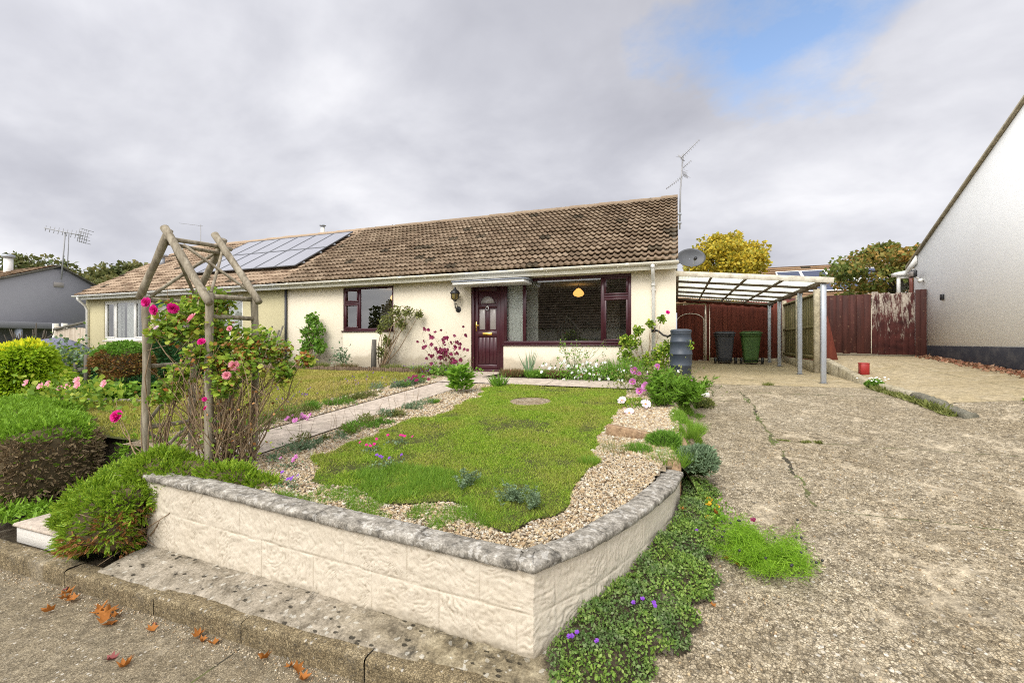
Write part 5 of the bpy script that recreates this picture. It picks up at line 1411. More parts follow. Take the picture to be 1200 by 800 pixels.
t = tag(MB().box(5.955, 6.0, 13.55, 13.66, 1.72, 1.86, .01).box(5.945, 5.957, 13.58, 13.63, 1.75, 1.83, .006).build('outlet_box', M['black']), 'small black box fixed on the white gable wall', 'box')
# leaf litter along the plinth
n = 1300; x = 5.97 - np.abs(rng.normal(0, .13, n)); y = rng.uniform(8.6, 14.2, n)
P = np.stack([x, y, zn(x, y) + rng.uniform(.005, .04, n)], 1)
stuff(leaves_obj('leaf_litter', P, rng.normal(size=(n, 3)) * [1, 1, .3], .07, leaf_mat('red_litter', [(.16, .06, .035), (.24, .12, .07), (.14, .085, .05), (.3, .19, .12)], .2), T=KITE, wid=1.4), 'reddish fallen leaves along the black plinth', 'leaves')

# ------------------------------------------------------------------ houses further off
GH = thing('grey_house', 'dark grey rendered gable house with a white flue beyond the conifer', 'house', (-49.1, 22.5, -.2))
gx_ = -49.1; pk = 7.1; hw = 3.0; tn = .54
gyl = [(22.5 - hw * 2.2, -.5), (22.5 + hw, -.5), (22.5 + hw, pk - hw * tn), (22.5, pk), (22.5 - hw * 2.2, pk - hw * 2.2 * .42)]
fixn(MB().prism(gyl, gx_ - 14, gx_, 'x').build('wall', M['greyrender'], GH))
rf = tiled_roof('roof', gx_ - 16, gx_ + .15, (22.5 - hw * 2.3, pk - hw * 2.3 * .42 + .1), (22.5, pk + .12), M['tile_n'], GH, e=.33, res=.1, roll=.2, rh=.03, seed=21)
np_obj('rear_roof', np.array([[gx_ - 16, 22.5, pk + .12], [gx_ + .15, 22.5, pk + .12], [gx_ + .15, 22.5 + hw + .3, pk - (hw + .3) * tn + .1], [gx_ - 16, 22.5 + hw + .3, pk - (hw + .3) * tn + .1]]), [np.array([[0, 1, 2, 3]])], M['tile_n'], GH)
fixn(MB().prism([(22.5 - hw * 2.3, pk - hw * 2.3 * .42 - .08), (22.5 - hw * 2.3, pk - hw * 2.3 * .42 + .1), (22.5, pk + .1), (22.5 + hw + .3, pk - (hw + .3) * tn + .1), (22.5 + hw + .3, pk - (hw + .3) * tn - .06), (22.5, pk - .06)], gx_ + .05, gx_ + .14, 'x').build('bargeboard', M['greywood'], GH))
MB().box(gx_ - .02, gx_ + .05, 22.1, 22.75, 5.35, 5.75).build('wall_vent', M['frost'], GH)
MB().box(gx_ - .5, gx_ + 2.2, 16.2, 23.2, 1.75, 2.25, .02).build('porch_canopy', M['greyrender'], GH)
for y in (16.5, 19.2): MB().tube([(gx_ + 1.9, y, -.4), (gx_ + 1.9, y, 1.75)], .22, 12).build('porch_post', M['galv'], GH)
MB().tube([(-54.7, 21.6, 5.9), (-54.7, 21.6, 8.0)], .30, 14).build('flue', M['white'], GH)
MB().tube([(-54.7, 21.6, 8.05), (-54.7, 21.6, 8.3)], .42, 14).build('flue_cap', M['galv'], GH)
t = thing('tv_aerial', 'aerial with crossed reflector on a double mast at the grey house gable', 'aerial', (-48.9, 22.6, 6.6), 'television aerials on the roofs')
MB().tube([(-48.85, 22.5, 6.0), (-48.85, 22.75, 10.1)], .055, 6).tube([(-48.85, 22.9, 7.0), (-48.85, 23.0, 10.0)], .035, 6).build('mast', M['aerial'], t)
yagi(t, (-47.5, 23.3, 9.75), (-50.2, 22.0, 10.35), 9, .7, (0, 0, 1), .03)
# gate and fence boards in front of it
t = thing('garden_gate', 'small cream panelled gate beside the fence below the grey house', 'gate', (-38.6, 17.8, 0))
MB().box(-39.1, -38.2, 17.7, 17.8, -.2, 1.75, .02).build('panel', M['palewood'], t)
MB().box(-39.25, -39.05, 17.6, 17.85, -.3, 1.95).box(-38.25, -38.05, 17.6, 17.85, -.3, 1.95).build('gate_frame', M['creamtrim'], t)
t = thing('board_fence', 'pale bleached board fence between the grey house and the olive bungalow', 'fence', (-34, 16.4, 0))
boards(MB(), (-36.6, 16.6), (-30.6, 15.8), -.3, 1.55, .35, .05, .02, .04, 31).build('boards', M['palewood'], t)
MB().beam((-36.6, 16.5, 1.50), (-30.6, 15.7, 2.0), .12, .12).build('top_rail', M['greywood'], t)

# bungalow with its own panels beyond the carport
FH = thing('far_bungalow', 'distant bungalow roof with blue solar panels beyond the carport', 'house', (7.5, 38, 0))
MB().box(.5, 13, 33.6, 42, -.2, 3.4).build('wall', M['cream'], FH)
tiled_roof('roof', 0, 13.5, (33.0, 3.35), (37.6, 6.2), M['tile_far'], FH, e=.35, res=.15, roll=.3, rh=.03, seed=41)
np_obj('rear_roof', np.array([[0, 37.6, 6.2], [13.5, 37.6, 6.2], [13.5, 42.5, 3.3], [0, 42.5, 3.3]]), [np.array([[0, 1, 2, 3]])], M['tile_far'], FH)
SA2 = thing('solar_array', 'small blue solar panels in pale frames on the distant roof', 'solar array', (9.5, 35, 4.6))
dv = np.array([0, 4.6, 2.85]); dv /= np.linalg.norm(dv); n2v = np.array([0, -dv[2], dv[1]])
m, nt, b = new_mat('blue_cells', .25, (.035, .045, .085), spec=.5); M['bluecell'] = m
rp2 = lambda x, v, h: np.array([x, 33.0, 3.35]) + dv * v + n2v * h
for q in range(2):
    for c_ in range(5):
        xa = 6.9 + c_ * 1.5 - (.2 if q else 0) + (q == 0) * 1.2; xb = xa + 1.42; va = 1.0 + q * 1.65; vb = va + 1.55
        if xb > 13.4: continue
        f = MB()
        for (a, b) in (((xa, va), (xb, va)), ((xb, va), (xb, vb)), ((xb, vb), (xa, vb)), ((xa, vb), (xa, va))):
            f.beam(rp2(a[0], a[1], .14), rp2(b[0], b[1], .14), .09, .05, .003, up=n2v)
        o = f.build('solar_panel', M['white'], SA2)
        np_obj('cells', np.array([rp2(xa, va, .15), rp2(xb, va, .15), rp2(xb, vb, .15), rp2(xa, vb, .15)]), [np.array([[0, 1, 2, 3]])], M['bluecell'], o)
SH = thing('garden_shed', 'low dark red shed roof showing over the brown gates', 'shed', (5, 19.5, .2))
MB().box(2.9, 5.9, 19, 21, -.1, 2.0).build('wall', M['maroonwood'], SH)
fixn(MB().prism([(18.8, 2.0), (18.8, 2.12), (21.2, 2.5), (21.2, 2.38)], 2.6, 6.1, 'x').build('roof', M['maroonwood'], SH))

# the bungalow across the road, which the windows mirror
OH = thing('opposite_bungalow', 'brown roofed bungalow across the road mirrored in the windows', 'house', (-9, -19, -1))
MB().box(-20, -2, -26, -18.5, -1.2, 1.9).build('wall', M['cream'], OH)
tiled_roof('roof', -20.4, -1.6, (-18.0, 1.9), (-22, 6.6), M['tile'], OH, e=.33, res=.1, roll=.2, seed=51)
np_obj('rear_roof', np.array([[-20.4, -22, 6.6], [-1.6, -22, 6.6], [-1.6, -26.4, 1.3], [-20.4, -26.4, 1.3]]), [np.array([[0, 1, 2, 3]])], M['tile'], OH)
window(OH, -8, -5, -.3, 1.1, -18.5, [(-8, -6.5, [], False), (-6.5, -5, [], False)], M['white'], inset=.05)

# ------------------------------------------------------------------ trees
def tree(name, label, x, y, z0, zc, rx, rz, n, ls, m, seed, cl=26, group=None, flat=0., trunk_r=.16, gap=.55, T=KITE):
    r = np.random.default_rng(seed)
    T_ = thing(name, label, 'tree', (x, y, z0), group)
    C = []
    while len(C) < cl:
        p_ = r.uniform(-1, 1, 3)
        q = np.linalg.norm(p_)
        if q < 1 and (q > .35): C.append(p_ * [rx, rx, rz] * .86 + [x, y, zc])
    C = np.array(C)
    tr = MB(); top = np.array([x + r.normal(0, .1), y, zc + rz * .3])
    base = np.array([x, y, z0 - .1]); fork = np.array([x + r.normal(0, .1), y, zc - rz * .75])
    tr.tube([base, (base + fork) / 2 + r.normal(0, .05, 3), fork, top], [trunk_r, trunk_r * .8, trunk_r * .65, trunk_r * .15], 8)
    for c_ in C:
        st = fork + (top - fork) * r.uniform(0, .8)
        mid_ = (st + c_) / 2 + r.normal(0, .1, 3) * rx * .3
        tr.tube([st, mid_, c_], [trunk_r * .35, trunk_r * .2, trunk_r * .06], 5)
    tr.build('trunk', M['bark'], T_)
    k = r.integers(0, cl, n)
    rad_ = rx * gap * (.55 + .6 * r.random(cl))
    d = r.normal(size=(n, 3)); d = unit(d) * (r.random((n, 1)) ** .45)
    P = C[k] + d * rad_[k][:, None] * [1, 1, .75 - flat]
    D = d * [1, 1, .4] + r.normal(size=(n, 3)) * .6 + [0, 0, -.35]
    leaves_obj('crown', P, D, ls, m, T_, T=T, wid=1.5)
    return T_
tree('yellow_tree', 'bright yellow autumn tree behind the carport', 2.3, 24.4, 0, 4.5, 2.0, 1.7, 11000, .15, M['yellowtree'], 3, 40, gap=.36)
tree('russet_tree', 'spreading green and russet tree behind the white house', 9.1, 24.4, 0, 3.85, 3.3, 1.35, 12000, .15, M['russettree'], 6, 44, flat=.42, gap=.27)
for k, (x, y, zc, rr, rz, lb) in enumerate([(-82, 35, 8.6, 4.8, 3.6, 'leafy tree rising behind the roof of the grey house'), (-73, 36.5, 6.8, 3.9, 3.0, 'tree partly hidden right of the grey house gable'), (-66.5, 35.5, 6.0, 3.2, 2.6, 'low dull green tree in the gap between the two far roofs'),
                                         (-69, 39, 7.3, 4.0, 3.6, 'round green tree at the left edge of the mossy roof'), (-72, 43.5, 8.6, 4.2, 4.0, 'dark pointed tree showing above the mossy roof')]):
    tree('distant_tree', lb, x, y, 0, zc, rr, rz, 6000, .5, M['woods'], 60 + k, 22, 'trees beyond the houses', trunk_r=.3)
for k, (x, y) in enumerate([(-38, -14), (-30, -22), (6, -24), (14, -20)]):
    tree('street_tree', 'leafy tree across the road, mirrored in the windows' + (' at its left end', ' left of the opposite bungalow', ' right of the opposite bungalow', ' at its right end')[k], x, y, -1, 3.4, 3, 2.6, 2500, .5, M['woods'], 80 + k, 18, 'trees across the road', trunk_r=.25)
# ------------------------------------------------------------------ rustic arch
AR = thing('rose_arch', 'rustic weathered pole arch with two gabled frames over the garden path', 'arch', (-4.07, 2.85, -.4))
def pole(name, p, q, r0=.041, r1=None, seed=0, parent=AR, n=12):
    r0 *= .78; r1 = r1 * .78 if r1 else None
    r = np.random.default_rng(seed + 900)
    p = np.array(p, float); q = np.array(q, float); L = np.linalg.norm(q - p); k = max(4, int(L / .09))
    t = np.linspace(0, 1, k)[:, None]
    P = p + (q - p) * t + np.cumsum(r.normal(0, .0022, (k, 3)), 0) * np.sin(t * PI)
    rr = np.linspace(r0, r1 or r0 * .93, k) * (1 + r.normal(0, .04, k))
    V = MB().tube(P, rr, n)
    return V.build(name, M['archwood'], parent, smooth=False)
xa, xb, ya, yb = -4.47, -3.66, 2.64, 3.06
for i, (x, y) in enumerate(((xa, ya), (xb, ya), (xa, yb), (xb, yb))):
    pole('post', (x, y, -.5), (x + .01, y, 1.13), .041, .039, i)
ap = (-4.09, ya, 1.655)
pole('rafter', (-4.49, ya - .03, 1.11), (-4.10, ya - .03, 1.685), .041, .039, 11)
pole('rafter', (-4.13, ya - .05, 1.70), (-3.545, ya - .075, 1.03), .043, .041, 12)
pole('rafter', (-4.49, yb + .02, 1.11), (-4.06, yb + .02, 1.70), .041, .039, 13)
pole('rafter', (-4.12, yb - .03, 1.74), (-3.53, yb - .05, 1.075), .04, .038, 14)
pole('ridge_pole', (-4.07, ya - .08, 1.60), (-4.07, yb + .1, 1.62), .026, None, 15)
pole('ridge_pole', (-4.12, ya - .02, 1.57), (-4.12, yb + .1, 1.57), .022, None, 16)
for x in (xa, xb):
    pole('rail', (x, ya, 1.10), (x, yb, 1.11), .028, None, 17)
    pole('rail', (x + .01, ya, .93 if x > -4 else .50), (x + .01, yb, .93 if x > -4 else .5), .026, None, 18)
    pole('rail', (x, ya, -.05), (x, yb, -.05), .025, None, 19)
    pole('brace', (x - .01, ya + .02, -.02), (x - .01, yb - .02, .48), .02, None, 20)
    pole('brace', (x + .01, yb - .02, -.4), (x + .01, ya + .02, -.09), .02, None, 22)
    pole('brace', (x - .01, ya + .02, -.42), (x - .01, yb - .02, -.09), .02, None, 23)
pole('brace', (-4.44, ya + .03, 1.13), (-4.14, yb, 1.58), .019, None, 24)
pole('brace', (-4.13, ya + .02, 1.56), (-4.42, yb, 1.15), .019, None, 25)
pole('brace', (-4.0, ya + .02, 1.56), (-3.66, yb, 1.16), .017, None, 26)
pole('brace', (-3.7, ya + .05, 1.14), (-4.03, yb - .02, 1.6), .017, None, 27)

# ------------------------------------------------------------------ flowers
def petal_grid(cup, w=1., rows=4, cols=5):
    V = []
    for i in range(rows):
        t = i / (rows - 1)
        for j in range(cols):
            s = (j / (cols - 1) - .5) * 2
            ww = w * math.sin(min(1, .18 + t * .95) * PI * .62)
            V.append([s * ww * .5, t, cup * t * t + .16 * s * s * (1 - .5 * t) + (.06 * math.sin(s * 5) * t)])
    i = (np.arange(rows - 1)[:, None] * cols + np.arange(cols - 1)[None]).ravel()
    return np.array(V), [np.stack([i, i + 1, i + cols + 1, i + cols], 1)]
def flower(c, facing, r, rings):
    """rings: (count, length, width, openness 0 up..1 flat, base radius)"""
    f = unit(np.array(facing, float)); a = np.array([0, 0, 1.]) if abs(f[2]) < .9 else np.array([1., 0, 0])
    u = unit(np.cross(a, f)); v = np.cross(f, u); out = []
    for (k, ln, w_, op, off) in rings:
        for q in range(k):
            t = (q + rng.uniform(-.15, .15)) / k * 2 * PI + off
            rd = u * math.cos(t) + v * math.sin(t)
            d = unit(rd * math.sin(op * PI / 2) + f * math.cos(op * PI / 2) + rng.normal(0, .08, 3))
            z = unit(np.cross(np.cross(d, -rd + f * 1.2), d))
            R = np.stack([np.cross(d, z), d, z], -1)[None]
            g = petal_grid(rng.uniform(-.1, .3) * (1.2 - op), w_)
            out.append(scatter(g[0], g[1], (np.array(c) + rd * r * .08)[None], R, np.array([[r * ln, r * ln, r * ln]])))
    return merge(out)
ROSE = [(6, 1., .95, .95, 0), (6, .85, .95, .68, .5), (5, .7, .9, .45, .2), (4, .55, .9, .25, .7), (3, .42, .9, .1, 0)]
COS = [(8, 1., .62, .88, 0)]
FIVE = [(5, 1., .85, .8, 0)]
MALL = [(5, 1., 1.05, .7, 0), (5, .7, .8, .5, .6)]
def bloom(parent, c, facing, r, rings, m, name='bloom', eye=None):
    V, F = flower(c, facing, r, rings)
    o = np_obj(name, V, F, M[m], parent, smooth=True)
    if eye:
        f = unit(np.array(facing, float))
        e, F2 = scatter(ICO[0], ICO[1], (np.array(c) + f * r * .12)[None], np.eye(3)[None], np.array([r * .2]))
        np_obj('flower_eye', e, F2, M[eye], o, smooth=True)
    return o

def twig(mb, a, b, r0, r1, bend=.1, k=5, n=5, sd=None):
    a = np.array(a, float); b = np.array(b, float); L = np.linalg.norm(b - a)
    t = np.linspace(0, 1, k)[:, None]
    off = rng.normal(0, bend * L, 3)
    P = a + (b - a) * t + off * (t * (1 - t) * 2) + rng.normal(0, .012 * L, (k, 3)) * (t * (1 - t) * 4)
    mb.tube(P, np.linspace(r0, r1, k), n)
    return P
def lv(P, D, s, m, par, name='foliage', T=LEAF, **kw): return leaves_obj(name, np.array(P), np.array(D), s, M[m], par, T=T, **kw)

# ------------------------------------------------------------------ climbing rose on the arch
RO = thing('climbing_rose', 'climbing rose with magenta and pink blooms on the wooden arch', 'rose', (-4.0, 2.7, -.4))
st = MB(); LP = []; LD = []
bl = [((-4.28, 2.54, 1.06), 'magenta', .062), ((-4.11, 2.50, .985), 'magenta', .066), ((-3.91, 2.52, 1.0), 'magenta', .06), ((-3.71, 2.54, .91), 'pink', .062), ((-3.47, 2.68, .83), 'pink', .036), ((-3.59, 2.53, .72), 'magenta', .052), ((-3.34, 2.62, .53), 'pink', .055), ((-3.40, 2.60, .45), 'pink', .045),
      ((-4.15, 2.54, .84), 'palepink', .035), ((-3.47, 2.47, .27), 'magenta', .028), ((-3.46, 2.47, .2), 'magenta', .026), ((-3.93, 2.64, .86), 'palepink', .03)]
roots = [(-4.40, 2.75, -.42), (-3.9, 2.72, -.42), (-3.62, 2.78, -.43), (-3.6, 2.95, -.42), (-3.68, 2.7, -.42)]
cl_c = [(-4.18, 2.7, .92, .19), (-4.0, 2.85, 1.0, .22), (-3.85, 2.72, .98, .17), (-3.72, 2.75, .82, .18), (-3.88, 2.9, 1.08, .13), (-4.0, 2.65, .82, .14), (-4.22, 2.6, .80, .09),
        (-3.55, 2.8, .66, .19), (-3.42, 2.9, .70, .17), (-3.36, 2.75, .55, .16), (-3.6, 2.68, .52, .13), (-3.3, 3.02, .62, .14), (-3.48, 2.66, .38, .12), (-3.22, 2.98, .44, .10), (-3.98, 2.62, .45, .10), (-4.08, 2.6, .30, .10), (-4.3, 2.66, .22, .08), (-3.08, 3.1, .56, .07), (-3.72, 2.62, .62, .12)]
for (x, y, z, r) in cl_c:
    for q in range(2):
        rt = np.array(roots[rng.integers(0, 5)]) + rng.normal(0, .03, 3) * [1, 1, 0]
        twig(st, rt, np.array([x, y, z]) + rng.normal(0, r * .4, 3), .008, .0035, .08, 7)
    for q in range(6):
        twig(st, np.array([x, y, z - r * .6]), np.array([x, y, z]) + rng.normal(0, r * .75, 3), .003, .0015, .1, 4, 4)
    n = int(1750 * r)
    P = np.array([x, y, z]) + unit(rng.normal(size=(n, 3))) * (rng.random((n, 1)) ** .5) * r * [1.1, 1., 1.]
    D = rng.normal(size=(n, 3)) * [1, 1, .5] + [0, -.1, -.2]
    LP.append(P); LD.append(D)
st.build('stems', M['stem'], RO)
LP = np.concatenate(LP); LD = np.concatenate(LD)
red = rng.random(len(LP)) < .10 + .25 * (LP[:, 0] > -3.6) * (np.abs(LP[:, 2] - .6) < .12)
lv(LP[~red], LD[~red], .043, 'rose', RO, wid=1.25, nrm=np.array([[0, -.5, 1.]]), jit=.7)
lv(LP[red], LD[red], .036, 'rose_r', RO, name='reddish_foliage', wid=1.1, nrm=np.array([[0, -.4, 1.]]), jit=.7)
for (c, m_, r) in bl: bloom(RO, c, (rng.normal(.2, .45), -1, rng.normal(.45, .35)), r * .68 * rng.uniform(.8, 1.1), ROSE, m_)
s2 = MB()
LR_ = thing('rose_bush', 'sparse rose twig with one magenta bloom rising from the hedge left of the arch', 'rose', (-4.6, 2.6, -.3))
twig(s2, (-4.3, 2.55, -.35), (-4.62, 2.6, -.12), .007, .005, .05); twig(s2, (-4.62, 2.6, -.12), (-4.78, 2.62, .02), .005, .003, .03)
twig(s2, (-4.4, 2.6, -.35), (-4.48, 2.62, .13), .006, .002, .05); twig(s2, (-4.35, 2.6, -.3), (-4.9, 2.65, .2), .005, .002, .1); twig(s2, (-4.3, 2.55, -.4), (-4.05, 2.55, .25), .008, .003, .05); twig(s2, (-4.3, 2.55, -.4), (-3.95, 2.5, .1), .008, .003, .05); twig(s2, (-4.2, 2.5, -.4), (-4.2, 2.52, .05), .006, .003, .05)
s2.build('stems', M['stem'], LR_)
bloom(LR_, (-4.79, 2.6, .04), (.2, -1, .5), .055, ROSE, 'magenta')
P = np.array([-4.75, 2.6, .08]) + rng.normal(0, .1, (40, 3)); lv(P, rng.normal(size=(40, 3)), .045, 'rose', LR_, wid=1.2)

# bare twiggy shrub right of the arch
TW = thing('twiggy_shrub', 'bare brown twiggy shrub standing against the right side of the arch', 'shrub', (-3.6, 2.75, -.42))
st = MB(); P = []; D = []
for q in range(90):
    b0 = np.array([-3.63 + rng.normal(0, .12), 2.76 + rng.normal(0, .07), -.43])
    e = b0 + np.array([rng.normal(.03, .25), rng.normal(0, .15), rng.uniform(.4, .95)])
    pts = twig(st, b0, e, .0055 * rng.uniform(.5, 1.3), .002, .08, 6)
    for u in range(4):
        s_ = pts[rng.integers(2, 6)]; e2 = s_ + np.array([rng.normal(0, .1), rng.normal(0, .08), rng.uniform(.06, .26)])
        twig(st, s_, e2, .0028, .0012, .06, 4, 4)
        if rng.random() < .5: P.append(e2); D.append(rng.normal(size=3))
st.build('branches', M['stem'], TW)
P = np.array(P); lv(P, D, .028, 'deadjun', TW, name='dry_leaves', wid=1.1)
n = 260; P = np.array([-3.62, 2.72, -.12]) + rng.normal(size=(n, 3)) * [.26, .12, .2]; lv(P, rng.normal(size=(n, 3)), .026, 'rose', TW, wid=1.1)

# ------------------------------------------------------------------ conifers and hedges
def frond_obj(name, P, D, s, m, par, nrm=None, jit=.5, wid=1.): 
    return leaves_obj(name, P, D, s, m, par, T=FROND, nrm=nrm, jit=jit, wid=wid)
def blobs(n, B, seed, amp=.14, depth=.12, low=-.4, pw=1.):
    """shell points on a union of ellipsoids, none inside another"""
    A = np.array([(b[3] * b[4] + b[4] * b[5] + b[3] * b[5]) for b in B]); A = A / A.sum(); PP = []; NN_ = []
    for k, b in enumerate(B):
        P, N_2 = dome_pts(int(n * A[k]), b[:3], b[3:6], amp, seed + k, depth, low, pw)
        ok = np.ones(len(P), bool)
        for j, c in enumerate(B):
            if j != k: ok &= (((P - np.array(c[:3])) / np.array(c[3:6])) ** 2).sum(1) > .72
        PP.append(P[ok]); NN_.append(N_2[ok])
    return np.concatenate(PP), np.concatenate(NN_)
def cores(name, B, m, par, k=.84, amp=.12, seed=1, pw=1.):
    V, F = merge([core_blob(b[:3], b[3:6], amp, seed + i, k, pw=pw) for i, b in enumerate(B)])
    return np_obj(name, V, F, M[m], par, smooth=True)

JU = thing('juniper', 'bright green juniper spilling over the left end of the garden wall and kerb', 'juniper', (-4.0, 2.3, -.6))
B = [(-4.45, 2.2, -.72, .22, .17, .19), (-4.5, 2.5, -.6, .3, .25, .25), (-4.05, 2.12, -.66, .30, .22, .26), (-4.28, 2.2, -.62, .26, .2, .24), (-3.98, 2.45, -.40, .34, .22, .20), (-3.72, 2.5, -.36, .3, .2, .15), (-3.35, 2.56, -.37, .30, .14, .12), (-3.05, 2.58, -.40, .2, .1, .08), (-4.25, 2.55, -.42, .24, .2, .16), (-3.93, 2.2, -.50, .2, .16, .16)]
cores('inner_twigs', B, 'core', JU, .80)
P, N2 = blobs(20000, B, 40, .2, .17, -.75)
D = N2 + rng.normal(0, .45, P.shape) + [0, 0, .15]
br = (P[:, 2] < -.66) & (P[:, 0] > -4.08) & (P[:, 0] < -3.90) & (rng.random(len(P)) < .7)
br |= (P[:, 2] < -.52) & (P[:, 0] > -3.93) & (P[:, 1] < 2.25) & (rng.random(len(P)) < .4)
frond_obj('sprays', P[~br], D[~br], .052, M['juniper'], JU)
frond_obj('dead_sprays', P[br], D[br], .048, M['deadjun'], JU)
st = MB()
for q in range(46):
    a_ = np.array([-3.88 + rng.normal(0, .05), 2.25 + rng.normal(0, .05), -.75]); twig(st, a_, a_ + rng.normal(0, .14, 3) + [0.02, -.08, .12], .006, .002, .1, 5, 4)
st.build('dead_twigs', M['stem'], JU)

HE = thing('clipped_hedge', 'clipped conifer hedge at the far left, green on top with a dead brown side', 'hedge', (-6.3, 2.8, -.85))
HB = [(-6.0, 2.62, -.5, .34, .42, .40), (-6.5, 2.72, -.49, .55, .52, .41), (-7.3, 2.9, -.48, .8, .65, .42), (-8.3, 3.15, -.46, .8, .72, .42)]
cores('inner_twigs', HB, 'core', HE, .86, .03, 3, .62)
P, N2 = blobs(60000, HB, 60, .06, .07, -.9, .62)
P += rng.normal(0, .012, P.shape)
gtop = P[:, 2] > -.26 + .06 * vnoise(P[:, 0] * 5, P[:, 1] * 5 + P[:, 2] * 3, 4)
mossy = (~gtop) & (rng.random(len(P)) < .06)
D = N2 * 1.1 + rng.normal(0, .6, P.shape) + [0, 0, .3]
k = gtop | mossy
kk = np.where(k)[0]; kk = kk[rng.random(len(kk)) < .75]; kb = np.where(~k)[0]; kb = kb[rng.random(len(kb)) < .85]
frond_obj('green_foliage', P[kk], D[kk], .05, M['hedge_g'], HE)
frond_obj('brown_foliage', P[kb], D[kb], .052, M['hedge_b'], HE)
n = 900; P = np.array([-5.72, 2.3, -.86]) + rng.normal(size=(n, 3)) * [.3, .1, .05]; P[:, 2] = np.abs(P[:, 2] + .86) - .86
HB2 = thing('ground_shrub', 'low green creeping shrub at the foot of the brown hedge side', 'shrub', (-5.7, 2.3, -.86))
n2 = 2600; x = rng.uniform(-5.7, -4.4, n2); y = rng.uniform(2.6, 3.2, n2); P = np.concatenate([P, np.stack([x, y, zbank(x, y) + rng.uniform(0, .06, n2)], 1)]); n += n2
frond_obj('foliage', P, rng.normal(size=(n, 3)) + [0, 0, .6], .06, M['hedge_g'], HB2)

CO = thing('lime_conifer', 'rounded lime green dwarf conifer with yellow tips behind the hedge', 'conifer', (-9.65, 4.0, -.4))
CB = [(-9.75, 4.0, .05, .52, .52, .62)]
cores('inner_foliage', CB, 'core_g', CO, .84, .06, 5)
P, N2 = dome_pts(15000, CB[0][:3], CB[0][3:6], .09, 77, .07, -.8)
D = N2 * .8 + rng.normal(0, .35, P.shape) + [0, 0, -.55]
tip = (N2[:, 2] > .80) & (rng.random(len(P)) < .4)
leaves_obj('foliage', P[~tip], D[~tip], .085, M['conifer'], CO, T=KITE, nrm=None, wid=.75)
D[tip] = N2[tip] + [0, 0, .8]
leaves_obj('yellow_tips', P[tip], D[tip], .085, M['conifer_tip'], CO, T=KITE, wid=.75)

RB = thing('rusty_bush', 'squat clipped bush turning rust brown beside the olive bungalow window', 'bush', (-9.35, 5.2, -.2))
BB = [(-9.36, 5.2, .22, .46, .46, .50), (-9.3, 5.15, -.02, .48, .45, .3)]
cores('inner_twigs', BB, 'core', RB, .85, .05, 6)
P, N2 = blobs(14000, BB, 90, .06, .07, -.6)
g1_ = (P[:, 2] > .52 + .06 * np.sin(P[:, 0] * 14)); g2_ = (P[:, 2] < .14 + .12 * np.sin(P[:, 0] * 8 + 2)) & (P[:, 0] > -9.5)
D = N2 + rng.normal(0, .6, P.shape)
leaves_obj('rusty_foliage', P[~g1_ & ~g2_], D[~g1_ & ~g2_], .05, M['rust'], RB, wid=.9)
leaves_obj('green_foliage', P[g1_], D[g1_], .05, M['mid'], RB, wid=.9)
leaves_obj('bluish_foliage', P[g2_], D[g2_], .05, M['darkgreen'], RB, wid=.9)
DG = thing('evergreen_bush', 'large dark evergreen bush seen through the rose arch', 'bush', (-10.4, 6.9, -.1))
BB = [(-10.6, 6.9, .45, .62, .55, .72), (-9.9, 7.0, .40, .5, .5, .68)]
cores('inner_twigs', BB, 'core_g', DG, .86, .06, 8)
P, N2 = blobs(14000, BB, 110, .07, .07, -.6)
leaves_obj('foliage', P, N2 + rng.normal(0, .6, P.shape), .06, M['darkgreen'], DG, wid=.9)
GB = thing('grey_green_bush', 'straggly grey green bush between the lime conifer and the pickets', 'bush', (-11.6, 5.7, -.2))
n = 2600; P = np.array([-11.9, 5.6, .22]) + rng.normal(size=(n, 3)) * [.26, .3, .22]
leaves_obj('foliage', P[:1700], rng.normal(size=(1700, 3)), .06, M['bluegreen'], GB, T=LEAF, wid=1.2)
leaves_obj('yellowing_foliage', P[1700:], rng.normal(size=(900, 3)), .06, M['rose'], GB, T=LEAF, wid=1.2)
TB = thing('covered_mound', 'grey purple tarpaulin draped over a heap behind the lime conifer', 'tarpaulin', (-15.5, 7.1, -.2))
V, F = core_blob((-15.6, 7.1, -.0), (.75, .8, .78), .07, 9, 1., 40, 26)
np_obj('cover', V, F, paint_mat('tarpaulin', (.13, .13, .19), .6, .3, (.2, .2, .24), 3, .2), TB, smooth=True)
SP = thing('spiky_shrub', 'dark bare spiky shrub in front of the grey porch', 'shrub', (-37.6, 16.1, -.3))
st = MB()
for q in range(34):
    a = rng.uniform(0, 2 * PI); L = rng.uniform(.7, 1.4)
    b0 = np.array([-37.6, 16.1, rng.uniform(.1, .9)]); c0 = np.array([math.cos(a), math.sin(a), 0])
    st.tube([b0, b0 + c0 * L * .5 + [0, 0, .05], b0 + c0 * L * .9 + [0, 0, .35], b0 + c0 * L + [0, 0, .8]], [.05, .05, .04, .015], 5)
st.tube([(-37.6, 16.1, -.5), (-37.6, 16.1, 1.9)], [.06, .03], 6)
st.build('branches', M['bark'], SP)

# picket fence stub
PF = thing('picket_fence', 'short run of dark grey picket fence beside the rusty bush', 'fence', (-11, 5.5, -.2))
for k in range(5):
    x = -10.98 - k * .155 * (1 if k < 2 else 1.25); y = 5.57 - k * .06; zt = .47 if k < 2 else .30
    fixn(MB().prism([(x - .05, -.4), (x + .05, -.4), (x + .05, zt - .06), (x + .025, zt), (x - .025, zt), (x - .05, zt - .06)], y - .012, y + .012, 'y').build('picket', M['greywood'], PF))
MB().beam((-10.9, 5.63, .16), (-11.8, 5.3, .16), .03, .07).build('rail', M['greywood'], PF)

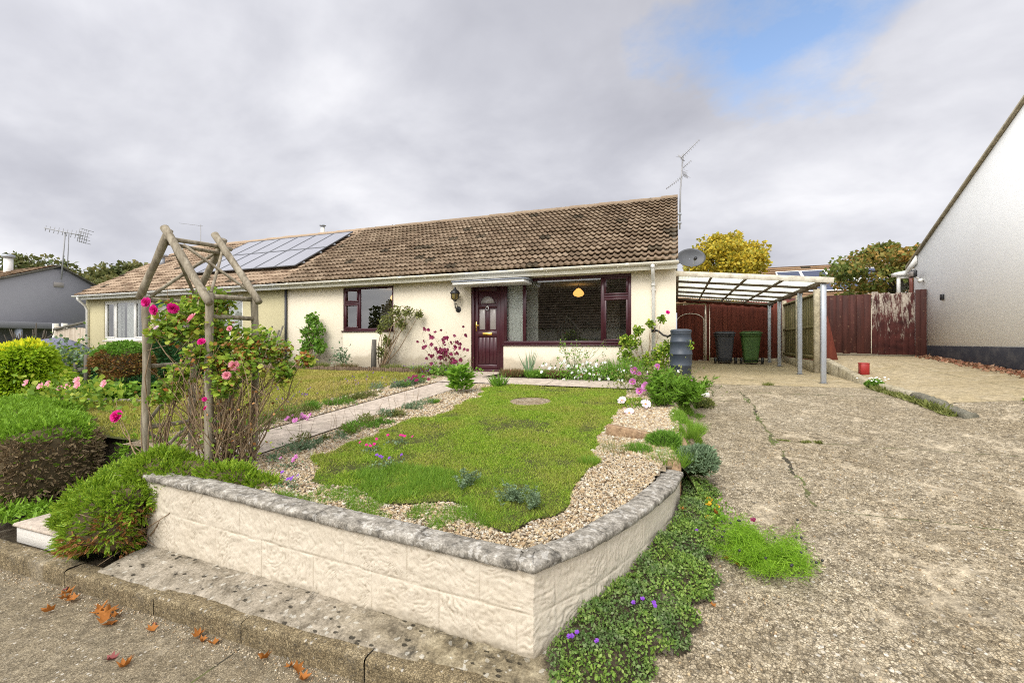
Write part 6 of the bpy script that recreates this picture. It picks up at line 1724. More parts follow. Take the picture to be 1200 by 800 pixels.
# strawberry bed
SB = thing('leafy_bed_plants', 'low bright leafy strawberry plants in the stone edged bed by the rusty bush', 'plants', (-9, 4.8, -.25))
n = 900; P = np.stack([rng.uniform(-9.6, -8.4, n), rng.uniform(4.5, 5.2, n), rng.uniform(-.22, .02, n)], 1)
lv(P, rng.normal(size=(n, 3)) * [1, 1, .4], .085, 'bright', SB, wid=1.5, nrm=np.array([[0, -.3, 1.]]), jit=.5)
for k in range(7):
    x = -8.95 + k * .17
    tag(MB().box(x - .08, x + .08, 4.42 + .03 * k, 4.5 + .03 * k, -.3, -.20 + .01 * (k % 3), .015).build('edging_stone', M['strip']), 'grey stone edging the strawberry bed by the left lawn', 'stone', 'stones edging the strawberry bed')
RP = thing('pink_rose_bush', 'straggly pink flowered bush between the hedge and the left lawn', 'rose', (-8, 3.9, -.3))
n = 700; P = np.array([-8.3, 4.0, -.05]) + rng.normal(size=(n, 3)) * [.45, .25, .12]
lv(P, rng.normal(size=(n, 3)), .065, 'rose', RP, wid=1.3)
for q in range(9): bloom(RP, np.array([-8.4, 3.85, .05]) + rng.normal(0, 1, 3) * [.4, .1, .07], (.2, -1, .4), .05, FIVE, 'pink')

# ------------------------------------------------------------------ border plants
def tuft(name, label, cat, c, r, h, n, m, w=.006, group=None, lean=.9, T=BLADE, flat=1.):
    T_ = thing(name, label, cat, c, group)
    a = rng.uniform(0, 2 * PI, n); q = np.sqrt(rng.random(n)) * r
    P = np.stack([c[0] + q * np.cos(a), c[1] + q * np.sin(a) * flat, np.full(n, c[2])], 1)
    D = np.stack([np.cos(a) * q / r * lean + rng.normal(0, .25, n), np.sin(a) * q / r * lean + rng.normal(0, .25, n), np.ones(n)], 1)
    hh = h * rng.uniform(.6, 1.2, n)
    V, F = scatter(T[0], T[1], P, frames(D, np.array([[0, 0, 1.]]), .4), np.stack([np.full(n, w), hh, hh], 1))
    np_obj('foliage', V, F, M[m], T_)
    return T_
def mound(name, label, cat, c, r, n, ls, m, T=KITE, amp=.15, group=None, up=.3, wid=1., core='core_g', ck=.75):
    T_ = thing(name, label, cat, c, group)
    if core: cores('inner_foliage', [(*c, *r)], core, T_, ck, amp, int(abs(c[0] * 100)))
    P, N2 = dome_pts(n, c, r, amp, int(abs(c[0] * 100)), .13, -.15)
    leaves_obj('foliage', P, N2 + rng.normal(0, .55, P.shape) + [0, 0, up], ls, M[m], T_, T=T, wid=wid)
    return T_
def gz(x, y, up=0.): return (x, y, float(zg(x, y)) + .01 + up)
def stalks(T_, c, n, r, h, m='stem', rad_=.0022, heads=None):
    st = MB(); E = []
    for q in range(n):
        a = np.array(c) + rng.normal(0, r * .5, 3) * [1, 1, 0]; e = a + np.array([rng.normal(0, r * .7), rng.normal(0, r * .7), h * rng.uniform(.6, 1.1)])
        twig(st, a, e, rad_, rad_ * .6, .05, 5, 4); E.append(e)
    st.build('stems', M[m], T_); return np.array(E)

# path right border
for k, (x, y, r, m_, lb) in enumerate([(-3.42, 3.38, .16, 'bluegreen', 'grey green pink cushion nearest the arch beside the path'), (-3.40, 3.85, .15, 'olive', 'dull green cushion plant second from the arch beside the path'), (-3.38, 4.35, .17, 'mid', 'green tufted plant by the right edge of the path, third from the arch'),
                                      (-3.42, 4.9, .15, 'olive', 'low dark tufted plant halfway up the right edge of the path'), (-3.45, 5.35, .18, 'bluegreen', 'grey blue cushion beside the right edge of the path below the leafy clump')]):
    t = thing('border_plant', lb, 'plant', gz(x, y), 'cushions along the path')
    PP = []; 
    for q in range(8):
        cc = np.array(gz(x, y)) + rng.normal(0, r * .8, 3) * [.6, 1.9, 0]; rr = r * rng.uniform(.25, .65)
        P_, N_ = dome_pts(int(1900 * rr), cc, (rr, rr, rr * .75), .3, int(rng.integers(1, 999)), .3, -.1); PP.append((P_, N_))
    P_ = np.concatenate([p_[0] for p_ in PP]); N_ = np.concatenate([p_[1] for p_ in PP])
    leaves_obj('foliage', P_, N_ + rng.normal(0, .6, P_.shape) + [0, 0, .4], .032, M[m_], t, T=KITE, wid=.5)
    stalks(t, gz(x, y), 6, .12, .30)
t = tuft('edging_stone_tuft', 'small green tuft at the stony end of the path border', 'plant', gz(-3.35, 5.8), .08, .08, 250, 'mid', group=None)
# tiny flowers in the gravel by the wall
for (x, y, m_, lb) in ((-2.72, 3.55, 'magenta', 'patch of small magenta flowers at the lawn corner by the path'), (-3.1, 2.95, 'mallow', 'few small pink flowers in the gravel behind the wall'), (-2.62, 3.85, 'magenta', 'small pink flowers on the left lawn edge'), (-2.35, 3.25, 'purple', 'small purple flower standing in the grass behind the wall'), (-2.75, 2.62, 'purple', 'small violet flowers in the gravel just behind the coping')):
    c = gz(x, y); t = thing('small_flowers', lb, 'flowers', c, 'small flowers behind the front wall')
    e = stalks(t, c, 5, .07, .09, 'greenstem', .0015)
    for p_ in e: bloom(t, p_, (rng.normal(0, .3), -.6, .8), .015, FIVE, m_)
    n = 80; P = np.array(c) + rng.normal(size=(n, 3)) * [.06, .06, .015] + [0, 0, .02]; lv(P, rng.normal(size=(n, 3)), .02, 'bluegreen', t)
# spurges
for (x, y, s, lb) in ((-1.49, 3.07, .09, 'single blue green spurge clump set apart on the left in the front grass'), (-1.08, 2.95, .12, 'largest blue green spurge clump at the front right of the lawn'), (-.90, 2.9, .08, 'small pale spurge sprout beside the largest spurge clump')):
    c = gz(x, y); t = thing('spurge', lb, 'plant', c, 'spurge clumps behind the wall')
    st = MB(); P = []; D = []
    for q in range(int(180 * s)):
        a = np.array(c) + rng.normal(0, s * .35, 3) * [1, 1, 0]; e = a + np.array([rng.normal(0, s * .45), rng.normal(0, s * .45), rng.uniform(.05, .13)])
        pts = twig(st, a, e, .002, .0015, .05, 6, 4)
        for u in range(46):
            p_ = pts[1 + int(4.99 * rng.random())]; P.append(p_ + rng.normal(0, .004, 3)); D.append(np.array([*rng.normal(size=2), .5]))
    st.build('stems', M['greenstem'], t); lv(P, D, .022, 'bluegreen', t, T=KITE, wid=.55)

# leafy clump halfway along the path
c = gz(-3.38, 6.7); t = thing('leafy_clump', 'clump of broad fresh green leaves at the top left corner of the lawn', 'plant', c)
P = []; D = []
for q in range(200):
    a = rng.uniform(0, 2 * PI); r_2 = rng.uniform(.02, .24); P.append([c[0] + r_2 * math.cos(a) * .6, c[1] + r_2 * math.sin(a) * .6, c[2] + rng.uniform(.05, .4) * (1.1 - r_2)]); D.append([math.cos(a), math.sin(a), rng.uniform(.1, .9)])
lv(P, D, .13, 'bright', t, wid=.75, nrm=np.array([[0, 0, 1.]]), jit=.4)
c = gz(-3.0, 7.5); tuft('small_leafy_plant', 'small upright green plant at the far left corner of the lawn by the terrace', 'plant', c, .1, .25, 60, 'mid', .03)

# left border of the path
for k, (x, y, r, m_, lb) in enumerate([(-4.68, 3.9, .2, 'mid', 'green lavender clump nearest the arch, left of the path'), (-4.7, 4.5, .2, 'olive', 'dull lavender clump left of the path, second from the arch'), (-4.65, 5.2, .2, 'mid', 'fresh green clump midway along the left border'), (-4.7, 5.9, .17, 'olive', 'thin olive clump beside bare gravel in the left border'), (-4.75, 7.0, .25, 'bluegreen', 'wide grey blue mound in the upper left border'), (-4.7, 7.7, .22, 'mid', 'green mound at the house end of the left border')]):
    t = thing('lavender', lb, 'lavender', gz(x, y, .01), 'clumps in the left border'); PP = []
    for q in range(9):
        cc = np.array(gz(x, y)) + rng.normal(0, r * .8, 3) * [.7, 1.7, 0]; rr = r * rng.uniform(.3, .7)
        PP.append(dome_pts(int(2000 * rr), cc, (rr, rr, rr * .8), .3, int(rng.integers(1, 999)), .3, -.1))
    P_ = np.concatenate([p_[0] for p_ in PP]); N_ = np.concatenate([p_[1] for p_ in PP])
    leaves_obj('foliage', P_, N_ + rng.normal(0, .6, P_.shape) + [0, 0, .6], .04, M[m_], t, T=KITE, wid=.4)
    e = stalks(t, gz(x, y), 16, .2, .36, 'stem', .002)
    n = len(e) * 5; P = np.repeat(e, 5, 0) + rng.normal(0, .008, (n, 3)) + [0, 0, -.01]; leaves_obj('flower_spikes', P, rng.normal(size=(n, 3)) + [0, 0, 1.2], .018, M['purple'] if k % 2 else M['olive'], t, wid=.8)
for (x, y, lb) in ((-4.55, 7.2, 'deep pink blooms at the house end of the left border'), (-4.42, 4.35, 'scattered pink petals of a low plant by the left edge of the path')):
    c = gz(x, y); t = thing('small_flowers', lb, 'flowers', c, 'pink flowers left of the path')
    for p_ in stalks(t, c, 9, .16, .16 if y > 5 else .03, 'greenstem', .002): bloom(t, p_, (rng.normal(0, .3), -.7, .7), .035, FIVE, 'wine' if y > 5 else 'mallow')

# purple gaura beside the front door
c = gz(-4.62, 8.55); t = thing('wine_flowered_plant', 'airy plant with many wine red blooms in front of the maroon door', 'plant', c)
st = MB(); E = []
for q in range(22):
    a = np.array(c) + rng.normal(0, .07, 3) * [1, 1, 0]; h_ = rng.uniform(.35, .95)
    e = a + np.array([rng.normal(.05, .28), rng.normal(0, .16), h_]); pts = twig(st, a, e, .004, .0018, .09, 7, 4)
    for u in range(4):
        s_ = pts[rng.integers(3, 7)]; e2 = s_ + np.array([rng.normal(0, .10), rng.normal(0, .08), rng.uniform(.0, .13)]); twig(st, s_, e2, .0018, .001, .05, 4, 3); E.append(e2)
st.build('stems', M['stem'], t)
pro = bloom(t, E[0], (0, -1, .2), .045, FIVE, 'wine')
for p_ in E[1:80]: bloom(t, p_, (rng.normal(0, .5), -1, rng.normal(0, .4)), rng.uniform(.028, .05), FIVE, 'wine')
n = 900; P = np.array(c) + rng.normal(size=(n, 3)) * [.26, .16, .07] + [.05, 0, .1]; lv(P, rng.normal(size=(n, 3)) + [0, 0, .5], .06, 'mid', t, wid=.8)
n = 300; P = np.array(c) + rng.normal(size=(n, 3)) * [.24, .16, .2] + [.05, 0, .3]; lv(P, rng.normal(size=(n, 3)), .04, 'olive', t, wid=.6)

# bed under the bungalow wall, log roll edging
EDG = thing('log_edging', 'low brown log roll edging along the bed under the small bedroom window', 'edging', (-8, 9.1, -.05))
mb = MB(); r_ = np.random.default_rng(2)
for x in np.arange(-10.7, -5.6, .062): mb.tube([(x, 9.08 + r_.normal(0, .006), -.1), (x, 9.08 + r_.normal(0, .006), .10 + r_.normal(0, .012))], .032, 7)
mb.build('log_rolls', wood_mat('log_wood', (.07, .045, .028), (.13, .09, .055), (.2, .15, .1), (1, 1, .3), 14), EDG)
for k, (x, y, r, m_, lb) in enumerate([(-10.2, 9.6, .2, 'mid', 'spiky green plant at the foot of the tall wall shrub'), (-9.0, 9.5, .22, 'olive', 'low olive mound under the bedroom window, left side'), (-8.0, 9.4, .25, 'heath', 'bronze low plant under the middle of the bedroom window'), (-6.6, 9.5, .25, 'olive', 'olive clump at the foot of the leaning wall shrub'), (-5.7, 9.4, .32, 'mid', 'green mound in the bed left of the front door'), (-5.3, 8.9, .25, 'heath', 'bronze tinted plants at the corner of the left lawn')]):
    tuft('bed_plant', lb, 'plant', (x, y, -.02), r, .2, 600, m_, .014, 'plants in the bed under the bedroom window')
# tall shrub on the wall
def wall_shrub(label, base, clusters, m_, ls, dens, leanstem=.1):
    t = thing('wall_shrub', label, 'shrub', base, 'shrubs against the bungalow wall')
    st = MB(); P = []; D = []
    for (x, y, z, r) in clusters:
        for q in range(2): twig(st, np.array(base) + rng.normal(0, .04, 3) * [1, 1, 0], np.array([x, y, z]), .014, .004, leanstem, 7, 6)
        for q in range(7): twig(st, np.array([x, y, z]), np.array([x, y, z]) + rng.normal(0, r * .7, 3), .004, .0015, .1, 4, 4)
        n = int(dens * r); P.append(np.array([x, y, z]) + unit(rng.normal(size=(n, 3))) * rng.random((n, 1)) ** .5 * r * [1, .7, 1]); D.append(rng.normal(size=(n, 3)) + [0, 0, -.2])
    st.build('branches', M['stem'], t); lv(np.concatenate(P), np.concatenate(D), ls, m_, t, wid=1.1)
    return t
wall_shrub('bushy green shrub left of the bedroom window on the cream wall', (-9.55, 9.85, -.03), [(-9.7, 9.9, .75, .28), (-9.5, 9.95, 1.05, .28), (-9.65, 9.95, 1.35, .22), (-9.85, 9.9, .5, .2), (-9.35, 9.9, .6, .22), (-9.9, 9.95, 1.0, .16)], 'mid', .075, 900)
wall_shrub('leaning bare stemmed shrub on the cream wall between window and lantern', (-7.3, 9.9, -.03), [(-7.2, 10., 1.25, .22), (-6.9, 10., 1.45, .22), (-6.55, 10., 1.5, .18), (-6.25, 10.05, 1.42, .12), (-7.15, 9.95, .75, .16), (-7.3, 9.95, .45, .2), (-6.75, 10., 1.2, .18), (-7.35, 9.95, 1.05, .12)], 'olive', .055, 1000, .14)
fixn(tag(MB().tube([(-7.42, 9.75, -.1), (-7.41, 9.75, .45), (-7.4, 9.75, .78)], [.075, .07, .06], 10).build('wooden_stump', M['greywood']), 'short grey wooden post at the foot of the leaning wall shrub', 'post'))
c = (-8.35, 9.6, -.02); t = thing('silver_plant', 'small silvery leaved plant under the right end of the bedroom window', 'plant', c)
n = 200; P = np.array(c) + rng.normal(size=(n, 3)) * [.12, .1, .14] + [0, 0, .3]; lv(P, rng.normal(size=(n, 3)) + [0, 0, .4], .07, 'bluegreen', t, wid=.8); stalks(t, c, 8, .16, .6, 'greenstem', .003)
# slats leaning at the joint between the bungalows
SLT = thing('slat_bundle', 'bundle of dark upright wooden slats leaning beside the grey downpipe', 'slats', (-11.2, 9.9, 0))
mb = MB()
for k in range(6): mb.beam((-11.65 + k * .13, 9.7, -.05), (-11.6 + k * .14, 10.1, .95 + .12 * (k % 3)), .06, .025)
mb.build('slats', M['greywood'], SLT)

# bed under the living room window
t = thing('iris', 'upright fan of sword shaped iris leaves under the large window', 'plant', (-2.99, 9.2, -.02))
n = 16; a = np.linspace(-.55, .55, n) + rng.normal(0, .05, n); P = np.tile([-2.99, 9.2, -.02], (n, 1)) + rng.normal(0, .02, (n, 3)) * [1, 1, 0]
V, F = scatter(BLADE[0], BLADE[1], P, frames(np.stack([np.sin(a) * .8, rng.normal(0, .15, n), np.cos(a)], 1), np.array([[0, 1., .3]])), np.stack([np.full(n, .035), rng.uniform(.35, .66, n), np.full(n, .3)], 1))
np_obj('foliage', V, F, M['bluegreen'], t)
for k, (x, m_, lb) in enumerate([(-3.3, 'heath', 'reddish green low plant at the left end of the bed under the large window'), (-2.75, 'mid', 'low green plant right of the iris leaves'), (-2.3, 'heath', 'reddish ground plant between the iris and the white flowers')]):
    tuft('bed_plant', lb, 'plant', (x, 9.1, -.02), .26, .17, 800, m_, .014, 'plants under the large window')
c = (-1.55, 8.75, -.03); t = thing('white_flowered_plant', 'tall stemmed plant with masses of white flowers under the large window', 'plant', c)
e = stalks(t, (-1.85, 8.8, -.03), 26, .3, .75, 'greenstem', .004)
n = 1500; P = np.array([-1.5, 8.7, .10]) + rng.normal(size=(n, 3)) * [.42, .18, .09]; lv(P, rng.normal(size=(n, 3)) + [0, 0, .5], .055, 'mid', t, wid=.6)
n = 260; P = e[rng.integers(0, 26, n)] * 1. ; P = P * (1 - .3 * rng.random((n, 1)) * [0, 0, 1]) + rng.normal(0, .02, (n, 3)); lv(P, rng.normal(size=(n, 3)), .045, 'bright', t, name='stem_leaves', wid=.5)
for q in range(90):
    p_ = np.array([-1.6, 8.6, .12]) + rng.normal(size=3) * [.42, .14, .13]
    bloom(t, p_, (rng.normal(0, .4), -1, .5), rng.uniform(.02, .034), FIVE, 'whitepetal')
t = tuft('strappy_plant', 'clump of narrow arching leaves right of the white flowers', 'plant', (-.95, 8.9, -.02), .28, .42, 500, 'mid', .02)
# rose against the downpipe
WR = thing('climbing_rose', 'leafy rose with a red bud against the white downpipe', 'rose', (-.6, 9.8, -.03))
st = MB(); P = []; D = []
for (x, y, z, r) in [(-1.0, 9.8, .45, .2), (-.85, 9.8, .7, .17), (-1.05, 9.8, .75, .12), (-.55, 9.75, .3, .25), (-.3, 9.75, .5, .2), (-.1, 9.7, .6, .2), (.05, 9.6, .8, .14), (.2, 9.3, .66, .12), (-.75, 9.8, .95, .12), (-.5, 9.85, 1.1, .08), (-.28, 9.85, 1.2, .08), (-.3, 9.6, .2, .22), (-.9, 9.7, .2, .2)]:
    for q in range(2): twig(st, np.array([-.55, 9.85, -.05]) + rng.normal(0, .08, 3) * [1, 1, 0], (x, y, z), .008, .003, .1, 6, 5)
    n = int(1000 * r); P.append(np.array([x, y, z]) + unit(rng.normal(size=(n, 3))) * rng.random((n, 1)) ** .5 * r); D.append(rng.normal(size=(n, 3)))
st.build('stems', M['stem'], WR); lv(np.concatenate(P), np.concatenate(D), .06, 'rose', WR, wid=1.2)
bloom(WR, (-.16, 9.8, 1.33), (.3, -1, .5), .04, ROSE, 'magenta'); bloom(WR, (-.02, 9.5, .5), (.1, -1, .3), .035, ROSE, 'mallow')

# ------------------------------------------------------------------ right hand bed
def feathery(label, c, r, h, n):
    t = thing('feathery_clump', label, 'plant', c); st = MB(); P = []; D = []
    for q in range(n):
        a_ = np.array(c) + rng.normal(0, r * .35, 3) * [1, 1, 0]; e = a_ + np.array([rng.normal(0, r * .5), rng.normal(0, r * .5), h * rng.uniform(.5, 1.05)])
        pts = twig(st, a_, e, .003, .0015, .08, 8, 4)
        for p_ in pts[2:]:
            for u in range(7): P.append(p_); D.append(rng.normal(size=3) * [1, 1, .4] + [0, 0, .5])
    st.build('stems', M['greenstem'], t)
    frond_obj('foliage', np.array(P), np.array(D), .085, M['bright'], t, wid=.8)
    return t
c = (-.3, 7.6, -.1); t = thing('pink_cosmos', 'mixed clump with mauve pink cosmos flowers by the corner of the lawn', 'flowers', c)
for p_, r in (((-.66, 7.9, .24), .07), ((-.28, 7.7, .30), .06), ((-.63, 7.2, .10), .055), ((-.42, 7.15, .03), .075), ((-.52, 7.1, -.03), .055), ((.22, 7.9, .10), .05), ((-.45, 7.7, .15), .04), ((-.6, 8.0, .16), .05)):
    bloom(t, p_, (rng.normal(-.2, .3), -1, rng.normal(.3, .2)), r, MALL, 'mallow', eye='yellow')
e = stalks(t, c, 40, .35, .42, 'greenstem', .003)
n = 1600; P = np.array([-.35, 7.7, .05]) + rng.normal(size=(n, 3)) * [.32, .28, .12]; lv(P, rng.normal(size=(n, 3)) + [0, 0, .3], .05, 'olive', t, wid=.6)
feathery('tall bright feathery green plant in the gravel beside the cosmos', (-.17, 6.5, -.2), .16, .5, 34)
feathery('low spreading feathery plant at the drive edge below the water butt', (.04, 7.2, -.22), .36, .38, 75)
mound('green_shrub', 'small bushy green shrub at the drive edge near the white slab', 'shrub', (.03, 8.0, -.12), (.28, .32, .22), 1500, .06, 'mid', LEAF)
mound('creeping_plant', 'low green plant with small white flowers beside the white slab', 'plant', (.36, 7.9, -.30), (.2, .25, .10), 700, .04, 'olive')
for (p_, lb, r) in (((-.71, 6.42, -.1), 'upper left of three pale daisies in the right gravel bed', .06), ((-.38, 6.22, -.11), 'pale daisy nearest the tall feathery plant', .065), ((-.56, 5.9, -.19), 'lowest of three pale daisies in the right gravel bed', .065)):
    t = thing('pale_daisy', lb, 'flower', p_, 'pale daisies in the right bed'); st = MB(); twig(st, (p_[0] + .05, p_[1] + .15, float(zg(p_[0], p_[1]))), p_, .003, .002); st.build('stem', M['greenstem'], t)
    bloom(t, p_, (rng.normal(0, .2), -.75, .7), r, COS, 'palepink', eye='yellow')
mound('yellowing_ground_plant', 'sparse yellow green ground plant round the pale daisies', 'plant', (-.52, 6.5, -.2), (.28, .35, .10), 800, .035, 'rose', core=None)
mound('green_cushion', 'rounded bright green thrift cushion just behind the end of the wall', 'plant', (-.12, 4.72, -.31), (.16, .17, .13), 3000, .045, 'mid', TRI, .08, wid=.14, up=.5)
mound('trailing_cushion', 'grey green trailing cushion hanging over the drive edge', 'plant', (.16, 4.55, -.42), (.19, .26, .16), 2200, .045, 'bluegreen', KITE, .15, wid=.5)
mound('green_cushion', 'loose low green cushion left of the rounded thrift', 'plant', (-.36, 4.45, -.34), (.14, .14, .05), 1200, .05, 'mid', TRI, .15, wid=.14, up=.6)
tuft('grass_clump', 'long grass growing between the wall end and the brown bricks', 'grass', (-.06, 4.35, -.40), .15, .16, 900, 'tuft', .005, flat=1.6)
tuft('grass_clump', 'small green tuft alone on the gravel by the right lawn edge', 'grass', (-.72, 3.93, -.36), .075, .09, 300, 'tuft', .004)
tuft('weed_tuft', 'wispy weed on the gravel between the lawn and the rounded thrift', 'grass', (-.55, 4.3, -.33), .13, .16, 120, 'olive', .004)
tuft('grass_clump', 'green grass clump overhanging the drive edge above the bricks', 'grass', (.13, 5.6, -.35), .16, .15, 900, 'tuft', .006, flat=2.)
# bricks along the drive edge
for k, (x, y, z, rz, L, lb) in enumerate([(-.02, 4.14, -.62, .05, .36, 'upright brown brick standing at the end of the garden wall'), (-.45, 4.85, -.28, 1.45, .5, 'flat brown edging log lying across the right gravel bed'), (.06, 5.05, -.42, .12, .4, 'weathered brick edging the drive, third from the wall'), (.06, 5.55, -.36, .05, .42, 'tilted brown brick at the drive edge below the feathery plant'), (.02, 6.05, -.3, -.1, .4, 'half buried brick at the drive edge beside the feathery plant')]):
    c_, s_ = math.cos(rz), math.sin(rz)
    R = np.array([[c_, -s_, 0], [s_, c_, 0], [0, .12, 1]])
    hgt = .34 if k == 0 else .09; wd = .06 if k == 0 else .05
    o = MB().box(-wd, wd, -L / 2 if k else -.06, L / 2 if k else .06, -.08, hgt if k else .30, .014, lambda V: V @ R.T + np.array([x, y, z])).build('edging_brick', M['brick'])
    tag(o, lb, 'brick', 'bricks along the drive edge')

# ground cover mat by the wing wall and the bank above the drive
def mat_in(x, y):
    inner = np.interp(y, [2.0, 2.13, 2.49, 3.1, 3.68, 4.08, 4.3, 7], [-.55, -.60, -.44, -.18, -.0, .06, .05, .1])
    outer = np.interp(y, [1.9, 2.1, 2.3, 2.6, 2.9, 3.2, 3.6, 4.0, 4.4, 5, 6, 7], [-.48, -.2, -.04, .08, .19, .23, .27, .31, .33, .34, .33, .3]) + .04 * np.sin(y * 13) + .03 * np.sin(y * 29)
    return (x > inner) & (x < outer)
def zmat(x, y):
    inner = np.interp(y, [2.0, 2.13, 2.49, 3.1, 3.68, 4.08, 4.3, 7], [-.55, -.60, -.44, -.18, -.0, .06, .05, .1])
    outer = np.interp(y, [1.9, 2.6, 3.2, 4.0, 7], [-.35, .16, .30, .34, .3])
    t_ = np.clip((x - inner) / (outer - inner + .01), 0, 1)
    return zd(x, y) + .13 * np.sin(np.clip(1.12 - t_, 0, 1) * PI * .55) * (1 + .25 * np.sin(x * 17) * np.sin(y * 15)) * smooth01((y - 1.95) / .3)
o = grid_obj('ground_cover_base', np.linspace(-.65, .45, 70), np.linspace(2.0, 4.5, 140), lambda x, y: zmat(x, y) - .025, M['soil'], keep=mat_in); o['kind'] = 'stuff'; tag(o, 'dark soil and stems under the creeping mat beside the wall', 'soil')
n = 60000; x = rng.uniform(-.65, .42, n); y = rng.uniform(1.98, 4.5, n); k = mat_in(x, y) & (rng.random(n) < .75 + .25 * np.sin(x * 23 + 1) * np.sin(y * 19)); x, y = x[k], y[k]
P = np.stack([x, y, zmat(x, y) + rng.uniform(-.03, .012, len(x))], 1)
stuff(leaves_obj('ground_cover', P, rng.normal(size=P.shape) * [1, 1, .5] + [0, 0, .6], .019, M['cover'], T=KITE, wid=1.15), 'mat of tiny creeping leaves between the wall and the driveway', 'ground cover')
stuff(blades('bank_grass', 26000, (-.05, .42), (4.45, 8.3), lambda x, y: (np.sin(x * 19 + y * 5) * np.sin(y * 6.1) > -.3) & (x < .33 + .05 * np.sin(y * 9)), lambda x, y: zgs(x, y) + .0, M['tuft'], .055, .005, lean=.8), 'grass and weeds on the bank beside the drive', 'grass')
for (x, y, lb) in ((-.5, 2.22, 'small violet flowers at the foot of the front wall corner'), (-.17, 2.55, 'small violet flowers in the middle of the creeping mat'), (.17, 3.45, 'lone violet flower at the top of the creeping mat')):
    z = float(zmat(x, y)); t = thing('violet_flowers', lb, 'flowers', (x, y, z), 'violets in the creeping mat')
    for q in range(4 if y < 3 else 1): bloom(t, (x + rng.normal(0, .05), y + rng.normal(0, .04), z + .03), (rng.normal(0, .3), -.5, 1), .012, FIVE, 'purple')
c = (.25, 3.98, -.62); t = thing('yellow_flowers', 'small yellow flowers beside the upright brick at the drive edge', 'flowers', c)
for q in range(6): bloom(t, np.array(c) + rng.normal(0, 1, 3) * [.05, .09, .02], (0, -.5, 1), .024, FIVE, 'yellow')
n = 500; P = np.array([.26, 3.95, -.66]) + rng.normal(size=(n, 3)) * [.07, .16, .03]; lv(P, rng.normal(size=(n, 3)), .03, 'bright', t)

# self-sown cosmos sprawling on the drive
c = np.array([.56, 3.42, -.76]); CS = thing('feathery_cosmos', 'sprawling lime green feathery plant with dark seed heads on the driveway', 'plant', tuple(c))
P = []; D = []; st = MB(); HD = []
for q in range(64):
    a = rng.uniform(0, 2 * PI); L = rng.uniform(.12, .40); e = c + np.array([math.cos(a) * L * .75 - .02, math.sin(a) * L * .95, rng.uniform(.04, .17)]); pts = twig(st, c + rng.normal(0, .03, 3) * [1, 1, 0], e, .003, .0015, .12, 7, 4)
    for p_ in pts[1:]:
        for u in range(52): P.append(p_ + rng.normal(0, .022, 3)); D.append(rng.normal(size=3) * [1, 1, .7] + (e - c) * 1.2)
    if q % 3 == 0:
        e2 = e + np.array([rng.normal(0, .03), rng.normal(0, .03), rng.uniform(.03, .09)]); twig(st, e, e2, .0015, .0012, .05, 4, 4); HD.append(e2)
st.build('stems', M['greenstem'], CS)
P = np.array(P); P[:, 2] = np.maximum(P[:, 2], -.77 + .1 * (P[:, 1] - 3.42)); leaves_obj('foliage', P, np.array(D), .048, M['fern'], CS, T=TRI, wid=.07)
for e2 in HD:
    V, F = scatter(ICO[0], ICO[1], e2[None], np.eye(3)[None], np.array([.009])); np_obj('seed_head', V, F, M['black'], CS, smooth=True)
bloom(CS, (.52, 3.62, -.56), (0, -.5, 1), .02, FIVE, 'wine')

# grass and moss in the joints of the drive
stuff(blades('joint_grass', 2600, (1.16, 1.62), (6.15, 6.3), lambda x, y: (np.abs(y - 6.22 - .015 * np.sin(x * 17)) < .022) & (np.sin(x * 31 + 1) + np.sin(x * 12.7) > -.2), zd, M['olive'], .03, .007, lean=1.), 'grass growing in the cross joint of the driveway', 'grass')
stuff(blades('crack_moss', 2200, (1.02, 1.26), (4.6, 8.6), lambda x, y: (np.abs(x - 1.12) < .04) & (np.sin(y * 5.3) > .45), zd, M['cover'], .016, .006, lean=1.), 'moss in the long crack of the driveway', 'moss')
stuff(blades('kerb_weeds', 6000, (3.3, 3.75), (7.9, 10.2), lambda x, y: (np.abs(x - (3.48 + .12 * smooth01((9.5 - y) / 1.7))) < .07), zd, M['olive'], .09, .012, lean=.9), 'weeds growing along the foot of the low kerb wall', 'weeds')
stuff(blades('drive_weeds', 900, (4.6, 6.2), (8.3, 8.5), lambda x, y: (np.abs(y - 8.4) < .03) & (np.sin(x * 7) > 0), zn, M['tuft'], .05, .009, lean=1.), 'weeds in the joint of the right hand drive', 'weeds')
t = mound('kerb_flowers', 'white flowering alyssum by the start of the low kerb wall', 'plant', (3.52, 10.3, -.1), (.14, .2, .1), 500, .04, 'mid')
for q in range(16): bloom(t, np.array([3.53, 10.25, .02]) + rng.normal(0, 1, 3) * [.09, .13, .03], (0, -.6, 1), .018, FIVE, 'whitepetal')
tuft('door_weed', 'small weed tuft on the drive in front of the carport post', 'grass', (1.75, 10.3, float(zd(0, 10.3))), .1, .07, 150, 'olive', .009)

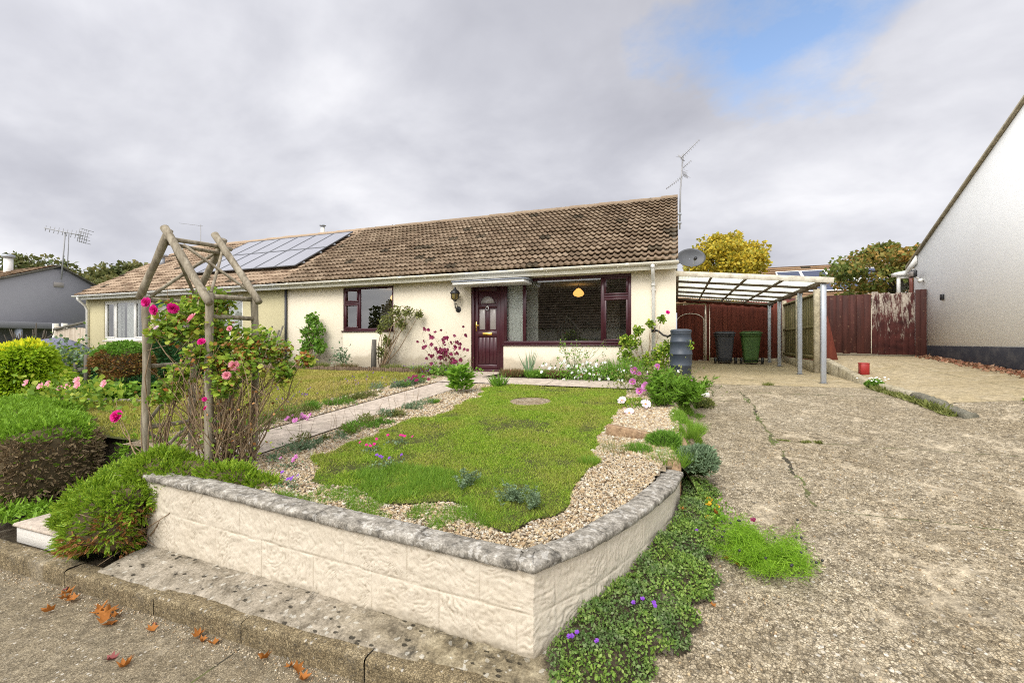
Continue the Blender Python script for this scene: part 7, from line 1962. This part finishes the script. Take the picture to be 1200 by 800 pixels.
# ------------------------------------------------------------------ fallen leaves
def star_leaf(r, lobes=5, curl=.3):
    P = [(0, 0, 0)]; k = lobes * 2 + 1
    for i in range(k):
        a = -2.35 + 4.7 * i / (k - 1); rr = r * ((1.0 - .22 * abs(a) / 2.35) if i % 2 == 0 else .5)
        x, y = math.sin(a) * rr, math.cos(a) * rr
        P.append((x, y, curl * r * (rr / r) ** 2 * (.6 + .6 * rng.random()) * (1 if i % 2 == 0 else .4)))
    P.append((0.0, -r * .35, .0))
    V = np.array(P); n = len(V)
    return V, [np.array([[0, i, i + 1] for i in range(1, k)] + [[0, k, k + 1], [0, k + 1, 1]])]
LB = {}
def fallen(x, y, z, r, m_, lb, grp, tilt=.35):
    r *= .95; V, F = star_leaf(r, 5 if r > .03 else 3, rng.uniform(.15, .6)); fo = rng.uniform(.1, .7); V = V + np.stack([0 * V[:, 0], 0 * V[:, 0], fo * np.abs(V[:, 0]) + rng.normal(0, .1 * r, len(V))], 1); V[:, 0] *= 1 - .35 * fo
    d = np.array([[rng.normal(), rng.normal(), rng.normal() * .2]]); R = frames(d, np.array([[rng.normal(0, tilt), rng.normal(0, tilt), 1]]))
    V2, F2 = scatter(V, F, np.array([[x, y, z]]), R, 1.)
    V2[:, 2] += max(0, z - V2[:, 2].min()) + .003
    tag(np_obj('fallen_leaf', V2, F2, M[m_]), lb, 'leaf', grp)
Lp = [(-3.86, 1.80, .06), (-3.80, 1.77, .055), (-3.74, 1.79, .055), (-3.72, 1.66, .05), (-3.47, 1.80, .06), (-3.42, 1.77, .055), (-3.37, 1.79, .06), (-3.33, 1.74, .06), (-3.28, 1.78, .055), (-3.25, 1.70, .06), (-3.22, 1.72, .055)]
for (x, y, r) in Lp: fallen(x, y, -1.0 + rng.uniform(0, .025), r, 'deadleaf', 'curled orange leaf in the drift of leaves against the kerb at the left', 'orange leaves drifted against the kerb')
for (x, y, r, m_, lb) in [(-2.93, 1.77, .045, 'deadleaf', 'single orange leaf lying between the leaf drift and the middle leaves'), (-2.62, 1.83, .05, 'deadleaf', 'left leaf of the small orange group by the middle kerb stone'), (-2.55, 1.80, .04, 'deadleaf', 'crumpled middle leaf of the small orange group by the kerb'), (-2.47, 1.81, .048, 'deadleaf', 'right leaf of the small orange group by the middle kerb stone'),
                            (-2.09, 1.81, .048, 'deadleaf', 'lone orange leaf against the kerb right of the small group'), (-2.74, 1.52, .052, 'deadleaf', 'orange leaf out on the pavement beside the purple leaf'), (-2.87, 1.53, .045, 'deadleaf_d', 'dark purple leaf lying on the pavement'), (-3.98, 1.86, .03, 'deadleaf_d', 'small magenta purple leaf at the kerb near the juniper'), (-2.98, 1.81, .025, 'deadleaf_d', 'small dark red leaf at the kerb by the leaf drift'),
                            (-1.85, 1.80, .05, 'deadleaf', 'orange leaf at the far right of the kerb gutter'), (-1.78, 1.77, .05, 'deadleaf', 'orange leaf touching the bottom right kerb leaf'), (-1.92, 1.82, .035, 'deadleaf', 'small orange leaf flat at the right end of the kerb')]:
    fallen(x, y, -.998, r, m_, lb, 'leaves on the pavement')
for (x, y, r, lb) in [(.34, 3.36, .05, 'large orange leaf at the edge of the creeping mat'), (.38, 3.30, .035, 'smaller leaf beside the large orange leaf on the mat edge'), (.28, 3.8, .045, 'orange leaf below the yellow flowers'), (.29, 3.9, .04, 'orange leaf among the yellow flowers'), (.27, 3.62, .035, 'pinkish brown leaf on the upper mat'), (.05, 3.75, .035, 'brown leaf lying at the foot of the wall end'), (.68, 2.6, .012, 'tiny orange leaf alone on the open driveway'), (.75, 3.75, .03, 'brown leaf behind the feathery plant on the drive'), (.2, 2.85, .03, 'brown leaf on the lower edge of the creeping mat')]:
    fallen(x, y, max(float(zmat(x, y)) if mat_in(np.array(x), np.array(y)) else float(zd(x, y)), float(zd(x, y))) + .004, r, 'deadleaf', lb, 'leaves by the driveway')
